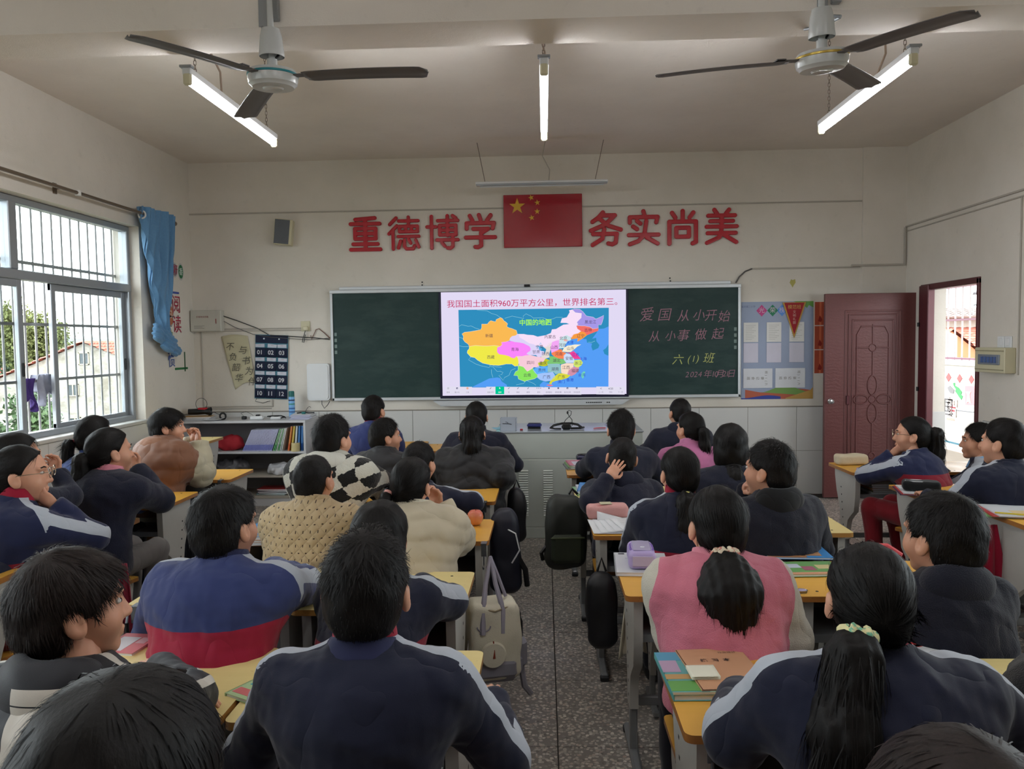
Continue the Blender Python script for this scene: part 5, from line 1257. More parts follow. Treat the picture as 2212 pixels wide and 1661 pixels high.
for r, (z, c_) in enumerate(((.585, (214, 212, 208)), (.375, (200, 196, 212)))):
    for k, x in enumerate((.022, .255, .485)):
        s_ = G().box(x, x+.148, -.0085, -.0045, z, z+.20, bev=.001).obj('pocket_sheet', M('sheet_tone_%d' % r, c_, .3), po)
        if r == 0:
            for j in range(9): G().box(x+.02, x+.125-.02*(j % 3), -.0090, -.0086, z+.17-j*.018, z+.172-j*.018).obj('text_line', M('grey_print', (130, 128, 122), .7), s_, smooth=False)
for x0, x1 in ((.02, .315), (.345, .645)):
    s_ = G().box(x0, x1, -.010, -.0045, .115, .315, bev=.001).obj('pocket_sheet', M('sheet_tone_3', (212, 214, 220), .3), po)
    for j, ch in enumerate('班会记录'): 
        me = text_mesh(ch, .034, name='lettering'); me.materials.append(M_INK); link('lettering', me, s_, (x0+.05+.047*j, -.0106, .215), (PI/2, PI/2, 0))
    for j, ch in enumerate('六(1)班'):
        me = text_mesh(ch, .03, name='lettering'); me.materials.append(M_INK); link('lettering', me, s_, (x1-.065, -.0106, .155+.03*j), (PI/2, PI/2, 0))
pe = thing('pennant', 'red triangular pennant with gold edge hung over the poster', 'pennant', (2.545, YF, 1.97))
g = G(); g.prism([(-.118, 0), (0, -.365), (.118, 0)], FW, .012, .015); g.obj('gold_border', M('gold_fringe', (190, 150, 70), .6), pe, smooth=False)
g = G(); g.prism([(-.10, -.005), (0, -.325), (.10, -.005)], FW, .015, .018); g.obj('field', M('pennant_red', (158, 34, 44), .7), pe, smooth=False)
text_on_wall('模范班', 0, -.05, .045, M('gold_print', (204, 164, 90), .5), pe, .019)
for j, ch in enumerate('文明礼貌'): text_on_wall(ch, 0, -.10-.036*j, .033, M('pale_pennant_print', (214, 170, 160), .5), pe, .019)
for i, lb in enumerate(('top orange picture card beside the door', 'middle orange picture card beside the door', 'bottom orange picture card beside the door')):
    q = thing('orange_card', lb, 'poster', (2.755, YF, 1.735-.245*i), 0, 'orange cards beside the door')
    G().box(0, .20, -.004, 0, 0, .235).obj('card', M('orange_card_print', (172, 78, 54), .5, vary=.2, vs=8), q, smooth=False)
    pf('printed_leaf', [(.03, .04), (.06, .03), (.075, .055), (.05, .10), (.04, .07)], .0045, (140, 40, 34), q); pf('printed_leaf', [(.09, .19), (.12, .17), (.13, .20), (.10, .21)], .0045, (110, 40, 34), q); pf('printed_band', [(.045, .0), (.065, .0), (.065, .235), (.045, .235)], .0043, (206, 110, 76), q)
st_ = thing('leaf_sticker', 'faded yellow leaf sticker above the notice poster', 'sticker', (2.53, YF, 2.17))
g = G(); g.prism([(-.03, .0), (-.01, -.03), (0, -.05), (.01, -.03), (.03, .0), (.025, .035), (.0, .025), (-.015, .035)], FW, 0, .002); g.obj('sticker', M('faded_yellow', (176, 168, 96), .7), st_, smooth=False)
for i, (x, z) in enumerate(((atY(912, 608, YF).x, 2.235), (atY(912, 616, YF).x, 2.205), (atY(1447, 600, YF).x, 2.235), (atY(1448, 608, YF).x, 2.205))):
    G().cyl((x, YF-.004, z), (x, YF, z), .008, n=10).obj('screw_hole', M_BLK, wall_front)

# decorations on the left wall by the curtain
def on_left(y, z, txt, size, mat, parent, d=.004):
    me = text_mesh(txt, size, name='lettering', bold=.001); me.materials.append(mat); return link('lettering', me, parent, (d, y, z), (PI/2, 0, PI/2))
FL = lambda u, v, d: (d, -u, v)
dc = thing('reading_corner_letters', 'coloured reading corner cut-out letters on the left wall', 'wall letters', (XL, 7.6, 1.9))
def rl(py, pz): q = atX(py, pz, XL); return q.y-7.6, q.z-1.9
def blob(px, pz, rx, rz_, c):
    y, z = rl(px, pz); g = G(); g.prism([(-y+rx*1.25*math.cos(a), z+rz_*1.25*math.sin(a)) for a in np.linspace(0, 2*PI, 18, endpoint=False)], lambda u, v, d: (d, -u, v), 0, .002); g.obj('backing', M('cutout_paper', (188, 188, 188), .7), dc, smooth=False)
    g = G(); g.prism([(-y+rx*math.cos(a), z+rz_*math.sin(a)) for a in np.linspace(0, 2*PI, 18, endpoint=False)], lambda u, v, d: (d, -u, v), .002, .003); return g.obj('cutout', M('cutout_%d_%d_%d' % c, c, .6), dc, smooth=False)
blob(364, 582, .075, .07, (70, 120, 176)); blob(390, 587, .05, .07, (36, 110, 70)); blob(366, 673, .075, .06, (176, 108, 76)); blob(366, 692, .075, .05, (176, 108, 76)); blob(377, 583, .05, .06, (140, 120, 128))
for ch, px, pz, s_, c in (('让', 350, 585, .13, (60, 56, 60)), ('阅', 380, 660, .19, (166, 44, 72)), ('读', 382, 703, .19, (166, 44, 72)), ('成', 364, 644, .15, (120, 124, 140)), ('为', 366, 678, .11, (214, 190, 176)), ('一', 366, 706, .09, (90, 90, 90)), ('种', 367, 725, .11, (96, 140, 80)), ('习', 368, 757, .15, (66, 96, 150)), ('惯', 370, 780, .15, (60, 90, 160)), ('好', 378, 583, .1, (160, 40, 80)), ('书', 365, 583, .1, (200, 210, 220)), ('香', 390, 588, .08, (200, 214, 206))):
    y, z = rl(px, pz); on_left(y, z, ch, s_, M('letter_%d_%d_%d' % c, c, .6), dc, .0045)
for (a, b, h, c) in ((rl(345, 547), rl(360, 549), .02, (150, 40, 70)), (rl(361, 630), rl(386, 632), .02, (60, 80, 160)), (rl(378, 797), rl(405, 794), .022, (30, 110, 60))):
    g = G(); g.box(.0, .004, a[0], b[0], a[1]-h/2, a[1]+h/2); g.obj('strip', M('strip_%d_%d_%d' % c, c, .6), dc, smooth=False)
a = rl(398, 760); b = rl(400, 802); G().box(0, .004, a[0]-.008, a[0]+.012, b[1], a[1]).obj('strip', M('strip_dark_green', (60, 96, 66), .6), dc, smooth=False)

# right wall fittings
db = thing('breaker_panel', 'cream breaker panel on the right wall', 'electrical panel', (XR, 6.40, 1.41))
G().box(-.09, 0, -.21, .21, -.10, .10, bev=.006).obj('housing', M_CREAMP, db)
G().box(-.098, -.088, -.15, .15, -.035, .045, bev=.003).obj('window_cover', M('smoked_cover', (120, 128, 140), .2), db)
for i in range(5): G().box(-.104, -.097, -.11+.045*i, -.08+.045*i, -.02, .028, bev=.002).obj('breaker_switch', M('breaker_blue', (70, 96, 150), .4), db)
for z in (.075, -.075): G().box(-.094, -.088, -.20, .20, z-.004, z+.004).obj('groove', M('cream_shadow', (150, 144, 116), .6), db, smooth=False)
sw = thing('light_switches', 'pair of white light switches above the breaker panel', 'switch', (XR, 6.33, 1.555))
for y in (-.045, .055): G().box(-.012, 0, y-.045, y+.045, -.045, .045, bev=.003).obj('switch_plate', M_WHITE, sw); G().box(-.018, -.010, y-.018, y+.018, -.03, .03, bev=.003).obj('rocker', M_WHITE, sw)

# ------------------------------------------------------------------ the door and its frame
M_DOOR = None
def door_mat():
    t = NT('embossed_red_brown_door'); v = t.coord((1, 1, 1)); w = t.n('ShaderNodeTexWave'); t.l(t.coord((1.2, 1, 1.0)), w.inputs[0]); w.inputs['Scale'].default_value = 9; w.inputs['Distortion'].default_value = 9; w.inputs['Detail'].default_value = 3; w.bands_direction = 'Z'
    n = t.noise(t.coord((1.3, 1, 3.5)), 38, 4, .6)
    c = t.mix(n, lin((94, 50, 50)), lin((112, 64, 62))); t.bsdf(c, .40, .10, .5, t.bump(t.math('ADD', n, t.math('MULTIPLY', w.outputs[1], .25)), .003, .5)); return t.m
M_DOOR = door_mat(); M_DFR = M('dark_red_door_frame', (92, 44, 50), .4, .2, .5)
d = link('door_1', G().box(0, .925, -.045, 0, 0, 2.025, bev=.004).mesh('door_1', M_DOOR, False), None, (2.768, YF-.215, .012), (0, 0, .012)); d['kind'] = 'structure'
def rectring(x0, x1, z0, z1, w, d0, name='moulding'):
    g = G(); 
    g.box(x0, x1, -d0, -.040, z0, z0+w, bev=.004).box(x0, x1, -d0, -.040, z1-w, z1, bev=.004).box(x0, x0+w, -d0-.0004, -.040, z0, z1, bev=.004).box(x1-w, x1, -d0-.0004, -.040, z0, z1, bev=.004)
    return g.obj(name, M_DOOR, d)
rectring(.19, .74, .28, 1.86, .018, .051); rectring(.225, .705, .32, 1.825, .014, .054); rectring(.26, .67, .36, 1.77, .016, .052)
g = G(); cx, cz = .465, .98
for k in range(4):
    a = k*PI/2+PI/2; rx = .095 if k % 2 == 0 else .07
    g.tube([(cx+math.cos(a)*(.045+rx)+(rx*math.cos(w)*math.cos(a)-.045*math.sin(w)*math.sin(a)), -.047, cz+math.sin(a)*(.045+rx)+(rx*math.cos(w)*math.sin(a)+.045*math.sin(w)*math.cos(a))) for w in np.linspace(0, 2*PI, 18, endpoint=False)], .008, 6, closed=True)
g.tube([(cx+.035*math.cos(w), -.047, cz+.035*math.sin(w)) for w in np.linspace(0, 2*PI, 14, endpoint=False)], .007, 6, closed=True)
g.tube([(cx, -.047, cz+.24), (cx, -.047, 1.45)], .007, 6).tube([(cx, -.047, .45), (cx, -.047, cz-.24)], .007, 6).tube([(cx, -.047, 1.53), (cx, -.047, 1.72)], .007, 6)
g.tube([(.30, -.047, 1.49), (.43, -.047, 1.49)], .007, 6).tube([(.50, -.047, 1.49), (.63, -.047, 1.49)], .007, 6)
g.tube([(cx+.035*math.cos(w), -.047, 1.49+.035*math.sin(w)) for w in np.linspace(0, 2*PI, 14, endpoint=False)], .007, 6, closed=True)
g.tube([(cx+.03*math.cos(w), -.047, .42+.03*math.sin(w)) for w in np.linspace(0, 2*PI, 14, endpoint=False)], .007, 6, closed=True)
g.tube([(.31, -.047, .44), (.31, -.047, 1.62), (.35, -.047, 1.70), (.58, -.047, 1.70), (.62, -.047, 1.62), (.62, -.047, .44)], .007, 6)
g.obj('scroll_relief', M_DOOR, d)
G().lathe([(0, .06), (.020, .058), (.024, .045), (.012, .03), (.012, .012), (.026, .006), (.028, 0)], c=(.055, -.045, .965), n=20, rot=Matrix.Rotation(PI/2, 3, 'X')).obj('door_handle', M('chrome', (190, 190, 192), .15, .9), d)
G().box(.21, .24, -.062, -.045, .93, 1.02, bev=.004).obj('pull_plate', M_DFR, d)
# frame around the doorway in the right wall
g = G(); y0, y1 = DOOR[0], DOOR[1]
g.box(XR-.035, XR+.03, y1-.03, y1+.15, 0, 2.09, bev=.006).box(XR-.02, XR+.06, y0, y0+.035, 0, 2.09, bev=.004).box(XR-.02, XR+.06, y0, y1+.15, 2.045, 2.10, bev=.004)
df = struct('trim_13', g, M_DFR); df['label'] = 'dark red metal door frame'
for z in (1.72, 1.10): G().cyl((XR-.043, y1+.13, z-.02), (XR-.043, y1+.13, z+.02), .012, n=12).obj('hinge', M_BLK, df)
struct('trim_14', G().box(XR, XR+.15, DOOR[0], DOOR[1], -.02, .004), M_TERR)
struct('baseboard_doorway', G().box(XR+.03, XR+.156, y1-.008, y1, 0, .89, bev=.002), M_TILEW)
# ------------------------------------------------------------------ corridor beyond the door
M_OUTW = M('corridor_white_paint', (190, 186, 180), .8, vary=.05); XC = 5.7
g = G().box(XR+.15, XC, -2, 16, -.15, -.002); struct('floor_corridor', g, M('corridor_floor', (138, 128, 116), .6))
struct('ceiling_corridor', G().box(XR+.15, XC+.3, -2, 16, 3.2, 3.35), M_OUTW)
g = G().box(XC, XC+.14, -2, 16, 0, 1.20); rw = struct('wall_corridor', g, M_OUTW)
struct('trim_15', G().box(XC-.04, XC+.18, -2, 16, 1.20, 1.27, bev=.006), M_TILEW)
struct('trim_16', G().box(XC-.006, XC, 8.0, 14, .10, .125), M('teal_stripe', (50, 100, 116), .6))
rail = thing('corridor_grille', 'red brown railed grille above the corridor wall', 'railing', (XC+.07, 11, 1.27))
M_GR = M('grille_bar_paint', (170, 158, 158), .4, .3); M_GRR = M('grille_cross_paint', (112, 66, 82), .4, .2)
for i in range(30): G().tube([(0, -3.0+i*.19, 0), (0, -3.0+i*.19, 1.45)], .0115, 8).obj('bar', M_GR, rail)
for z in (.02, .56, 1.02): G().box(-.015, .015, -3.1, 2.7, z-.014, z+.014).obj('cross_bar', M_GRR, rail, smooth=False)
struct('wall_corridor_top', G().box(XC, XC+.14, -2, 16, 2.75, 3.35), M_OUTW)
def on_corr(py, pz): q = atX(py, pz, XC-.003); return q
def cshape(name, label, cat, pts, c, d=.006, group=None):
    q0 = on_corr(*pts[0]); P = [on_corr(*p_) for p_ in pts]; g = G()
    V = [(XC-.001, p_.y, p_.z) for p_ in P]+[(XC-d, p_.y, p_.z) for p_ in P]; k = len(P)
    g.raw(V, [tuple(range(k)), tuple(range(k, 2*k))[::-1]]+[(i, (i+1) % k, k+(i+1) % k, k+i) for i in range(k)])
    o = g.obj(name, M('cut_%d_%d_%d' % c, c, .6), None, smooth=False); bm = bmesh.new(); bm.from_mesh(o.data); bmesh.ops.triangulate(bm, faces=bm.faces, ngon_method='EAR_CLIP'); bmesh.ops.recalc_face_normals(bm, faces=bm.faces); bm.to_mesh(o.data); bm.free()
    return tag(o, label, cat, group) if label else o
# crop coordinates of the doorway view: 4.612 px per photo px
cp = lambda L: [(1960+a/4.612, 600+b/4.612) for a, b in L]
for i, (x, y) in enumerate(((410, 992), (520, 1003), (637, 1013))):
    cshape('red_diamond', ('red paper diamond on the corridor wall beside the pier', 'middle red paper diamond on the corridor wall', 'red paper diamond on the corridor wall nearest the door edge')[i], 'wall decoration', cp([(x-25, y), (x, y-43), (x+27, y), (x, y+43)]), (190, 84, 84), .006, 'red diamonds on the corridor wall')
cshape('green_leaf_cutout', 'green paper feather leaf on the corridor wall', 'wall decoration', cp([(455, 1050), (475, 1045), (475, 1075), (510, 1095), (545, 1140), (535, 1165), (552, 1180), (540, 1217), (515, 1185), (500, 1160), (478, 1130), (485, 1110), (465, 1080)]), (60, 150, 84))
cshape('cap_cutout', 'grey graduation cap cut-out on the corridor wall', 'wall decoration', cp([(400, 1095), (425, 1075), (468, 1120), (460, 1155), (430, 1150), (415, 1130)]), (120, 118, 120))
cshape('pink_poster', 'pink poster with pale ribbon on the corridor wall', 'poster', cp([(575, 1078), (690, 1080), (690, 1270), (578, 1265)]), (214, 130, 136))
cshape('white_ribbon', 'pale ribbon figure on the pink corridor poster', 'wall decoration', cp([(585, 1135), (640, 1135), (625, 1165), (640, 1250), (612, 1235), (595, 1250), (605, 1165)]), (226, 190, 186), .012)
def corr_text(ch, x, y, size, c, label):
    q = on_corr(1960+x/4.612, 600+y/4.612); me = text_mesh(ch, size, ext=.002, name='wall_letter'); me.materials.append(M('cl_%d_%d_%d' % c, c, .6)); o = link('corridor_letter', me, None, (XC-.012, q.y, q.z), (PI/2, 0, PI/2+PI)); tag(o, label, 'lettering')
cshape('round_sign', 'red oval plate with a character on the corridor wall', 'wall decoration', cp([(455+24*math.cos(a), 1307+42*math.sin(a)) for a in np.linspace(0, 2*PI, 18, endpoint=False)]), (180, 60, 70), .008)
corr_text('智', 455, 1307, .30, (226, 206, 200), 'pale character on the red oval plate in the corridor'); corr_text('国', 410, 1302, .28, (90, 88, 90), 'grey outlined character beside the red oval plate')
cshape('thin_line', 'thin dark line across the corridor wall panel', 'wall decoration', cp([(490, 1318), (690, 1340), (690, 1346), (490, 1324)]), (90, 96, 104))
for i, y in enumerate((1395, 1407)): cshape('orange_line', ('upper', 'lower')[i]+' thin orange line low on the corridor wall', 'wall decoration', cp([(390, y), (470, y+11), (470, y+16), (390, y+5)]), (206, 130, 100))

# ------------------------------------------------------------------ outside on the right: tiled roofs across the yard
M_RT = M('terracotta_tile', (158, 88, 72), .8, vary=.25, vs=3); M_PLW = M('old_plaster', (156, 148, 136), .9, vary=.15, vs=1.5)
def tiled_roof(g_parent, P0, P1, P2, nrow, ncol, mat=None, name='roof_tile', thick=.05):
    """rows of tiles from eave edge P0-P1 up to the ridge, P2 = ridge above P0"""
    P0, P1, P2 = map(Vector, (P0, P1, P2)); ex = (P1-P0)/ncol; ez = (P2-P0)/nrow; n = ex.cross(ez).normalized()
    if n.z < 0: n = -n
    g = G()
    for r in range(nrow):
        V = []; 
        for c in range(ncol*2+1):
            b = thick*(.8 if c % 2 else 0); a = P0+ex*(c/2)+ez*r
            V.append(tuple(a+n*(b+thick*.7))); V.append(tuple(a+ez*1.08+n*b))
        g.raw(V, [(2*c, 2*c+2, 2*c+3, 2*c+1) for c in range(ncol*2)])
        V = []
        for c in range(ncol*2+1):
            b = thick*(.8 if c % 2 else 0); a = P0+ex*(c/2)+ez*r; V.append(tuple(a+n*(b+thick*.7))); V.append(tuple(a-n*.02))
        g.raw(V, [(2*c, 2*c+1, 2*c+3, 2*c+2) for c in range(ncol*2)])
    o = g.obj(name, mat or M_RT, g_parent, smooth=False); o['kind'] = 'stuff'; return o
struct('ground_yard', G().box(-160, 160, -60, 220, -7.2, -7.0), M('yard_ground', (96, 96, 82), .95, vary=.2, vs=.2))
b1 = thing('tiled_house', 'pale block with red tiled lean-to beyond the corridor grille', 'building', (20.5, 38, -7))
G().box(-6, 9, -2, 8, 0, 9.45).obj('wall', M_PLW, b1, smooth=False); tiled_roof(b1, (-6.5, -2.6, 9.42), (9.5, -2.6, 9.42), (-6.5, 3, 10.0), 6, 40, M('grey_brown_tile', (110, 96, 90), .8), 'upper_roof')
tiled_roof(b1, (-8.5, -8, 7.5), (9.5, -8, 7.5), (-8.5, -2.05, 8.95), 14, 50); G().box(-8, 9, -7.5, -2, 0, 7.4).obj('lean_to', M_PLW, b1, smooth=False)
b2 = thing('orange_gable_house', 'low house with orange gable and red tiled roof in the yard', 'building', (12.75, 25, -7))
g = G(); g.prism([(-3, 0), (3, 0), (3, 6.3), (0, 8.75), (-3, 6.3)], lambda u, v, d: (u, d, v), 0, 3.5); g.obj('wall', M('orange_render', (180, 112, 80), .9), b2, smooth=False)
for s_ in (-1, 1): tiled_roof(b2, (s_*3.3, -.1, 6.1), (s_*3.3, 3.6, 6.1), (0, -.1, 8.8), 11, 12)
b3 = thing('white_gable_shed', 'small pale gabled shed in front of the orange house', 'building', (11.0, 22, -7))
g = G(); g.prism([(-1.6, 0), (.37, 0), (.37, 8.6), (-.1, 8.85), (-1.6, 8.2)], lambda u, v, d: (u, d, v), 0, 2); g.obj('wall', M_PLW, b3, smooth=False)
sh_ = thing('water_heater', 'solar water heater on the far roof', 'water heater', (20.0, 36.2, 2.7))
G().cyl((-.7, 0, .9), (.7, 0, .9), .16, n=12).obj('tank', M_ALU, sh_); G().box(-.6, .6, -.9, -.0, .25, .3).obj('collector', M_BLK, sh_, smooth=False); 
for x in (-.6, .6): G().tube([(x, 0, -.3), (x, 0, .9)], .025, 6).obj('leg', M_ALU, sh_)

# ------------------------------------------------------------------ outside on the left: gabled house, trees, hill
def hc(px, py, Yd=42): return atY(px, py, Yd)
YH = 42
hs = thing('gabled_house', 'grey weathered gable house with red tiled roof outside the window', 'building', (hc(182, 741).x, YH, -7))
X0 = hs.location.x; ap_ = hc(182, 741); el = hc(60, 792); er = hc(262, 778)
sl = (ap_.z-el.z)/(ap_.x-el.x)
def old_wall():
    t = NT('weathered_gable_plaster'); v = t.coord(); n = t.noise(v, .7, 6, .65); m = t.noise(t.coord((1, 1, 2)), 3.5, 5, .6)
    c = t.mix(t.ramp(n, [(.38, (0, 0, 0)), (.6, (1, 1, 1))]), lin((130, 124, 112)), lin((168, 164, 158))); c = t.mix(t.ramp(m, [(.5, (0, 0, 0)), (.75, (.6, .6, .6))]), c, lin((112, 106, 96)))
    t.bsdf(c, .95, 0, .2, t.bump(m, .05, .4)); return t.m
wl = 6.2
poly = [(-wl, 0), (wl, 0), (wl, ap_.z-sl*wl+7), (0, ap_.z+7), (-wl, ap_.z-sl*wl+7)]
g = G(); g.prism(poly, lambda u, v, d: (u, d, v), 0, 12); g.obj('wall', old_wall(), hs, smooth=False)
for s in (-1, 1):
    o = tiled_roof(hs, (s*(wl+.3), -.25, ap_.z-sl*(wl+.3)+7.02), (s*(wl+.3), 12.3, ap_.z-sl*(wl+.3)+7.02), (0, -.25, ap_.z+7.05), 16, 40, thick=.09)
M_WOODW = M('pale_window_wood', (190, 180, 150), .6); M_DGL = M('dark_house_glass', (62, 70, 74), .15)
for (x0, y0, x1, y1) in ((171, 761, 192, 788), (146, 829, 170, 856), (151, 901, 175, 925)):
    a = hc(x0, y1); b = hc(x1, y0); u0, u1, v0, v1 = a.x-X0, b.x-X0, a.z+7, b.z+7
    f = G().box(u0, u1, -.06, .02, v0, v0+.05).box(u0, u1, -.06, .02, v1-.05, v1).box(u0, u0+.05, -.06, .02, v0, v1).box(u1-.05, u1, -.06, .02, v0, v1).box((u0+u1)/2-.025, (u0+u1)/2+.025, -.05, .02, v0, v1).obj('window', M_WOODW, hs, smooth=False)
    G().box(u0, u1, -.02, .0, v0, v1).obj('pane', M_DGL, f, smooth=False)
# second roof at the far left
h2 = thing('low_tiled_house', 'low house with red tiled roof seen left through the window', 'building', (hc(-60, 800, 62).x, 62, -7))
q = hc(38, 781, 62).z; G().box(-5, 3.4, 0, 8, 0, q+6.0).obj('wall', M_PLW, h2, smooth=False)
tiled_roof(h2, (-5.3, -.4, q+5.5), (3.7, -.4, q+5.5), (-5.3, 3, q+7.0), 10, 34, thick=.09)
# hills
def hill(name, xa, xb, y, zb, zt, seed, c):
    r = random.Random(seed); ph = [r.uniform(0, 6) for _ in range(4)]
    def fn(u, v):
        x = xa+(xb-xa)*u; e = zt*(.72+.16*math.sin(u*7+ph[0])+.08*math.sin(u*19+ph[1])+.02*math.sin(u*61+ph[2]))
        return (x, y+v*60, zb+(e-zb)*math.sin(min(1, v*1.0)*PI/2)+.7*math.sin(x*1.1+v*30)*v)
    o = G().grid(fn, 140, 14).obj(name, M(name+'_green', c, .95, vary=.3, vs=.25), None, ang=80); o['kind'] = 'structure'
hill('hill', -190, 20, 110, -7, 6.4, 3, (98, 112, 104)); 
# trees
M_LEAFS = [M('leaf_olive', (92, 100, 56), .8, vary=.4, vs=1.2), M('leaf_green', (62, 84, 50), .8, vary=.4, vs=1.2), M('leaf_dim', (78, 96, 74), .8, vary=.3, vs=1)]
M_BARK = M('tree_bark', (88, 80, 70), .9)
def tree(label, x, y, base, h, rx, n, mi, seed, density=1.0):
    rng = np.random.default_rng(seed); t = thing('tree', label, 'tree', (x, y, base), 0)
    g = G(); tips = []
    def br(p, d, L, r, lev):
        q = p+d*L; m_ = p+d*L*.5+Vector(rng.normal(0, .04*L, 3)); g.tube([p, m_, q], [r, r*.85, r*.65], 6)
        if lev >= 4: tips.append(q); return
        for k in range(3 if lev < 3 else 2):
            a = rng.uniform(0, 2*PI); sp_ = rng.uniform(.45, .85); o = d.orthogonal().normalized(); o.rotate(Matrix.Rotation(a, 3, d)); nd = (d+o*sp_+Vector((0, 0, .08))).normalized()
            br(q, nd, L*rng.uniform(.62, .8), r*.6, lev+1)
        if lev >= 2: tips.append(q)
    br(Vector((0, 0, 0)), Vector((0, 0, 1)), h*.40, h*.022, 0); T_ = np.array([tuple(p) for p in tips]); k_ = rx/max(1e-3, np.percentile(np.hypot(T_[:, 0], T_[:, 1]), 92)); g.v = [v*[k_, k_, 1] for v in g.v]; kz = h/T_[:, 2].max(); g.v = [v*[1, 1, kz] for v in g.v]; T_ = T_*[k_, k_, kz]; g.obj('trunk', M_BARK, t); idx = rng.integers(0, len(T_), n); c = T_[idx]+rng.normal(0, 1, (n, 3))*[rx*.16, rx*.16, h*.035]
    a = rng.normal(0, 1, (n, 3)); a /= np.linalg.norm(a, axis=1)[:, None]; b = np.cross(a, rng.normal(0, 1, (n, 3))); b /= np.linalg.norm(b, axis=1)[:, None]
    s = rng.uniform(.07, .15, n)[:, None]*density
    V = np.stack([c-a*s, c+b*s*.6, c+a*s, c-b*s*.6], 1).reshape(-1, 3); F = np.arange(n*4).reshape(-1, 4)
    o = link('foliage', mesh_from('foliage', V, F, M_LEAFS[mi]), t); o['kind'] = 'stuff'; return t
p = atY(96, 760, 56); tree('spreading thin leaved tree behind the gabled house', p.x, 56, -7, 11.2, 2.7, 12000, 0, 5, 1.1)
p = atY(12, 760, 58); tree('dim green tree at the left edge of the window view', p.x, 58, -7, 10.2, 2.9, 12000, 2, 8, 1.2)
p = atY(-6, 900, 24); tree('dark bushy tree low below the window at left', p.x, 24, -7, 6.7, 1.5, 9000, 1, 15, .9)
p = atY(72, 850, 36); tree('small leafy tree at the left corner of the gabled house', p.x, 36, -7, 6.5, .9, 5000, 2, 19, .9)
# ------------------------------------------------------------------ desks and stools
def desk_proto(top, edge, name='school_desk'):
    t = thing(name, None, 'desk', (0, 0, 0)); w, d = .600, .445
    g = G(); P = rrect(-w/2, w/2, -d/2, d/2, .022, 4)
    g.prism(P, XY(), .678, .6985, 0); g.m[-1] = 1; tp = g.obj('desktop', [edge, top], t, ang=40)
    for x in (-.215, .215):
        for y in (-.165, .165): G().lathe([(0, .6992), (.005, .6994), (.006, .6986)], c=(x, y, 0), n=8).obj('screw', M_DARK, tp)
    for s in (-1, 1):
        x0, x1 = (s*.235, s*.268) if s > 0 else (s*.268, s*.235)
        P = [(-.19, .678), (-.185, .52), (-.165, .42), (-.105, .375), (-.065, .34), (-.045, .28), (-.04, .20), (.045, .20), (.055, .30), (.075, .40), (.135, .52), (.165, .62), (.17, .678)]
        g = G(); g.prism(P[::-1], lambda u, v, dd: (dd, u, v), x0, x1); sp_ = g.obj('side_panel', M_PLAST, t, ang=50)
        hg = G()
        for k in range(7): 
            for xx in (x0-.0006, x1): hg.box(xx, xx+.0006, .0-.006+.010*k*.9, .006+.010*k*.9, .24+.052*k-.005, .24+.052*k+.005)
        ho = hg.obj('bolt_holes', M_DARK, sp_, smooth=False); ho['kind'] = 'stuff'
        xm = (x0+x1)/2
        G().box(xm-.014, xm+.014, -.03, .03, .03, .24, bev=.005).obj('leg', M_STEEL, t)
        G().box(xm-.018, xm+.018, -.215, .19, .010, .038, bev=.008).obj('foot', M_STEEL, t)
        for y in (-.205, .18): G().box(xm-.021, xm+.021, y-.018, y+.018, 0, .024, bev=.005).obj('foot_cap', M_DARK, t)
    g = G(); g.box(-.236, .236, -.165, .165, .520, .528).box(-.236, .236, .158, .166, .52, .64).box(-.236, .236, -.170, -.160, .512, .540)
    g.obj('book_tray', M_STEEL, t, smooth=False)
    G().box(-.236, .236, -.012, .012, .20, .235, bev=.004).obj('crossbar', M_STEEL, t)
    return t
def stool_proto():
    t = thing('school_stool', None, 'stool', (0, 0, 0))
    g = G(); g.prism(rrect(-.17, .17, -.125, .125, .02, 3), XY(), .402, .42, 0); g.m[-1] = 1; g.obj('seat', [M_EDGE, M_TOP_Y], t, ang=40)
    for s in (-1, 1):
        x0, x1 = sorted((s*.125, s*.150)); P = [(-.10, .402), (-.085, .30), (-.04, .22), (-.035, .15), (.035, .15), (.04, .22), (.085, .30), (.10, .402)]
        g = G(); g.prism(P[::-1], lambda u, v, dd: (dd, u, v), x0, x1); sp_ = g.obj('side_panel', M_PLAST, t, ang=50)
        hg = G()
        for k in range(4):
            for xx in (x0-.0006, x1): hg.box(xx, xx+.0006, -.005, .005, .18+.05*k, .19+.05*k)
        ho = hg.obj('bolt_holes', M_DARK, sp_, smooth=False); ho['kind'] = 'stuff'
        xm = (x0+x1)/2
        G().box(xm-.011, xm+.011, -.024, .024, .03, .18, bev=.004).obj('leg', M_STEEL, t); G().box(xm-.014, xm+.014, -.13, .13, .005, .032, bev=.006).obj('foot', M_STEEL, t)
    G().box(-.13, .13, -.01, .01, .16, .19, bev=.004).obj('crossbar', M_STEEL, t)
    return t
DP = {'y': desk_proto(M_TOP_Y, M_EDGE), 'p': desk_proto(M_TOP_P, M_EDGEP)}
USED = set()
def desk(x, y, label, k='y', rz=0, z=0.0):
    o = DP[k] if k not in USED else copy_tree(DP[k]); USED.add(k)
    o.location = (x, y, 0); o.rotation_euler = (0, 0, rz); o['label'] = label; o['group'] = 'school desks in rows'
    if z: o.scale = (1, 1, 1+z)
    return o
ST = [stool_proto()]
def stool(x, y, label, rz=0):
    o = ST[0] if not ST[1:] else copy_tree(ST[0]); ST.append(1)
    o.location = (x, y, 0); o.rotation_euler = (0, 0, rz); o['label'] = label; o['group'] = 'school stools'; return o
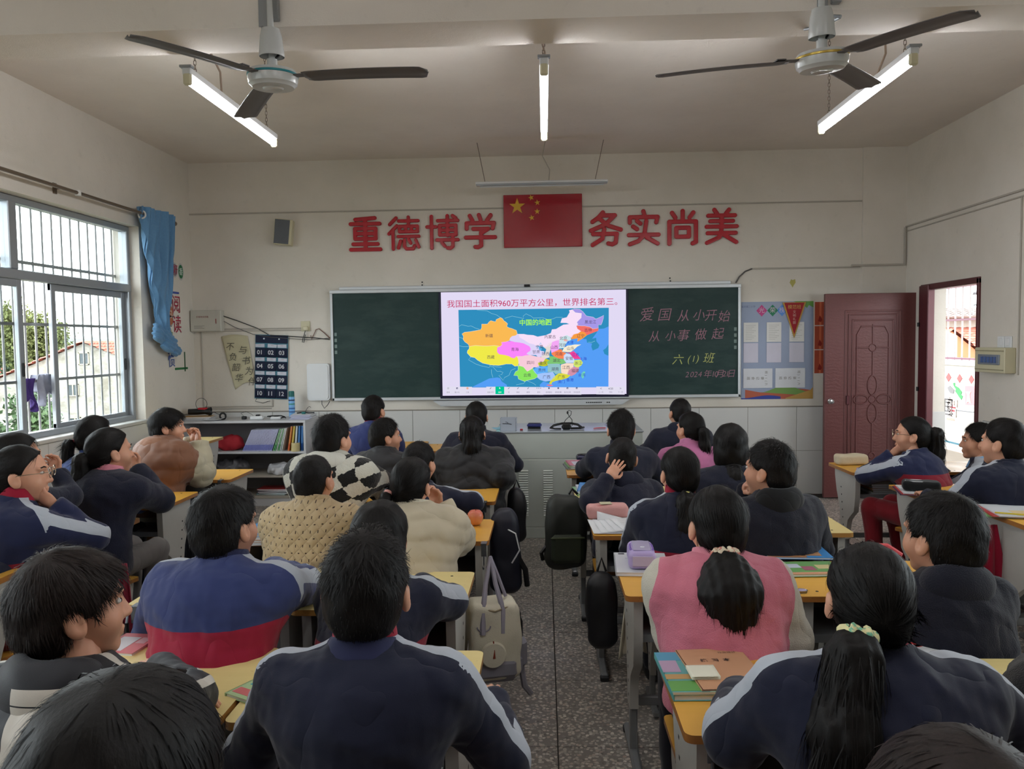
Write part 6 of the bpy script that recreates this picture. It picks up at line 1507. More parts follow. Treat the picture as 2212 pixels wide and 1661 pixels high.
DESKS = [
 (-.488, 2.03, 'pale yellow desk of the boy with red collar, nearest left of the aisle', 'p', 0, .0), (-1.10, 2.04, 'pale yellow desk with bare top beside the black and white jacket', 'p', 0, .004),
 (-.585, 2.82, 'pale desk of the navy girl, corner by the cream backpack', 'p', 0, 0), (-1.185, 2.87, 'pale desk under the broad blue back with red hem', 'p', 0, 0),
 (-.565, 3.735, 'orange yellow desk with the apple on it', 'y', 0, 0), (-1.17, 3.735, 'yellow desk of the boy in the dotted beige coat', 'y', 0, 0),
 (-.590, 4.62, 'orange desk in front of the folded navy arms, left of the aisle', 'y', 0, 0), (-1.19, 4.62, 'desk of the pupil in black and white checks', 'y', 0, 0),
 (-.535, 5.49, 'desk of the black puffer girl with long ponytail', 'y', 0, 0), (-1.145, 5.49, 'desk of the boy in black puffer looking right', 'y', 0, 0),
 (-.71, 6.45, 'front row desk at the left side of the lectern', 'y', 0, .05), (-1.315, 6.52, 'front row desk of the boy in blue blazer', 'y', 0, .07),
 (-2.455, 3.80, 'yellow desk beside the girl with glasses, bolts on its side panel', 'y', 0, 0), (-2.465, 4.52, 'yellow desk under the navy elbow by the window column', 'y', 0, 0), (-2.44, 5.38, 'yellow desk of the boy in brown vest', 'y', 0, 0),
 (-3.07, 4.52, 'window side desk of the girl in bright blue jacket', 'y', 0, 0), (-3.07, 5.38, 'window side desk behind the brown vest boy', 'y', 0, 0), (-3.33, 6.98, 'front corner desk beside the white cabinet', 'p', 0, .07), (-2.345, 2.745, 'yellow desk at the left edge with a column of bolts', 'y', 0, .072),
 (-3.07, 3.80, 'window side desk at the left picture edge', 'y', 0, 0),
 (.445, 5.48, 'front desk right of the aisle with colourful books', 'y', 0, 0), (1.05, 5.48, 'front desk of the girl with pink collar', 'y', 0, 0), (.47, 4.62, 'desk with picture books beside the boy holding his head', 'p', 0, 0), (1.075, 4.62, 'desk of the long haired girl with red collar', 'y', 0, 0),
 (.52, 3.83, 'desk with worksheets and pink pencil case', 'y', 0, 0), (1.135, 3.87, 'dull yellow desk corner beside the boy in black hood', 'p', 0, 0), (.58, 2.965, 'orange yellow desk with purple pencil case', 'y', 0, 0), (1.185, 2.965, 'orange yellow desk with blue textbook and glasses', 'y', 0, 0),
 (.615, 1.985, 'orange yellow desk with brown exercise book', 'y', 0, 0), (1.22, 1.985, 'pale desk at the lower right with a magazine', 'p', 0, 0), (1.16, 6.45, 'front row desk right of the lectern', 'y', 0, 0),
 (2.36, 5.52, 'desk with cloth pencil bag beside the door', 'y', .02, 0), (2.41, 4.64, 'desk with black pencil case near the right wall', 'y', .04, 0), (2.455, 3.785, 'desk with red workbook at the right edge', 'y', .03, .072), (2.98, 5.52, 'wall side desk beside the doorway', 'y', 0, 0), (3.03, 4.64, 'wall side desk near the breaker panel', 'y', 0, 0)]
for q in DESKS: desk(*q)

# ------------------------------------------------------------------ lectern
le = thing('lectern_desk', 'grey steel teacher console with louvred front', 'lectern', (.194, 6.296, 0))
M_LEC = M('console_grey', (200, 207, 200), .4, .15, .4, .06, 5); wL = .592
G().box(-wL, wL, .004, .62, .0, .868, bev=.004).obj('body', M_LEC, le, smooth=False)
G().box(-wL, wL, 0, .01, .655, .868, bev=.003).obj('upper_panel', M_LEC, le, smooth=False); G().box(-wL, wL, 0, .01, .095, .648, bev=.003).obj('front_panel', M_LEC, le, smooth=False); G().box(-wL, wL, .002, .01, 0, .088, bev=.003).obj('plinth', M_LEC, le, smooth=False)
G().box(-wL-.008, wL+.008, -.012, .63, .866, .880, bev=.005).obj('top', M('console_top', (176, 184, 192), .15, .1), le, smooth=False)
for x in (-.375, -.175):
    for i in range(20):
        z = .185+i*.0192; g = G(); g.raw([(x-.038, -.001, z), (x+.038, -.001, z), (x+.038, -.009, z+.003), (x-.038, -.009, z+.003), (x+.038, -.001, z+.013), (x-.038, -.001, z+.013)], [(0, 1, 2, 3), (3, 2, 4, 5), (0, 3, 5), (1, 4, 2)])
        g.obj('louvre', M_LEC, le, smooth=False)
LZ = .8805
bx_ = thing('tissue_box', 'grey open tissue box on the teacher console', 'box', (-.30, 6.37, LZ), -.05)
g = G()
for b in ((-.065, .065, -.05, -.046, 0, .105), (-.065, .065, .046, .05, 0, .105), (-.065, -.061, -.05, .05, 0, .105), (.061, .065, -.05, .05, 0, .105), (-.06, .06, -.045, .045, 0, .004)): g.box(*b)
g.obj('carton', M('pale_grey_carton', (172, 180, 192), .5), bx_, smooth=False); g = G(); g.tube([(-.045, -.051, .06), (0, -.051, .06), (.03, -.051, .055)], .0025, 5).tube([(-.02, -.051, .075), (.0, -.051, .07), (-.005, -.051, .06)], .002, 5); g.obj('printed_mark', M_BLK, bx_)
G().ell((0, 0, .07), (.04, .03, .03), 10, 6).obj('tissue', M_PAPER, bx_)
er = thing('board_eraser', 'dark blue board eraser on the teacher console', 'eraser', (-.09, 6.50, LZ), -.1)
G().box(-.06, .06, -.03, .03, .012, .042, bev=.010).obj('felt', M('eraser_blue', (48, 54, 112), .6), er); G().box(-.055, .055, -.028, .028, 0, .014, bev=.005).obj('base', M_BLK, er); G().box(-.05, .05, -.022, .022, .041, .046, bev=.002).obj('grip', M('eraser_top', (60, 66, 70), .6), er)
rc = tag(G().box(-.012, .012, -.008, .008, 0, .012, bev=.003).obj('red_chalk', M('red_chalk', (176, 40, 50), .8), None), 'red chalk stub on the teacher console', 'chalk'); rc.location = (-.195, 6.37, LZ)
hd = thing('headset', 'black headset with cord on the teacher console', 'headset', (.17, 6.42, LZ))
G().tube([(-.12, .0, .014), (-.10, .02, .03), (-.03, .03, .045), (.05, .03, .045), (.10, .02, .035), (.13, .0, .014)], .010, 8).obj('headband', M_BLK, hd)
G().box(-.035, .045, -.045, .0, 0, .045, bev=.014).obj('transmitter', M_BLK, hd); G().tube([(-.13, .0, .012), (-.09, -.03, .008), (-.04, -.04, .008)], .007, 6).obj('strap', M_BLK, hd); G().tube([(.04, -.03, .01), (.12, -.02, .010), (.15, .02, .012)], .009, 6).obj('strap', M_BLK, hd)
G().tube([(-.02, .03, .04), (.0, .06, .07), (.045, .08, .11), (.05, .08, .14), (.03, .08, .15), (.015, .08, .135), (.03, .08, .10), (.055, .07, .07), (.055, .06, .02)], .003, 5).obj('microphone_boom', M_BLK, hd); G().ell((.018, .08, .13), (.008, .008, .013)).obj('microphone_tip', M_BLK, hd)
def book(name, label, x, y, z, w, h, t, rz, cover, parts=(), cat='book', group=None, pages=True, tilt=(0, 0)):
    b = thing(name, label, cat, (x, y, z), rz, group, rot=(tilt[0], tilt[1], rz))
    if pages: G().box(-w/2+.003, w/2-.003, -h/2+.003, h/2-.003, .0008, t-.0008).obj('pages', M_PAPER, b, smooth=False)
    G().box(-w/2, w/2, -h/2, h/2, t-.001, t, bev=0).box(-w/2, w/2, -h/2, h/2, 0, .001).box(-w/2-.001, -w/2+.002, -h/2, h/2, 0, t).obj('cover', cover, b, smooth=False)
    for (nm, x0, x1, y0, y1, c) in parts:
        G().box(x0*w, x1*w, y0*h, y1*h, t, t+.0006).obj(nm, M('print_%d_%d_%d' % c, c, .45), b, smooth=False)
    return b
def sheet(label, x, y, z, w, h, rz, lines=8, name='worksheet', mat=None, curl=.0, group=None, cat='paper'):
    b = thing(name, label, cat, (x, y, z), rz, group)
    G().grid(lambda u, v: ((u-.5)*w, (v-.5)*h, .0008+curl*((u-.5)**2*4+(v-.5)**2)), 8, 8).obj('page', mat or M_PAPER, b, ang=80).modifiers.new('s', 'SOLIDIFY').thickness = .0006
    for i in range(lines):
        yy = h*(.40-.8*i/max(1, lines)); G().box(-w*.42, w*(.42-.1*((i*7) % 4)), yy, yy+.0022, .0016+curl*.3, .0019+curl*.3).obj('text_line', M('grey_print', (130, 128, 122), .7), b, smooth=False)
    return b
TZ = .7
BL = M('cover_blue', (66, 140, 206), .35); GRN = M('cover_green', (110, 160, 96), .35); WHC = M('cover_white', (216, 218, 222), .4); BRN = M('kraft_cover', (190, 142, 108), .6); REDC = M('cover_red', (190, 66, 66), .4); TEAL = M('cover_teal', (86, 160, 160), .35)
sheet('lilac striped pad of paper on the teacher console', .62, 6.62, LZ, .20, .22, .1, 7, 'paper_pad', M('lilac_paper', (190, 184, 226), .5))
tag(G().tube([(.40, 6.40, LZ+.006), (.43, 6.44, LZ+.006), (.5, 6.45, LZ+.006)], .005, 6).obj('pen', M('pink_pen', (200, 100, 110), .4), None), 'pink pen lying on the teacher console', 'pen')
sheet('light blue folded sheet at the left end of the console', -.385, 6.52, LZ, .10, .16, .3, 0, 'folder', M('light_cyan', (120, 190, 214), .4))

# ------------------------------------------------------------------ white open cabinet in the corner
cb = thing('open_cabinet', 'white open shelf cabinet in the front left corner', 'cabinet', (XL+.02, 7.60, 0)); cw = 1.295; cd_ = .47
G().box(0, cw, 0, cd_, .832, .855, bev=.003).obj('top', M_CAB, cb, smooth=False); G().box(cw-.022, cw, .0, cd_, .0, .832, bev=.002).obj('side_panel', M_CAB, cb, smooth=False); G().box(0, .02, 0, cd_, 0, .832, bev=.002).obj('side_panel', M_CAB, cb, smooth=False)
for z in (.525, .285, .075): G().box(.02, cw-.022, .005, cd_-.01, z, z+.02, bev=.002).obj('shelf', M_CAB if z > .5 else M('worn_shelf', (176, 168, 156), .5), cb, smooth=False)
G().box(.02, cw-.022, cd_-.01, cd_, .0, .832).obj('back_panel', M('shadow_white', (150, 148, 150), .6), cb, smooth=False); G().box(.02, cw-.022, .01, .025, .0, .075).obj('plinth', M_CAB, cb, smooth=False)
# row of leaning booklets on the upper shelf
M_BK = [M('booklet_lilac', (186, 186, 214), .4, vary=.1), M('booklet_green', (150, 190, 150), .4, vary=.1), M('booklet_white', (206, 210, 208), .4), M('booklet_orange', (206, 130, 74), .4), M('booklet_yellow', (206, 180, 90), .4), M('booklet_blue', (78, 130, 190), .4)]
def shelf_book(i, x, tilt, m, lb, h=.235, t=.008):
    b = thing('booklet', lb, 'booklet', (x, 7.66, .545), 0, 'booklets leaning on the upper shelf', rot=(0, tilt, 0))
    G().box(0, t, 0, .17, 0, h).obj('cover', M_BK[m], b, smooth=False); G().box(-.0004, t+.0004, -.0006, .0, h*.05, h*.3).obj('cover_band', M('band_%d' % m, ((120, 124, 190), (90, 160, 100), (180, 190, 186), (190, 90, 50), (190, 150, 60), (40, 90, 170))[m], .4), b, smooth=False)
    G().box(.001, t-.001, .003, .169, h-.002, h+.0006).obj('pages', M_PAPER, b, smooth=False)
k = 0
for i in range(24): 
    shelf_book(i, -3.04+i*.0125, .43-.0035*i, 0, 'leftmost lilac booklet, at the outer end of the leaning row' if i == 0 else ('last lilac booklet, leaning against the green ones' if i == 23 else 'lilac booklet inside the leaning row on the upper shelf'))
for i in range(6): shelf_book(i, -2.73+i*.017, .33-.02*i, 1 if i in (0, 1, 3) else 2, 'pale green booklet leaning right of the lilac row' if i in (0, 1, 3) else 'white booklet leaning right of the lilac row')
for i, (m, lb) in enumerate(((3, 'orange booklet standing near the right end of the shelf'), (4, 'yellow booklet standing near the right end of the shelf'), (2, 'white booklet between yellow and blue ones on the shelf'), (5, 'blue booklet standing against the cabinet side'), (5, 'rightmost blue booklet touching the cabinet side'))): shelf_book(i, -2.58+i*.034, .16-.03*i, m, lb, .25, .016)
pt = thing('tape_roll', 'cream tape roll on the upper shelf before the books', 'tape', (-2.49, 7.64, .545)); G().lathe([(.030, 0), (.042, 0), (.042, .085), (.030, .085)], n=24).obj('roll', M('cream_tape', (206, 190, 140), .4), pt)
def lump(name, label, c, r, mat, seed, cat, h=.01, amp=.02, group=None):
    def f(X, Y, Z): return smax(ell_sd(X, Y, Z, (0, 0, r[2]*.7), r)+amp*wob(X, Y, Z, 26, seed)+amp*.5*wob(X, Y, Z, 60, seed+1), -Z+.001, .005)
    v, f_ = snet(f, (-r[0]-.05, -r[1]-.05, -.01), (r[0]+.05, r[1]+.05, r[2]*1.8+.04), h)
    o = link(name, mesh_from(name, v, f_, mat), None, c); return tag(o, label, cat, group)
lump('red_cloth', 'crumpled dark red cloth on the upper cabinet shelf', (-3.19, 7.75, .545), (.13, .10, .085), M('dark_red_cloth', (150, 24, 36), .8), 2, 'cloth')
M_BAG = M('white_plastic_bag', (196, 196, 200), .3, vary=.12, vs=20); lump('plastic_bag', 'crumpled white plastic bag on the middle shelf', (-2.62, 7.72, .305), (.16, .11, .07), M_BAG, 5, 'bag', amp=.03)
lump('plastic_bag', 'dark transparent bag bundle on the middle shelf', (-3.2, 7.78, .305), (.2, .12, .08), M('grey_bag', (92, 90, 94), .35, vary=.2, vs=20), 7, 'bag', amp=.03)
for i in range(5):
    book('magazine', ('bottom', 'second lowest', 'middle', 'second highest', 'top')[i]+' magazine of the pile on the bottom shelf', -2.76+.02*(i % 2), 7.78, .097+i*.012, .30, .21, .011, .1*(i % 3)-.1, [TEAL, WHC, M('cover_plum', (90, 60, 90), .4), WHC, REDC][i], (), 'magazine', 'magazines on the bottom shelf')
CZ = .856
pp = thing('paper_stack', 'stack of exercise papers on the right end of the cabinet', 'papers', (-2.47, 7.83, CZ), .1)
for i in range(7): q = G().box(-.10, .10, -.14, .14, 0, .0055).obj('paper_sheet', M_PAPER, pp, smooth=False); q.location = (.006*(i % 3), .008*(i % 2), i*.0065); q.rotation_euler = (0, 0, .05*((i*5) % 4-1.5)); G().box(-.101, .101, -.1405, -.14, .001, .003).obj('sheet_edge', M('violet_edge', (110, 106, 180), .5), q, smooth=False)
tr = thing('headset', 'black teacher headset on the paper stack', 'headset', (-2.44, 7.80, CZ+.047)); G().tube([(-.08, .0, .008), (-.02, .03, .012), (.04, .0, .01), (.09, .03, .008)], .006, 6).obj('band', M_BLK, tr); G().tube([(-.0, .0, .01), (.03, .0, .06), (.05, 0, .075), (.065, 0, .065)], .0025, 5).obj('boom', M_BLK, tr); G().box(-.03, .01, -.02, .02, 0, .02, bev=.006).obj('clip', M('teal_clip', (40, 110, 110), .4), tr)
ps = thing('power_strip', 'white power strip on the cabinet top', 'power strip', (-2.91, 7.74, CZ), .05); G().box(-.065, .065, -.03, .03, 0, .035, bev=.008).obj('body', M_WHITE, ps); G().box(-.01, .03, -.02, .02, .035, .05, bev=.005).obj('plug', M_BLK, ps)
cr = thing('charger', 'white charger with coiled black cord on the cabinet top', 'charger', (-2.72, 7.74, CZ), .3); G().box(-.05, .05, -.02, .02, 0, .026, bev=.008).obj('brick', M_WHITE, cr); G().tube([(.05, 0, .01), (.09, .03, .02), (.05, .07, .03), (-.03, .05, .02), (-.08, .03, .03), (-.04, .08, .03), (.05, .06, .03), (.1, .0, .01)], .005, 6).obj('cord', M_BLK, cr)
ad = thing('adapter', 'small black adapter with looped wire on the cabinet top', 'adapter', (-3.05, 7.76, CZ)); G().box(-.022, .022, -.02, .02, 0, .032, bev=.005).obj('block', M_BLK, ad); G().tube([(.0, 0, .03), (-.04, .02, .06), (.0, .05, .075), (.06, .04, .05), (.09, .02, .03)], .002, 5).obj('wire', M_BLK, ad)
ws = thing('headphones', 'black headphones lying on the cabinet top', 'headphones', (-3.27, 7.76, CZ)); G().tube([(.0+.03*math.cos(a), 0, .035+.03*math.sin(a)) for a in np.linspace(0, 2*PI, 16, endpoint=False)], .010, 6, closed=True).obj('ear_cup', M_BLK, ws); G().tube([(-.03, 0, .05), (-.1, .02, .075), (-.16, 0, .03)], .003, 5).obj('wire', M_BLK, ws)
sheet('creased white paper at the left of the cabinet top', -3.33, 7.68, CZ, .2, .12, .2, 0, 'paper_sheet', None, .02)
for i in range(3): book('folder', ('bottom', 'middle', 'top')[i]+' folder of the pile at the left end of the cabinet', -3.53, 7.78, CZ+.012*i, .28, .2, .011, .1*i, [WHC, M('grey_folder', (150, 150, 156), .5), M('manila_folder', (190, 150, 90), .6)][i], (), 'folder', 'folders on the cabinet')
dr = thing('megaphone', 'black and red megaphone body on the folder pile', 'megaphone', (-3.52, 7.77, CZ+.037), .2); G().lathe([(0, -.10), (.03, -.10), (.032, -.02), (.028, .06), (.045, .12), (.04, .12), (.0, .05)], n=18, rot=Matrix.Rotation(PI/2, 3, 'Y'), c=(0, 0, .045)).obj('barrel', M_BLK, dr); G().box(-.01, .09, -.02, .02, .055, .085, bev=.008).obj('grip', M('red_plastic', (180, 30, 40), .35), dr)
G().tube([(.02+.055*math.cos(a), .03, .12+.06*math.sin(a)) for a in np.linspace(0, 2*PI, 20, endpoint=False)], .0025, 5, closed=True).obj('wire_loop', M_BLK, dr)
bt = thing('metal_shelf', 'small dark shelf with stationery right of the cabinet', 'shelf', (-2.20, 7.72, 0)); G().box(-.12, .12, 0, .3, .56, .575).obj('top', M('orange_board', (176, 120, 84), .5), bt, smooth=False); G().box(-.12, .12, 0, .3, .12, .14).obj('shelf', M_STEEL, bt, smooth=False)
for x in (-.115, .105):
    for y in (.005, .285): G().box(x, x+.012, y, y+.012, 0, .62).obj('post', M_STEEL, bt, smooth=False)
for i in range(4): 
    q = thing('binder', ('leftmost', 'second', 'third', 'rightmost')[i]+' binder on the small dark shelf', 'binder', (-2.27+.04*i, 7.76, .141), 0, 'binders on the small shelf'); G().box(0, .034, 0, .2, 0, .26, bev=.003).obj('cover', [WHC, M_STEEL, BL, WHC][i], q, smooth=False); G().box(.008, .026, -.001, 0, .12, .2).obj('spine_label', M_PAPER, q, smooth=False)
q = thing('card_holder', 'black card box on the small dark shelf', 'box', (-2.2, 7.78, .576)); G().box(-.06, .06, 0, .08, 0, .03, bev=.003).obj('tray', M_BLK, q); G().box(-.055, .055, .0, .07, .035, .06, bev=.003).box(-.05, .05, .01, .07, .028, .036).obj('card_stack', M_STEEL, q)
# ------------------------------------------------------------------ the pupils
CL['panel'] = None
def panel_cloth():
    t = NT('black_jacket_white_panel'); s = t.sep(t.coord()); v = t.coord(); n = t.noise(v, 420, 2)
    a = t.math('MULTIPLY', t.math('GREATER_THAN', s[0], -.10), t.math('LESS_THAN', s[0], .02)); a = t.math('MULTIPLY', a, t.math('LESS_THAN', s[2], .975)); a = t.math('MULTIPLY', a, t.math('LESS_THAN', s[1], .06)); a = t.math('MULTIPLY', a, t.math('GREATER_THAN', t.attr('arm'), -.03))
    seam = t.math('LESS_THAN', t.math('ABSOLUTE', t.math('SUBTRACT', s[2], .945)), .0015)
    c = t.mix(a, lin((24, 24, 30)), lin((196, 188, 178))); c = t.mix(seam, c, lin((20, 20, 24))); c = t.mix(t.math('LESS_THAN', t.attr('stripe'), .013), c, lin((196, 190, 180)))
    t.bsdf(c, .6, 0, .3, t.bump(n, .001, .3), .1); return t.m
CL['panel'] = panel_cloth()
M_WHC = cloth('white_plush_hood', (200, 198, 188), kind='wool'); M_BKC = cloth('black_hood_cloth', (14, 14, 17)); M_PKC = cloth('pink_collar_cloth', (206, 130, 146)); M_LBC = cloth('light_blue_collar_cloth', (120, 168, 210)); M_BRC = cloth('brown_hood_cloth', (134, 92, 68)); M_LILC = cloth('lilac_collar_cloth', (190, 120, 160))
T_YEL = M('yellow_hair_tie', (206, 196, 110), .6); T_ORG = M('orange_hair_tie', (214, 160, 70), .6); T_PNK = M('pink_hair_tie', (220, 160, 150), .5); T_BLU = M('light_blue_hair_tie', (130, 180, 210), .5); T_RED = M('red_hair_tie', (180, 60, 70), .5); T_CRM = M('cream_hair_tie', (214, 204, 170), .6); T_WHT = M('pale_hair_tie', (200, 200, 204), .5)
def scr_mat(name, c, c2):
    t = NT(name); n = t.noise(t.coord(), 90, 2); t.bsdf(t.mix(t.ramp(n, [(.52, (0, 0, 0)), (.58, (1, 1, 1))]), lin(c), lin(c2)), .8, 0, .2); return t.m
S_DOT = scr_mat('cream_red_dotted_scrunchie', (214, 200, 176), (190, 110, 100)); S_GRN = scr_mat('yellow_green_scrunchie', (216, 208, 160), (120, 180, 150)); S_WHT = scr_mat('white_scrunchie', (210, 206, 196), (196, 150, 130))
def V3(*a): return np.array(a, float)
def Zp(px, py, z): return np.array(atZ(px, py, z))
def Yp(px, py, y): return np.array(atY(px, py, y))
def tl(at, path, r, tie=None, scr=None, wisps=.25): return dict(at=at, path=path, r=r, tie_mat=tie, scrunchie=scr, wisps=wisps)
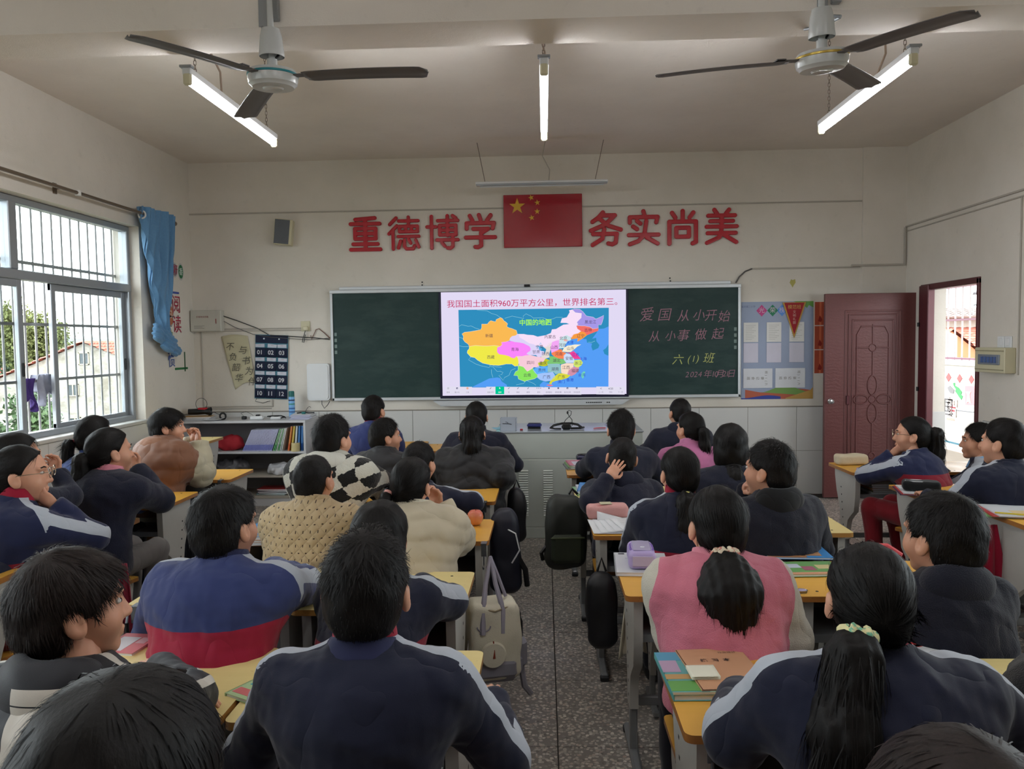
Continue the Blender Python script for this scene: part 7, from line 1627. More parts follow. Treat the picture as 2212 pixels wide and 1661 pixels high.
PEOPLE = [
 dict(n=1, label='pupil with black hair and white scrunchie at the bottom left corner', head=(-.446, .78, 1.140), yaw=-6, pitch=-8, hair='bob', jacket='fuzz', lod=2, hr=1.10, L='desk', R='desk', tail=tl((.112, -.06, -.085), [(.01, -.01, -.03), (.015, -.01, -.10)], [.016, .022, .010], S_WHT, .030, .0)),
 dict(n=2, label='boy in black jacket with white back panel turning to the right', head=(-0.972, 1.54, 1.077), yaw=-52, side=.10, ndx=.02, body=-10, hair='mop', brown=True, jacket='panel', lod=2, shw=1.12, R=(Zp(410, 1500, .76), Zp(345, 1440, .75)), L='desk', collar=None, hr=1, hoodie=True),
 dict(n=3, label='boy with spiky hair in navy jacket with red collar, nearest the aisle', head=(-.378, 1.60, 1.096), hair='spiky', jacket='uniform', lod=2, shw=1.10, L='deskw', R='deskw', lining=M_REDC, shirt=M_LBC, collar_mat=M_NAVYC, hr=1.06, hem=.03),
 dict(n=4, label='broad boy in blue and red jacket with elbow on the pale desk', head=(-1.003, 2.38, 1.047), yaw=-22, body=-4, hair='thick', jacket='uniform_light', lod=2, shw=1.16, puff=.012, R=(Zp(655, 1266, .755), Zp(585, 1228, .75)), L='deskw', collar='stand', collar_mat=M_NAVYC, hem=.02, hr=1.04, lean=.14),
 dict(n=5, label='girl in navy jacket with grey stripes behind the spiky haired boy', head=(-.535, 2.48, .985), yaw=-14, body=-6, hair='bob', jacket='uniform', lod=2, shw=1.0, lean=.16, R=(Zp(972, 1300, .75), Zp(905, 1262, .745)), L='desk', collar='fold'),
 dict(n=6, label='girl in cream puffer coat resting her cheek near the apple', head=(-.576, 3.30, 1.008), yaw=-14, roll=6, hair='tied', jacket='puffc', lod=1, shw=1.08, puff=.022, quilt=.075, lean=.15, R=(Zp(985, 1160, .75), Yp(948, 1090, 3.42), 1), L='desk', collar='stand', collar_mat=M_CREAMC, tail=tl((-.062, -.092, -.035), [(-.01, -.02, -.02), (-.01, -.02, -.10), (.0, .0, -.20)], [.014, .020, .024, .012], T_PNK), hands=('relaxed', 'soft')),
 dict(n=7, label='boy in beige quilted coat with small dark dots', head=(-1.027, 3.40, 1.010), yaw=-16, hair='buzz', jacket='dots', lod=1, shw=1.08, puff=.015, lean=.12, L='desk', R='desk', collar='stand'),
 dict(n=8, label='boy in black and white checkered plush coat leaning right', head=(-1.137, 4.12, 1.104), yaw=-28, body=-14, hair='spiky', jacket='check', lod=1, shw=1.16, puff=.028, lean=.06, R=(Zp(822, 1050, .80), Zp(838, 1080, .75)), L='desk', collar=None, hoodie=True, collar_mat=None, hr=1.07),
 dict(n=9, label='boy in blue blazer seated in the front row by the wall', head=(-1.319, 5.95, 1.094), yaw=-18, hair='short', jacket='blue', lod=1, lining=M_REDC, shirt=M_LBC, L='desk', R='desk'),
 dict(n=10, label='boy in black puffer jacket looking right with visible face', head=(-1.033, 5.0, 1.005), yaw=-62, body=-16, hair='spiky', jacket='puffb', lod=1, puff=.02, quilt=.085, L='desk', R='desk', collar='stand'),
 dict(n=11, label='boy in navy jacket leaning on folded arms behind the cream coat girl', head=(-.685, 4.20, .956), yaw=-22, hair='short', jacket='uniform', lod=1, lean=.20, R=(Zp(1020, 1085, .75), Zp(965, 1072, .745)), L='desk'),
 dict(n=12, label='girl with long dark ponytail in black puffer jacket, left of the console', head=(-0.479, 5.08, 1.013), hair='tied', jacket='puffb', lod=1, shw=1.22, puff=.022, quilt=.085, lean=.16, hoodie=True, R=(Zp(1085, 1030, .76), Zp(1035, 1005, .75)), L='deskw', collar=None, tail=tl((.0, -.105, .055), [(0, -.03, -.01), (.01, -.045, -.12), (.0, -.03, -.27)], [.030, .050, .058, .040], T_BLU)),
 dict(n=13, label='girl in navy fleece in the front row beside the console', head=(-.521, 5.90, 1.045), hair='tied', jacket='navy', lod=0, shw=1.15, lean=.14, L='deskw', R='deskw', collar='stand'),
 dict(n=14, label='girl with wire glasses and white shoulder stripe at the left edge', head=(-2.154, 3.1, 1.091), yaw=-68, body=-28, hair='tied', jacket='uniform_band', lod=1, shw=1.1, lean=.10, R='chin', L='desk', glasses=True, trousers='red', lining=M_REDC, hands=('relaxed', 'soft'), hr=1.04),
 dict(n=15, label='girl with bobbed hair raising a hand, by the window behind the glasses girl', head=(-2.445, 3.5, 1.1), yaw=-58, body=-20, hair='bob', jacket='navy2', lod=0, R=(Yp(150, 1075, 3.62), Yp(124, 1020, 3.68), 1), L='desk', hands=('relaxed', 'soft')),
 dict(n=16, label='girl in bright blue jacket with side ponytail under the window', head=(-2.548, 4.30, 1.108), yaw=-24, hair='tied', jacket='bluej', lod=1, L='desk', R='desk', collar='stand', tail=tl((-.065, -.085, -.035), [(-.02, -.02, -.01), (-.04, -.02, -.12), (-.03, .0, -.24)], [.016, .030, .034, .018], T_RED)),
 dict(n=17, label='girl in navy fleece with pink collar and loose ponytail', head=(-2.263, 3.95, 1.066), yaw=-40, body=-14, hair='tied', jacket='navy', lod=1, shw=1.15, puff=.01, R=(Yp(348, 1080, 4.05), Yp(296, 1010, 4.12), 1), L='desk', collar='stand', collar_mat=M_PKC, trousers='grey', hr=1.08, lean=.12, tail=tl((.0, -.108, -.025), [(-.02, -.01, -.01), (-.035, -.01, -.10), (-.02, .01, -.24)], [.018, .042, .048, .026], T_WHT), hands=('relaxed', 'soft')),
 dict(n=18, label='pupil in brown vest with cream sleeves, hands clasped at the chin', head=(-2.444, 4.95, 1.087), yaw=-74, body=-34, hair='mop', jacket='brown', lod=1, shw=1.12, puff=.035, quilt=.11, R=(Yp(432, 1020, 5.0), Yp(428, 955, 5.06), 1), L=(Yp(405, 1010, 5.15), Yp(418, 950, 5.12), 1), collar=None, hoodie=True, hands=('fist', 'soft')),
 dict(n=19, label='boy in dark blue fleece behind the one holding his head', head=(0.492, 5.08, 1.033), yaw=4, hair='spiky', jacket='navy2', lod=1, shw=1.12, L=(Zp(1262, 1012, .75), Zp(1300, 1000, .745)), R='deskw', collar='stand', hr=1.05),
 dict(n=20, label='boy with shaved hair holding his head in his left hand', head=(0.419, 4.28, 0.969), yaw=2, roll=7, hair='buzz', jacket='navy', lod=1, shw=1.08, lean=.16, L=(Yp(1276, 1084, 4.04), Yp(1316, 1030, 4.11), 1), R='desk', hoodie=True, collar=None, hands=('open', 'relaxed')),
 dict(n=21, label='boy with cropped hair in navy hooded top, front row right', head=(1.039, 6.05, 1.046), yaw=16, hair='buzz', jacket='navy2', lod=0, shw=1.2, L='deskw', R='deskw', hoodie=True, collar=None, trousers='red'),
 dict(n=22, label='girl in pink collared jacket with yellow hair band, front right', head=(.978, 5.30, 1.005), yaw=32, hair='tied', jacket='plum', lod=1, L='desk', R='desk', collar='stand', collar_mat=M_LILC, tail=tl((.0, -.110, .0), [(.01, -.02, -.01), (.02, -.02, -.10), (.03, .0, -.20)], [.016, .032, .036, .02], T_ORG)),
 dict(n=23, label='girl with long loose dark hair and red collar, right of centre', head=(1.013, 4.3, 1.024), yaw=-4, hair='bob', jacket='navy2', lod=1, shw=1.1, L='desk', R='desk', lining=M_REDC, tail=tl((.0, -.085, -.11), [(0, -.03, -.04), (.0, -.03, -.14), (.0, -.01, -.24)], [.045, .055, .05, .03], M_HAIR), hr=1.04),
 dict(n=24, label='boy in black hooded jacket resting his face on his fist', head=(.965, 3.40, 1.042), yaw=48, body=14, hair='spiky', jacket='hood', lod=1, shw=1.2, L=(Zp(1600, 1100, .80), Yp(1612, 1055, 3.55), 1), R='deskw', hoodie=True, collar=None, collar_mat=M_BKC, hands=('fist', 'relaxed'), hr=1.06, lean=.08),
 dict(n=25, label='girl in navy jacket with long ponytail and yellow hair tie', head=(.597, 3.50, 1.015), yaw=14, hair='tied_low', jacket='uniform', lod=1, shw=1.1, L='desk', R='desk', lining=M_REDC, shirt=M_CREAMC, tail=tl((-.02, -.118, -.075), [(0, -.015, -.03), (-.01, -.035, -.14), (-.015, -.02, -.34)], [.016, .040, .048, .026], T_YEL)),
 dict(n=26, label='girl in pink vest with cream sleeves and dotted scrunchie', head=(.534, 2.45, 1.030), yaw=12, hair='tied_low', jacket='pink', lod=2, shw=1.02, puff=.018, hem=-.05, lean=.12, L=(Yp(1468, 1375, 2.42), V3(.40, 2.62, .66)), R=(Yp(1700, 1375, 2.42), V3(.62, 2.62, .66)), collar='stand', collar_mat=M_PKC, shirt=M_CREAMC, hr=1.05, tail=tl((-.030, -.124, -.060), [(0, -.02, -.035), (.006, -.03, -.095), (.010, -.02, -.155)], [.022, .056, .094, .090], S_DOT, .038, .12)),
 dict(n=27, label='girl with very long ponytail and yellow green scrunchie, nearest right', head=(0.666, 1.62, 1.07), yaw=-6, hair='tied', jacket='uniform', lod=2, shw=1.22, puff=.01, L=(V3(.405, 1.66, .755), V3(.47, 1.88, .74)), R=(V3(1.02, 1.68, .755), V3(.90, 1.88, .74)), collar='fold', lining=M_REDC, hoodie=False, hr=1, lean=.12, tail=tl((-.055, -.122, -.038), [(-.012, -.02, -.03), (-.045, -.06, -.16), (-.05, -.05, -.40)], [.022, .050, .062, .050], S_GRN, .034), logo=(.02, .055)),
 dict(n=28, label='boy with thick dark hair in navy hooded fleece, right side', head=(1.224, 2.45, 0.989), yaw=26, body=4, hair='thick', jacket='hood', lod=2, shw=.98, L='desk', R='desk', hoodie=True, collar=None, hr=1.15),
 dict(n=29, label='girl in navy and red beside the open door, hands at her face', head=(2.309, 5, 0.989), yaw=68, body=28, hair='tied', jacket='uniform_band', lod=1, L='chin', R='desk', glasses=True, trousers='red', lean=.12, tail=tl((.0, -.108, .028), [(.02, -.02, -.02), (.04, -.01, -.14), (.03, .0, -.30)], [.020, .042, .048, .024], T_CRM), hands=('fist', 'relaxed')),
 dict(n=30, label='boy with light blue collar by the doorway facing left', head=(2.776, 5.10, .930), yaw=70, body=50, hair='spiky', jacket='uniform', lod=1, L='desk', R='desk', lean=.2, collar_mat=M_LBC, seat=.40),
 dict(n=31, label='boy in navy jacket with back stripes at the right edge', head=(2.386, 4.15, 1.052), yaw=36, body=12, hair='short', jacket='uniform', lod=1, shw=1.2, L='deskw', R='deskw', hr=1.08, trousers='red', logo=(.10, .10)),
 dict(n=32, label='pupil with dark brown hair at the bottom right corner', head=(.424, .80, 1.070), yaw=4, pitch=-6, hair='bob', brown=True, jacket='fuzz', lod=2, hr=1.1),
 dict(n=33, label='pupil in black plush coat cut off by the right edge', head=(1.36, 1.56, 1.05), yaw=10, hair='short', jacket='fuzz', lod=1, shw=1.15, puff=.03, L=(V3(1.10, 1.72, .80), V3(1.22, 1.95, .76)), R='desk'),
 dict(n=34, label='pupil beyond the left edge with one hand on the desk', head=(-2.42, 2.62, 1.05), yaw=-20, hair='short', jacket='uniform', lod=0, R=(V3(-2.17, 2.72, .76), V3(-2.125, 2.93, .74)), L='desk'),
]
for P_ in PEOPLE:
    q = dict(P_); n_ = q.pop('n'); lb = q.pop('label')
    if n_ == 8: q['collar_mat'] = M_WHC
    if n_ == 18: q['collar_mat'] = M_BRC
    o, inf = person(lb, **q)
    px_, py_ = inf['org'][0], inf['org'][1]
    short = lb.split(' with ')[0] if n_ == 2 else lb
    stool(px_, py_, 'wooden school stool under the '+' '.join(lb.split()[:9]).rstrip(','), math.radians(q.get('body', 0)))
    if n_ == 27:
        T_ = inf['H']; c = G().tube([(.005, .0, .108), (.035, -.0, .104), (.062, -.01, .090)], [.006, .010, .006], 8).obj('hair_clip', M('coral_hair_clip', (216, 90, 96), .4), o); c.location = tuple(T_)

# ------------------------------------------------------------------ things on the desks
def ap_at(px, py, z=TZ): return atZ(px, py, z)
a = ap_at(1027, 1134)
ap = thing('apple', 'pinkish yellow apple on the orange desk left of the aisle', 'apple', (a.x, a.y, TZ))
prof = [(.004, .006), (.014, .001), (.026, .006), (.036, .022), (.0405, .042), (.037, .060), (.026, .073), (.012, .075), (.004, .068), (0, .064)]
def apple_mat():
    t = NT('apple_skin'); n = t.noise(t.coord((6, 6, 1)), 8, 4); s = t.sep(t.coord()); c = t.mix(t.ramp(t.math('ADD', t.math('MULTIPLY', s[2], 8), t.math('MULTIPLY', n, .5)), [(.45, (0, 0, 0)), (.9, (1, 1, 1))]), lin((222, 150, 96)), lin((206, 100, 84))); t.bsdf(c, .3, 0, .5); return t.m
G().lathe(prof, n=28).obj('fruit', apple_mat(), ap, ang=70); G().tube([(0, 0, .064), (.003, 0, .080)], .0015, 6).obj('stem', M('stem_brown', (90, 60, 40), .7), ap)
a = ap_at(1008, 1143); e_ = thing('eraser', 'small red and white eraser beside the apple', 'eraser', (a.x, a.y, TZ), .3); G().box(-.012, .012, -.009, .009, 0, .014, bev=.002).obj('block', M('pink_print', (206, 110, 116), .5), e_)
# pencil cases
def soft_case(label, px, py, sz, rz, mat, trim, seed, z=TZ):
    a = ap_at(px, py, z); c = thing('pencil_case', label, 'pencil case', (a.x, a.y, z), rz)
    def f(X, Y, Z):
        d = np.maximum(np.maximum(np.abs(X)-sz[0]/2+.02, np.abs(Y)-sz[1]/2+.02), np.abs(Z-sz[2]/2)-sz[2]/2+.02); q = np.sqrt(np.maximum(np.abs(X)-sz[0]/2+.022, 0)**2+np.maximum(np.abs(Y)-sz[1]/2+.022, 0)**2+np.maximum(np.abs(Z-sz[2]/2)-sz[2]/2+.022, 0)**2)-.022
        return q+.003*wob(X, Y, Z, 50, seed)
    v, f_ = snet(f, (-sz[0]/2-.02, -sz[1]/2-.02, -.01), (sz[0]/2+.02, sz[1]/2+.02, sz[2]+.02), .005); link('pouch', mesh_from('pouch', v, f_, mat), c)
    P = [(sz[0]*.5*math.cos(w), sz[1]*.36*math.sin(w), sz[2]*(.86)) for w in np.linspace(0, 2*PI, 28, endpoint=False)]
    P = [(max(-sz[0]*.42, min(sz[0]*.42, x)), max(-sz[1]*.33, min(sz[1]*.33, y)), z_+.004) for x, y, z_ in P]
    G().tube(P, .004, 6, closed=True).obj('zip', trim, c); return c
c = soft_case('pink canvas pencil case on the worksheet desk', 1312, 1119, (.21, .095, .075), .08, M('pink_canvas', (214, 158, 154), .8, bump=.5, bs=200), M('coral_zip', (196, 84, 88), .5), 3)
G().box(-.04, .02, -.035, .02, .078, .081, bev=.002).obj('badge', M_CREAM, c)
q = thing('folded_tissue', 'folded white tissue leaning on the pink pencil case', 'tissue', ap_at(1318, 1126)); G().grid(lambda u, v: ((u-.5)*.13, -.01+.03*v, .002+.045*v*(1-u*.8)), 6, 4).obj('sheet', M_PAPER, q, ang=80).modifiers.new('s', 'SOLIDIFY').thickness = .002
c = soft_case('purple pencil case with translucent window on the white notebook', 1385, 1216, (.105, .20, .07), -.06, M('lilac_case', (176, 158, 206), .4), M('purple_trim', (126, 96, 180), .5), 5, TZ+.016)
G().box(-.035, .035, -.07, .07, .068, .073, bev=.002).obj('window', M('clear_vinyl', (186, 176, 206), .15), c); G().box(-.04, .04, -.103, -.098, .015, .055, bev=.002).obj('side_window', M('clear_vinyl', (186, 176, 206), .15), c)
me = text_mesh('e', .035, name='letter', bold=.001); me.materials.append(M_PAPER); link('letter', me, c, (.0, -.03, .0735), (0, 0, PI/2))
c = soft_case('black pencil case with white piping near the right wall', 1990, 1060, (.20, .10, .06), -.35, M_BKC, M_WHITE, 7, TZ+.012)
c = soft_case('cream cloth pencil bag beside the open door', 1838, 1003, (.22, .10, .075), .1, M('cream_canvas', (206, 192, 164), .8, bump=.5, bs=200), M('dark_zip', (50, 48, 60), .5), 9)
a = ap_at(1868, 1017); t_ = thing('tape_dispenser', 'clear lilac stationery box before the cream bag', 'box', (a.x, a.y, TZ)); G().box(-.05, .05, -.025, .025, 0, .02, bev=.006).obj('case', M('lilac_plastic', (190, 170, 200), .2), t_)
a = ap_at(1262, 1006); c = soft_case('dark blue glossy pencil case on the front desk right of the aisle', 1265, 995, (.14, .08, .05), .2, M('dark_blue_gloss', (48, 50, 76), .2), M_BLK, 11)
# books and papers
a = ap_at(1385, 1222); book('notebook', 'white notebook under the purple pencil case', a.x, a.y, TZ, .21, .285, .014, -.06, WHC, (('printed_mark', -.42, -.30, .40, .46, (60, 60, 70)), ('printed_mark', .2, .4, .1, .3, (196, 200, 210)), ('printed_line', -.3, .1, .2, .205, (150, 150, 160))), 'notebook')
for i in range(5):
    a = ap_at(1322+4*i, 1138-1*i); sheet(('lowest', 'second lowest', 'middle', 'second highest', 'topmost')[i]+' printed worksheet of the fanned stack', a.x+.02*i, a.y, TZ+.001+.0022*i, .21, .29, .05+.035*i, 9, group='fanned worksheets', curl=.002)
a = ap_at(1404, 1150)
# exercise book group on the near right desk
a = ap_at(1545, 1462); tb = book('textbook', 'illustrated textbook with kraft edge under the exercise book', a.x-.02, a.y-.005, TZ, .24, .27, .016, .04, TEAL, (('printed_picture', -.5, -.2, .28, .49, (80, 150, 180)), ('printed_picture', -.5, -.3, 0, .28, (176, 150, 176)), ('printed_picture', -.5, -.2, -.16, -.05, (190, 150, 96)), ('printed_picture', -.5, -.1, -.42, -.2, (96, 156, 80)), ('printed_band', -.5, .5, -.5, -.45, (150, 130, 100)), ('printed_picture', -.1, .5, -.45, -.40, (150, 190, 170))))
eb = book('exercise_book', 'kraft brown exercise book on top of the textbook', a.x+.02, a.y+.012, TZ+.0165, .185, .255, .005, .10, BRN, (), 'book')
for ch, x in zip('练习本', (-.035, -.003, .029)): me = text_mesh(ch, .020, name='title', bold=.0006); me.materials.append(M_INK2 if 'M_INK2' in globals() else M('dark_ink', (60, 46, 40), .7)); link('title', me, eb, (x, .045, .0062))
me = text_mesh('作业设计', .013, name='title'); me.materials.append(M('dark_ink', (60, 46, 40), .7)); link('title', me, eb, (.045, .095, .0062)); me = text_mesh('学校 姓名 班', .010, name='title'); me.materials.append(M('dark_ink', (60, 46, 40), .7)); link('title', me, eb, (.02, -.105, .0062))
for i in range(3): a2 = ap_at(1517, 1470); sheet(('bottom', 'middle', 'top')[i]+' sheet of the white memo pad on the exercise book', a2.x, a2.y-.008, TZ+.0225+.0035*i, .075, .075, .05, 0, 'memo_pad', M('memo_white', (226, 224, 204), .6), group='memo pad sheets', cat='memo pad'); 
# blue mathematics textbook and colourful booklets
a = ap_at(1722, 1205); mbk = book('textbook', 'blue mathematics textbook on the orange yellow desk', a.x, a.y+.03, TZ+.012, .26, .19, .008, -.06, BL, (('printed_oval_back', -.18, .35, -.35, .38, (176, 130, 92)), ('printed_label', -.08, .26, -.2, .25, (214, 210, 212)), ('printed_ground', -.5, .1, -.5, -.30, (170, 120, 80))))
for ch, x in zip('数学', (-.0, .045)): me = text_mesh(ch, .040, name='title', bold=.001); me.materials.append(M('dark_ink', (60, 46, 40), .7)); link('title', me, mbk, (x, .005, .0092))
a = ap_at(1745, 1232); book('picture_book', 'booklet with green leaf pictures under the blue textbook', a.x, a.y, TZ+.001, .24, .17, .010, .05, GRN, (('printed_leaf', -.4, -.1, .0, .3, (190, 196, 210)), ('printed_spot', -.1, .1, -.2, .1, (160, 90, 110)), ('printed_spot', .15, .4, -.1, .2, (206, 190, 140)), ('printed_band', -.5, .3, -.5, -.35, (206, 150, 120))))
a = ap_at(1716, 1278); gl = thing('spectacles', 'folded wire spectacles on the orange yellow desk', 'glasses', (a.x, a.y, TZ), .2)
for s in (-1, 1): G().tube([(s*.027+.022*math.cos(w), .017*math.sin(w), .004) for w in np.linspace(0, 2*PI, 18, endpoint=False)], .0015, 5, closed=True).obj('lens_rim', M('glasses_wire', (176, 160, 140), .25, .8), gl); G().prism([(s*.027+.021*math.cos(w), .016*math.sin(w)) for w in np.linspace(0, 2*PI, 18, endpoint=False)], XY(), .0035, .0045).obj('lens', M('lens_lilac', (180, 170, 200), .1), gl)
G().tube([(.049, 0, .004), (.03, -.03, .003), (-.02, -.035, .003)], .0013, 5).tube([(-.049, 0, .004), (-.06, .05, .006), (-.05, .07, .006)], .0013, 5).obj('temple_arm', M_BLK, gl)
a = ap_at(2042, 1425); book('magazine', 'white magazine with red header and green ground at the lower right', a.x, a.y+.02, TZ, .11, .20, .006, .35, WHC, (('printed_header', -.5, .5, .33, .5, (196, 66, 66)), ('printed_title', -.3, .3, .34, .42, (220, 180, 180)), ('printed_star', -.15, .2, -.05, .12, (80, 140, 190)), ('printed_line', -.35, .4, -.12, -.10, (90, 90, 90)), ('printed_ground', -.5, .5, -.45, -.28, (110, 160, 60)), ('printed_ground', -.1, .5, -.5, -.42, (190, 180, 60))), 'magazine')
a = ap_at(552, 1488); book('game_card', 'small booklet with pale green cartoon-free pattern at the sleeve edge'.replace('cartoon-free ', ''), a.x+.01, a.y, TZ, .085, .15, .010, -.5, M('pale_green_print', (170, 196, 150), .4), (('printed_patch', -.3, .2, -.05, .2, (60, 150, 170)), ('printed_patch', -.4, .3, -.4, -.2, (200, 110, 110)), ('printed_patch', -.2, .4, .25, .4, (220, 210, 160))), 'booklet')
a = ap_at(268, 1404); book('textbook', 'pink and white textbook on the pale desk by the boy\'s ear', a.x, a.y+.03, TZ, .12, .15, .010, -.1, M('pink_print', (206, 110, 116), .5), (('printed_panel', -.4, .1, -.4, .3, (220, 214, 218)), ('printed_panel', .15, .4, .0, .3, (216, 170, 176))))
cu = thing('paper_cup', 'cream cup beside the pink textbook', 'cup', (ap_at(214, 1402).x, ap_at(214, 1402).y+.03, TZ)); G().lathe([(0, .001), (.024, .001), (.034, .085), (.032, .085), (.023, .005), (0, .004)], n=24).obj('cup', M_CREAM, cu)
for i in range(4): a = ap_at(572, 1165-i); book('textbook', ('bottom', 'second', 'third', 'top')[i]+' book of the pile left of the dotted coat boy', a.x+.01*(i % 2), a.y+.02, TZ+.011*i, .19, .26, .0105, .12-.06*i, (WHC, BRN, WHC, BL)[i], (('printed_picture', -.4, .3, -.3, -.05, (200, 160, 150)), ('printed_line', -.3, .3, .3, .33, (220, 220, 226))), 'book', 'books left of the dotted coat boy')
for i in range(3): a = ap_at(1275, 1062-i); book('picture_book', ('bottom', 'middle', 'top')[i]+' picture book beside the boy holding his head', a.x+.012*i, a.y, TZ+.009*i, .19, .26, .0085, .1-.1*i, (GRN, WHC, BL)[i], (('printed_picture', -.4, .4, -.4, .1, (170, 180, 220)), ('printed_picture', -.1, .4, .1, .4, (190, 150, 120))), 'book', 'picture books on the pale desk')
for i in range(3): a = ap_at(1243, 1010-i); book('textbook', ('bottom', 'middle', 'top')[i]+' textbook on the front desk right of the aisle', a.x+.01*i, a.y+.03, TZ+.009*i, .15, .24, .0085, .1, (M_STEEL, GRN, M('cover_pink', (206, 120, 140), .4))[i], (('printed_panel', -.3, .4, -.5, .2, (206, 206, 216)),), 'book', 'textbooks on the front desk')
for i in range(3): a = ap_at(1965, 1062); book('workbook', ('bottom', 'middle', 'top')[i]+' workbook under the black pencil case', a.x+.01*i+.03, a.y, TZ+.004*i, .20, .27, .0038, -.25, (M('cover_plum', (90, 60, 90), .4), REDC, WHC)[i], (('printed_line', -.4, .4, .3, .31, (150, 150, 160)),), 'workbook', 'workbooks near the right wall')
for i in range(3): a = ap_at(2160, 1108, .75); book('workbook', ('bottom', 'middle', 'top')[i]+' workbook at the right picture edge', a.x+.02*i+.02, a.y-.01*i+.02, .750+.004*i, .21, .28, .0038, -.25+.04*i, (GRN, REDC, WHC)[i], (('printed_panel', -.1, .3, -.4, 0, (220, 196, 150)),), 'workbook', 'workbooks at the right edge')
a = ap_at(2185, 1112, .764); tag(G().tube([(-.06, .03, .005), (.06, -.03, .005)], .004, 6).obj('pen', M('yellow_pen', (214, 190, 60), .4), None), 'yellow pen on the workbooks at the right edge', 'pen').location = a
a = ap_at(885, 958, .735); book('textbook', 'teal picture book on the front desk of the blue blazer boy', a.x, a.y, .736, .19, .13, .008, .1, TEAL, (('printed_picture', -.4, .4, -.3, .3, (200, 200, 206)),))
a = ap_at(1618, 965, .75); tag(G().box(-.05, .05, -.04, .04, 0, .05, bev=.006).obj('green_box', M('green_plastic_box', (80, 160, 60), .4), None), 'bright green box behind the long haired girl', 'box').location = (1.43, 6.42, .70)
sheet('white paper beside the console corner', -.44, 6.38, .736, .06, .12, 0, 0, 'paper_sheet')
a = ap_at(176, 1060); sheet('pale printed paper on the desk behind the glasses girl', ap_at(178, 1068).x, ap_at(178, 1068).y, TZ, .12, .2, .2, 4)
# books stacked in the trays under some desks
for dx, dy, nm in ((-.565, 3.735, 'apple desk'), (.52, 3.83, 'worksheet desk'), (.58, 2.965, 'purple case desk'), (2.36, 5.52, 'door side desk'), (-.585, 2.82, 'cream bag desk')):
    for i in range(5):
        book('textbook', ('lowest', 'second lowest', 'middle', 'second highest', 'topmost')[i]+' book in the tray of the '+nm, dx+.01*(i % 2), dy-.02, .529+.014*i, .26, .19, .0135, .03*(i % 3), (WHC, M('cover_olive', (120, 124, 96), .5), BRN, M('cover_grey', (150, 150, 150), .5), M('cover_olive', (120, 124, 96), .5))[i], (), 'book', 'books in the tray of the '+nm)

# ------------------------------------------------------------------ bags and hung things
def bag(name, label, loc, rz, size, mat, parts, seed, lean=0, tp=.28, rd=.05):
    b = thing(name, label, 'bag', loc, 0, None, rot=(lean, 0, rz)); w, d, h = size
    def f(X, Y, Z):
        k = 1-tp*np.clip((Z/h-.55)*2.2, 0, 1)**2
        q = np.sqrt(np.maximum(np.abs(X)/k-w/2+rd, 0)**2+np.maximum(np.abs(Y)/k-d/2+rd, 0)**2+np.maximum(np.abs(Z-h/2)-h/2+rd+.01, 0)**2)-rd-.005
        return q+.007*wob(X, Y, Z, 17, seed)+.004*wob(X, Y, Z, 44, seed+1)
    v, f_ = snet(f, (-w/2-.05, -d/2-.05, -.03), (w/2+.05, d/2+.05, h+.03), .008); link('body', mesh_from('body', v, f_, mat), b)
    for p_ in parts: p_(b, w, d, h)
    return b
M_BGC = M('cream_bag_canvas', (220, 214, 194), .75, vary=.1, vs=10, bump=.3, bs=200); M_BGG = M('mauve_grey_strap', (156, 152, 166), .7); M_BGD = M('grey_bag_base', (136, 134, 144), .7)
def cream_parts(b, w, d, h):
    G().box(-w/2-.014, w/2+.014, -d/2-.016, d/2+.014, -.012, .125, bev=.045).obj('grey_base', M_BGD, b)
    for x in (-.055, .03): G().tube([(x, -d/2-.004, h*.62), (x+.005, -d/2+.01, h*.9), (x*.5, -.01, h+.06), (0, .02, h+.17)], [.013, .012, .010, .008], 6).obj('strap', M_BGG, b)
    G().tube([(.06, 0, h), (.03, .02, h+.09), (0, .03, h+.17)], .008, 6).obj('strap', M_BGG, b)
    G().tube([(-w/2+.02, -d/2+.02, h-.02), (0, -d/2-.002, h-.035), (w/2-.02, -d/2+.02, h-.02)], .004, 6).obj('zip', M('bag_zip', (150, 136, 110), .5), b)
    G().lathe([(0, 0), (.05, .002), (.056, .012), (.05, .024), (0, .026)], c=(-.015, -d/2-.012, .13), n=26, rot=Matrix.Rotation(PI/2, 3, 'X')).obj('round_pouch', M_BGC, b)
    G().tube([(-.015, -d/2-.03, .19), (-.012, -d/2-.035, .15), (-.014, -d/2-.034, .12)], [.003, .003, .008], 6).obj('bead_charm', M('red_brown_beads', (140, 60, 40), .4), b)
    G().tube([(-w/2-.0, -.02, .17), (-w/2-.01, -.06, .13), (-w/2+.02, -.08, .09)], .003, 5).obj('drawcord', M_PAPER, b)
    G().tube([(w/2, .0, .12), (w/2+.02, .01, .02), (w/2+.03, 0, -.06), (w/2+.06, 0, -.10)], [.014, .014, .013, .012], 6).obj('hanging_strap', M_BGD, b)
    G().lathe([(0, 0), (.03, 0), (.03, .10), (.022, .12), (.022, .14), (0, .14)], c=(w/2-.0, .02, .12), n=16).obj('bottle', M_BLK, b); G().box(w/2-.03, w/2+.04, -.04, .06, .03, .16, bev=.02).obj('side_pocket', M_BGD, b)
    g = G(); g.tube([(-.05+.028*math.cos(a), -d/2-.004, .245+.022*math.sin(a)) for a in np.linspace(PI, 2*PI, 12)], .003, 5); g.obj('printed_badge', M_BGG, b)
a = atY(1066, 1452, 3.30)
bag('cream_backpack', 'cream and grey backpack hanging from the apple desk corner', (a.x, 3.27, a.z), .25, (.215, .15, .34), M_BGC, [cream_parts], 3, 0, .08, .028)
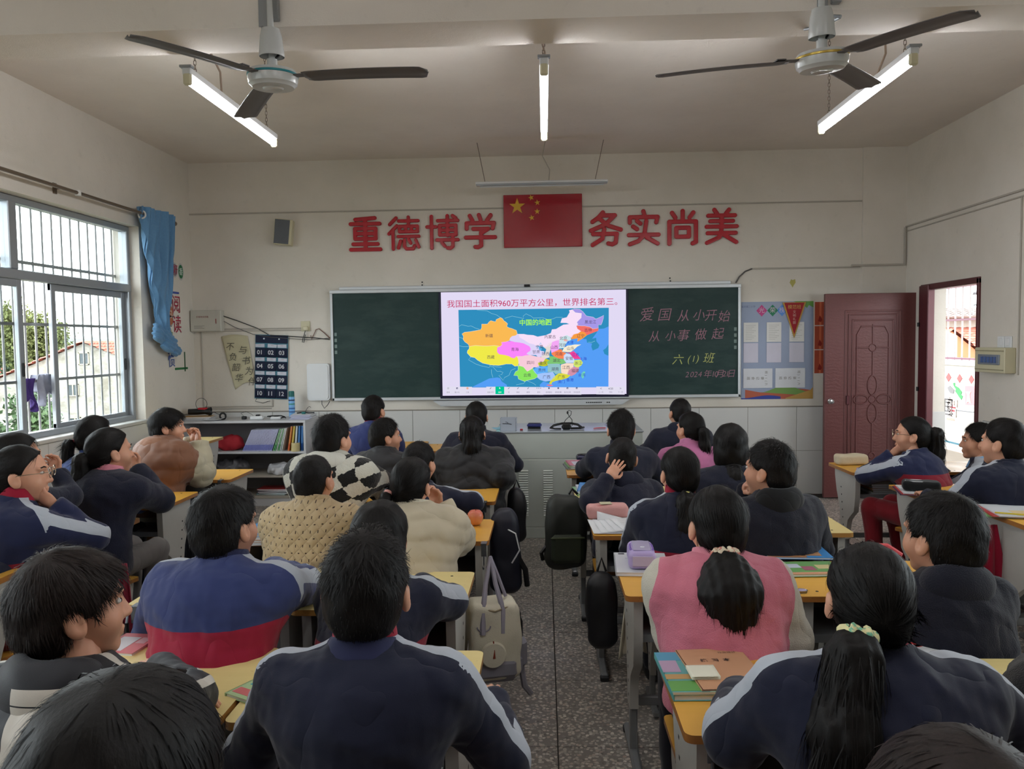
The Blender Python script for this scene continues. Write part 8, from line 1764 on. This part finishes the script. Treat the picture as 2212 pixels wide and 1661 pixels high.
def dark_parts(b, w, d, h):
    G().box(-w/2+.02, w/2-.02, -d/2-.03, -d/2+.02, .05, h*.5, bev=.02).obj('front_pocket', M('olive_black', (48, 54, 40), .6, vary=.35, vs=8), b)
    G().box(-w/2+.015, w/2-.015, -d/2-.034, -d/2-.02, h*.5-.02, h*.5-.01, bev=.003).obj('trim_line', M('olive_trim', (60, 66, 40), .6), b)
    G().tube([(-w/2, 0, h*.3), (-w/2-.03, -.01, h*.22), (-w/2-.02, 0, h*.12)], .012, 6).obj('buckle_strap', M_BLK, b); G().tube([(.02, .0, h), (.04, .0, h+.03), (.07, 0, h)], .008, 6).obj('handle', M_BLK, b)
a = atY(1222, 1222, 4.40); bag('black_backpack', 'black and olive backpack hung right of the aisle', (a.x, 4.36, a.z), .1, (.22, .15, .42), M('black_bag_fabric', (38, 40, 36), .6, vary=.4, vs=6), [dark_parts], 6)
a = atY(1300, 1398, 3.52); bag('black_bag', 'black bag hanging by the worksheet desk leg', (a.x, 3.50, max(.02, a.z)), .0, (.13, .12, .36), M('black_nylon', (24, 24, 28), .5), [lambda b, w, d, h: G().tube([(-.02, 0, h), (0, .0, h+.06), (.02, 0, h)], .006, 6).obj('handle', M_BLK, b)], 8)
a = atY(1092, 1300, 3.95); bag('navy_backpack', 'dark navy backpack hung beside the apple desk', (a.x, 3.98, a.z+.04), .1, (.15, .14, .44), M('navy_nylon', (24, 26, 40), .5, vary=.2, vs=6), [lambda b, w, d, h: G().tube([(.0, -.06, h*.8), (.05, -.09, h*.75), (.07, -.08, h*.55), (.03, -.08, h*.4)], .004, 6).obj('cord', M_PAPER, b), lambda b, w, d, h: G().tube([(.05, -.05, h*.5), (.10, -.05, h*.3), (.11, -.04, h*.1)], .014, 6).obj('strap', M_BLK, b)], 10)
a = atY(1115, 1130, 4.9); bag('black_schoolbag', 'black school bag hung on the desk of the long ponytail girl', (-.19, 5.02, .30), .1, (.11, .16, .36), M('black_nylon', (24, 24, 28), .5), [lambda b, w, d, h: G().tube([(-.02, 0, h), (0, .0, h+.05), (.02, 0, h)], .006, 6).obj('handle', M_BLK, b)], 14)
def clip_hook(label, px, py, z=TZ):
    a = ap_at(px, py, z); t = thing('bag_hook', label, 'hook', (a.x, a.y, z), 0, 'hooks on the desk edges'); G().box(-.014, .014, -.03, .012, .0, .004, bev=.001).box(-.012, .012, -.034, -.030, -.055, .004, bev=.001).obj('clamp', M('plated_hook', (120, 124, 130), .25, .8), t); G().tube([(0, -.034, -.05), (0, -.036, -.09), (0, -.06, -.105), (0, -.075, -.09)], .004, 6).obj('hook_wire', M('plated_hook', (120, 124, 130), .25, .8), t); return t
clip_hook('plated clip hook on the corner above the cream backpack', 1046, 1172); clip_hook('plated clip hook on the orange desk in front of the folded arms', 1047, 1084); clip_hook('purple grey clip hook on the near right desk edge', 1533, 1583); clip_hook('printed clip hook on the near left desk edge', 958, 1560); clip_hook('silver clip hook at the left corner of the pale desk', 300, 1306); clip_hook('small clip hook on the brown vest pupil desk', 478, 1037)
def hung(name, label, cat, x, y, z0, z1, w, mat, seed, rz=0):
    r = random.Random(seed); p_ = r.uniform(0, 6); t = thing(name, label, cat, (x, y, z1), rz)
    def fn(u, v): ww = w*(.45+.55*v); return ((u-.5)*ww, .012*math.sin(u*14+p_+v)*(.3+v), -(z1-z0)*v*(1-.10*math.sin(u*5+p_)))
    o = G().grid(fn, 24, 12).obj('cloth', mat, t, ang=80); o.modifiers.new('s', 'SOLIDIFY').thickness = .006; return t
hung('towel', 'dark pink towel hanging by the boy in the black jacket', 'towel', -1.98, 3.50, .29, .60, .10, M('dark_pink_towel', (150, 44, 66), .9, bump=.5, bs=200), 4)
hung('cloth_bag', 'cream cloth hanging from the stool by the worksheet desk', 'cloth', .355, 3.22, .30, .55, .12, M_CREAMC, 6); hung('scarf', 'dark red scarf end beside the hanging cream cloth', 'scarf', .40, 3.24, .36, .56, .05, M_REDC, 7)
hung('hanging_jacket', 'dark red jacket hanging by the right side desk', 'jacket', 2.13, 3.80, .40, .70, .16, M_REDC, 9)
um = thing('umbrella', 'folded black umbrella hanging from the silver hook', 'umbrella', (-1.46, 2.60, .25)); G().lathe([(0, 0), (.018, .02), (.036, .14), (.024, .30), (.008, .34), (.007, .40)], n=14).obj('canopy', M_BLK, um); G().tube([(0, 0, .40), (0, .01, .43), (0, .03, .43)], .004, 6).obj('wrist_loop', M_ALU, um)
ht = thing('pink_bag_handle', 'pink loop bag handle hanging at the near right desk', 'bag', (ap_at(1520, 1650, .58).x, 1.70, .52)); G().tube([(-.06*math.cos(w), 0, .05*math.sin(w)) for w in np.linspace(0, PI, 16)], .007, 8).obj('handle', M('pink_webbing', (206, 130, 130), .6), ht); G().box(-.08, .08, -.05, .05, -.30, .0, bev=.02).obj('body', M('pink_grey_bag', (150, 110, 116), .7), ht)
for t_ in (DP['y'], DP['p'], ST[0]):
    pass
# a cloth hood behind: striped shirt hem of the pink vest girl
tag(G().box(-.028, .028, -.012, .012, 0, .14, bev=.01).obj('striped_cloth', scr_mat('striped_grey_cloth', (150, 156, 166), (60, 64, 72)), None), 'grey striped cloth hanging beside the pink vest', 'cloth').location = (.80, 2.44, .47)
print('SCRIPT SECONDS', round(time.time()-T0, 1))
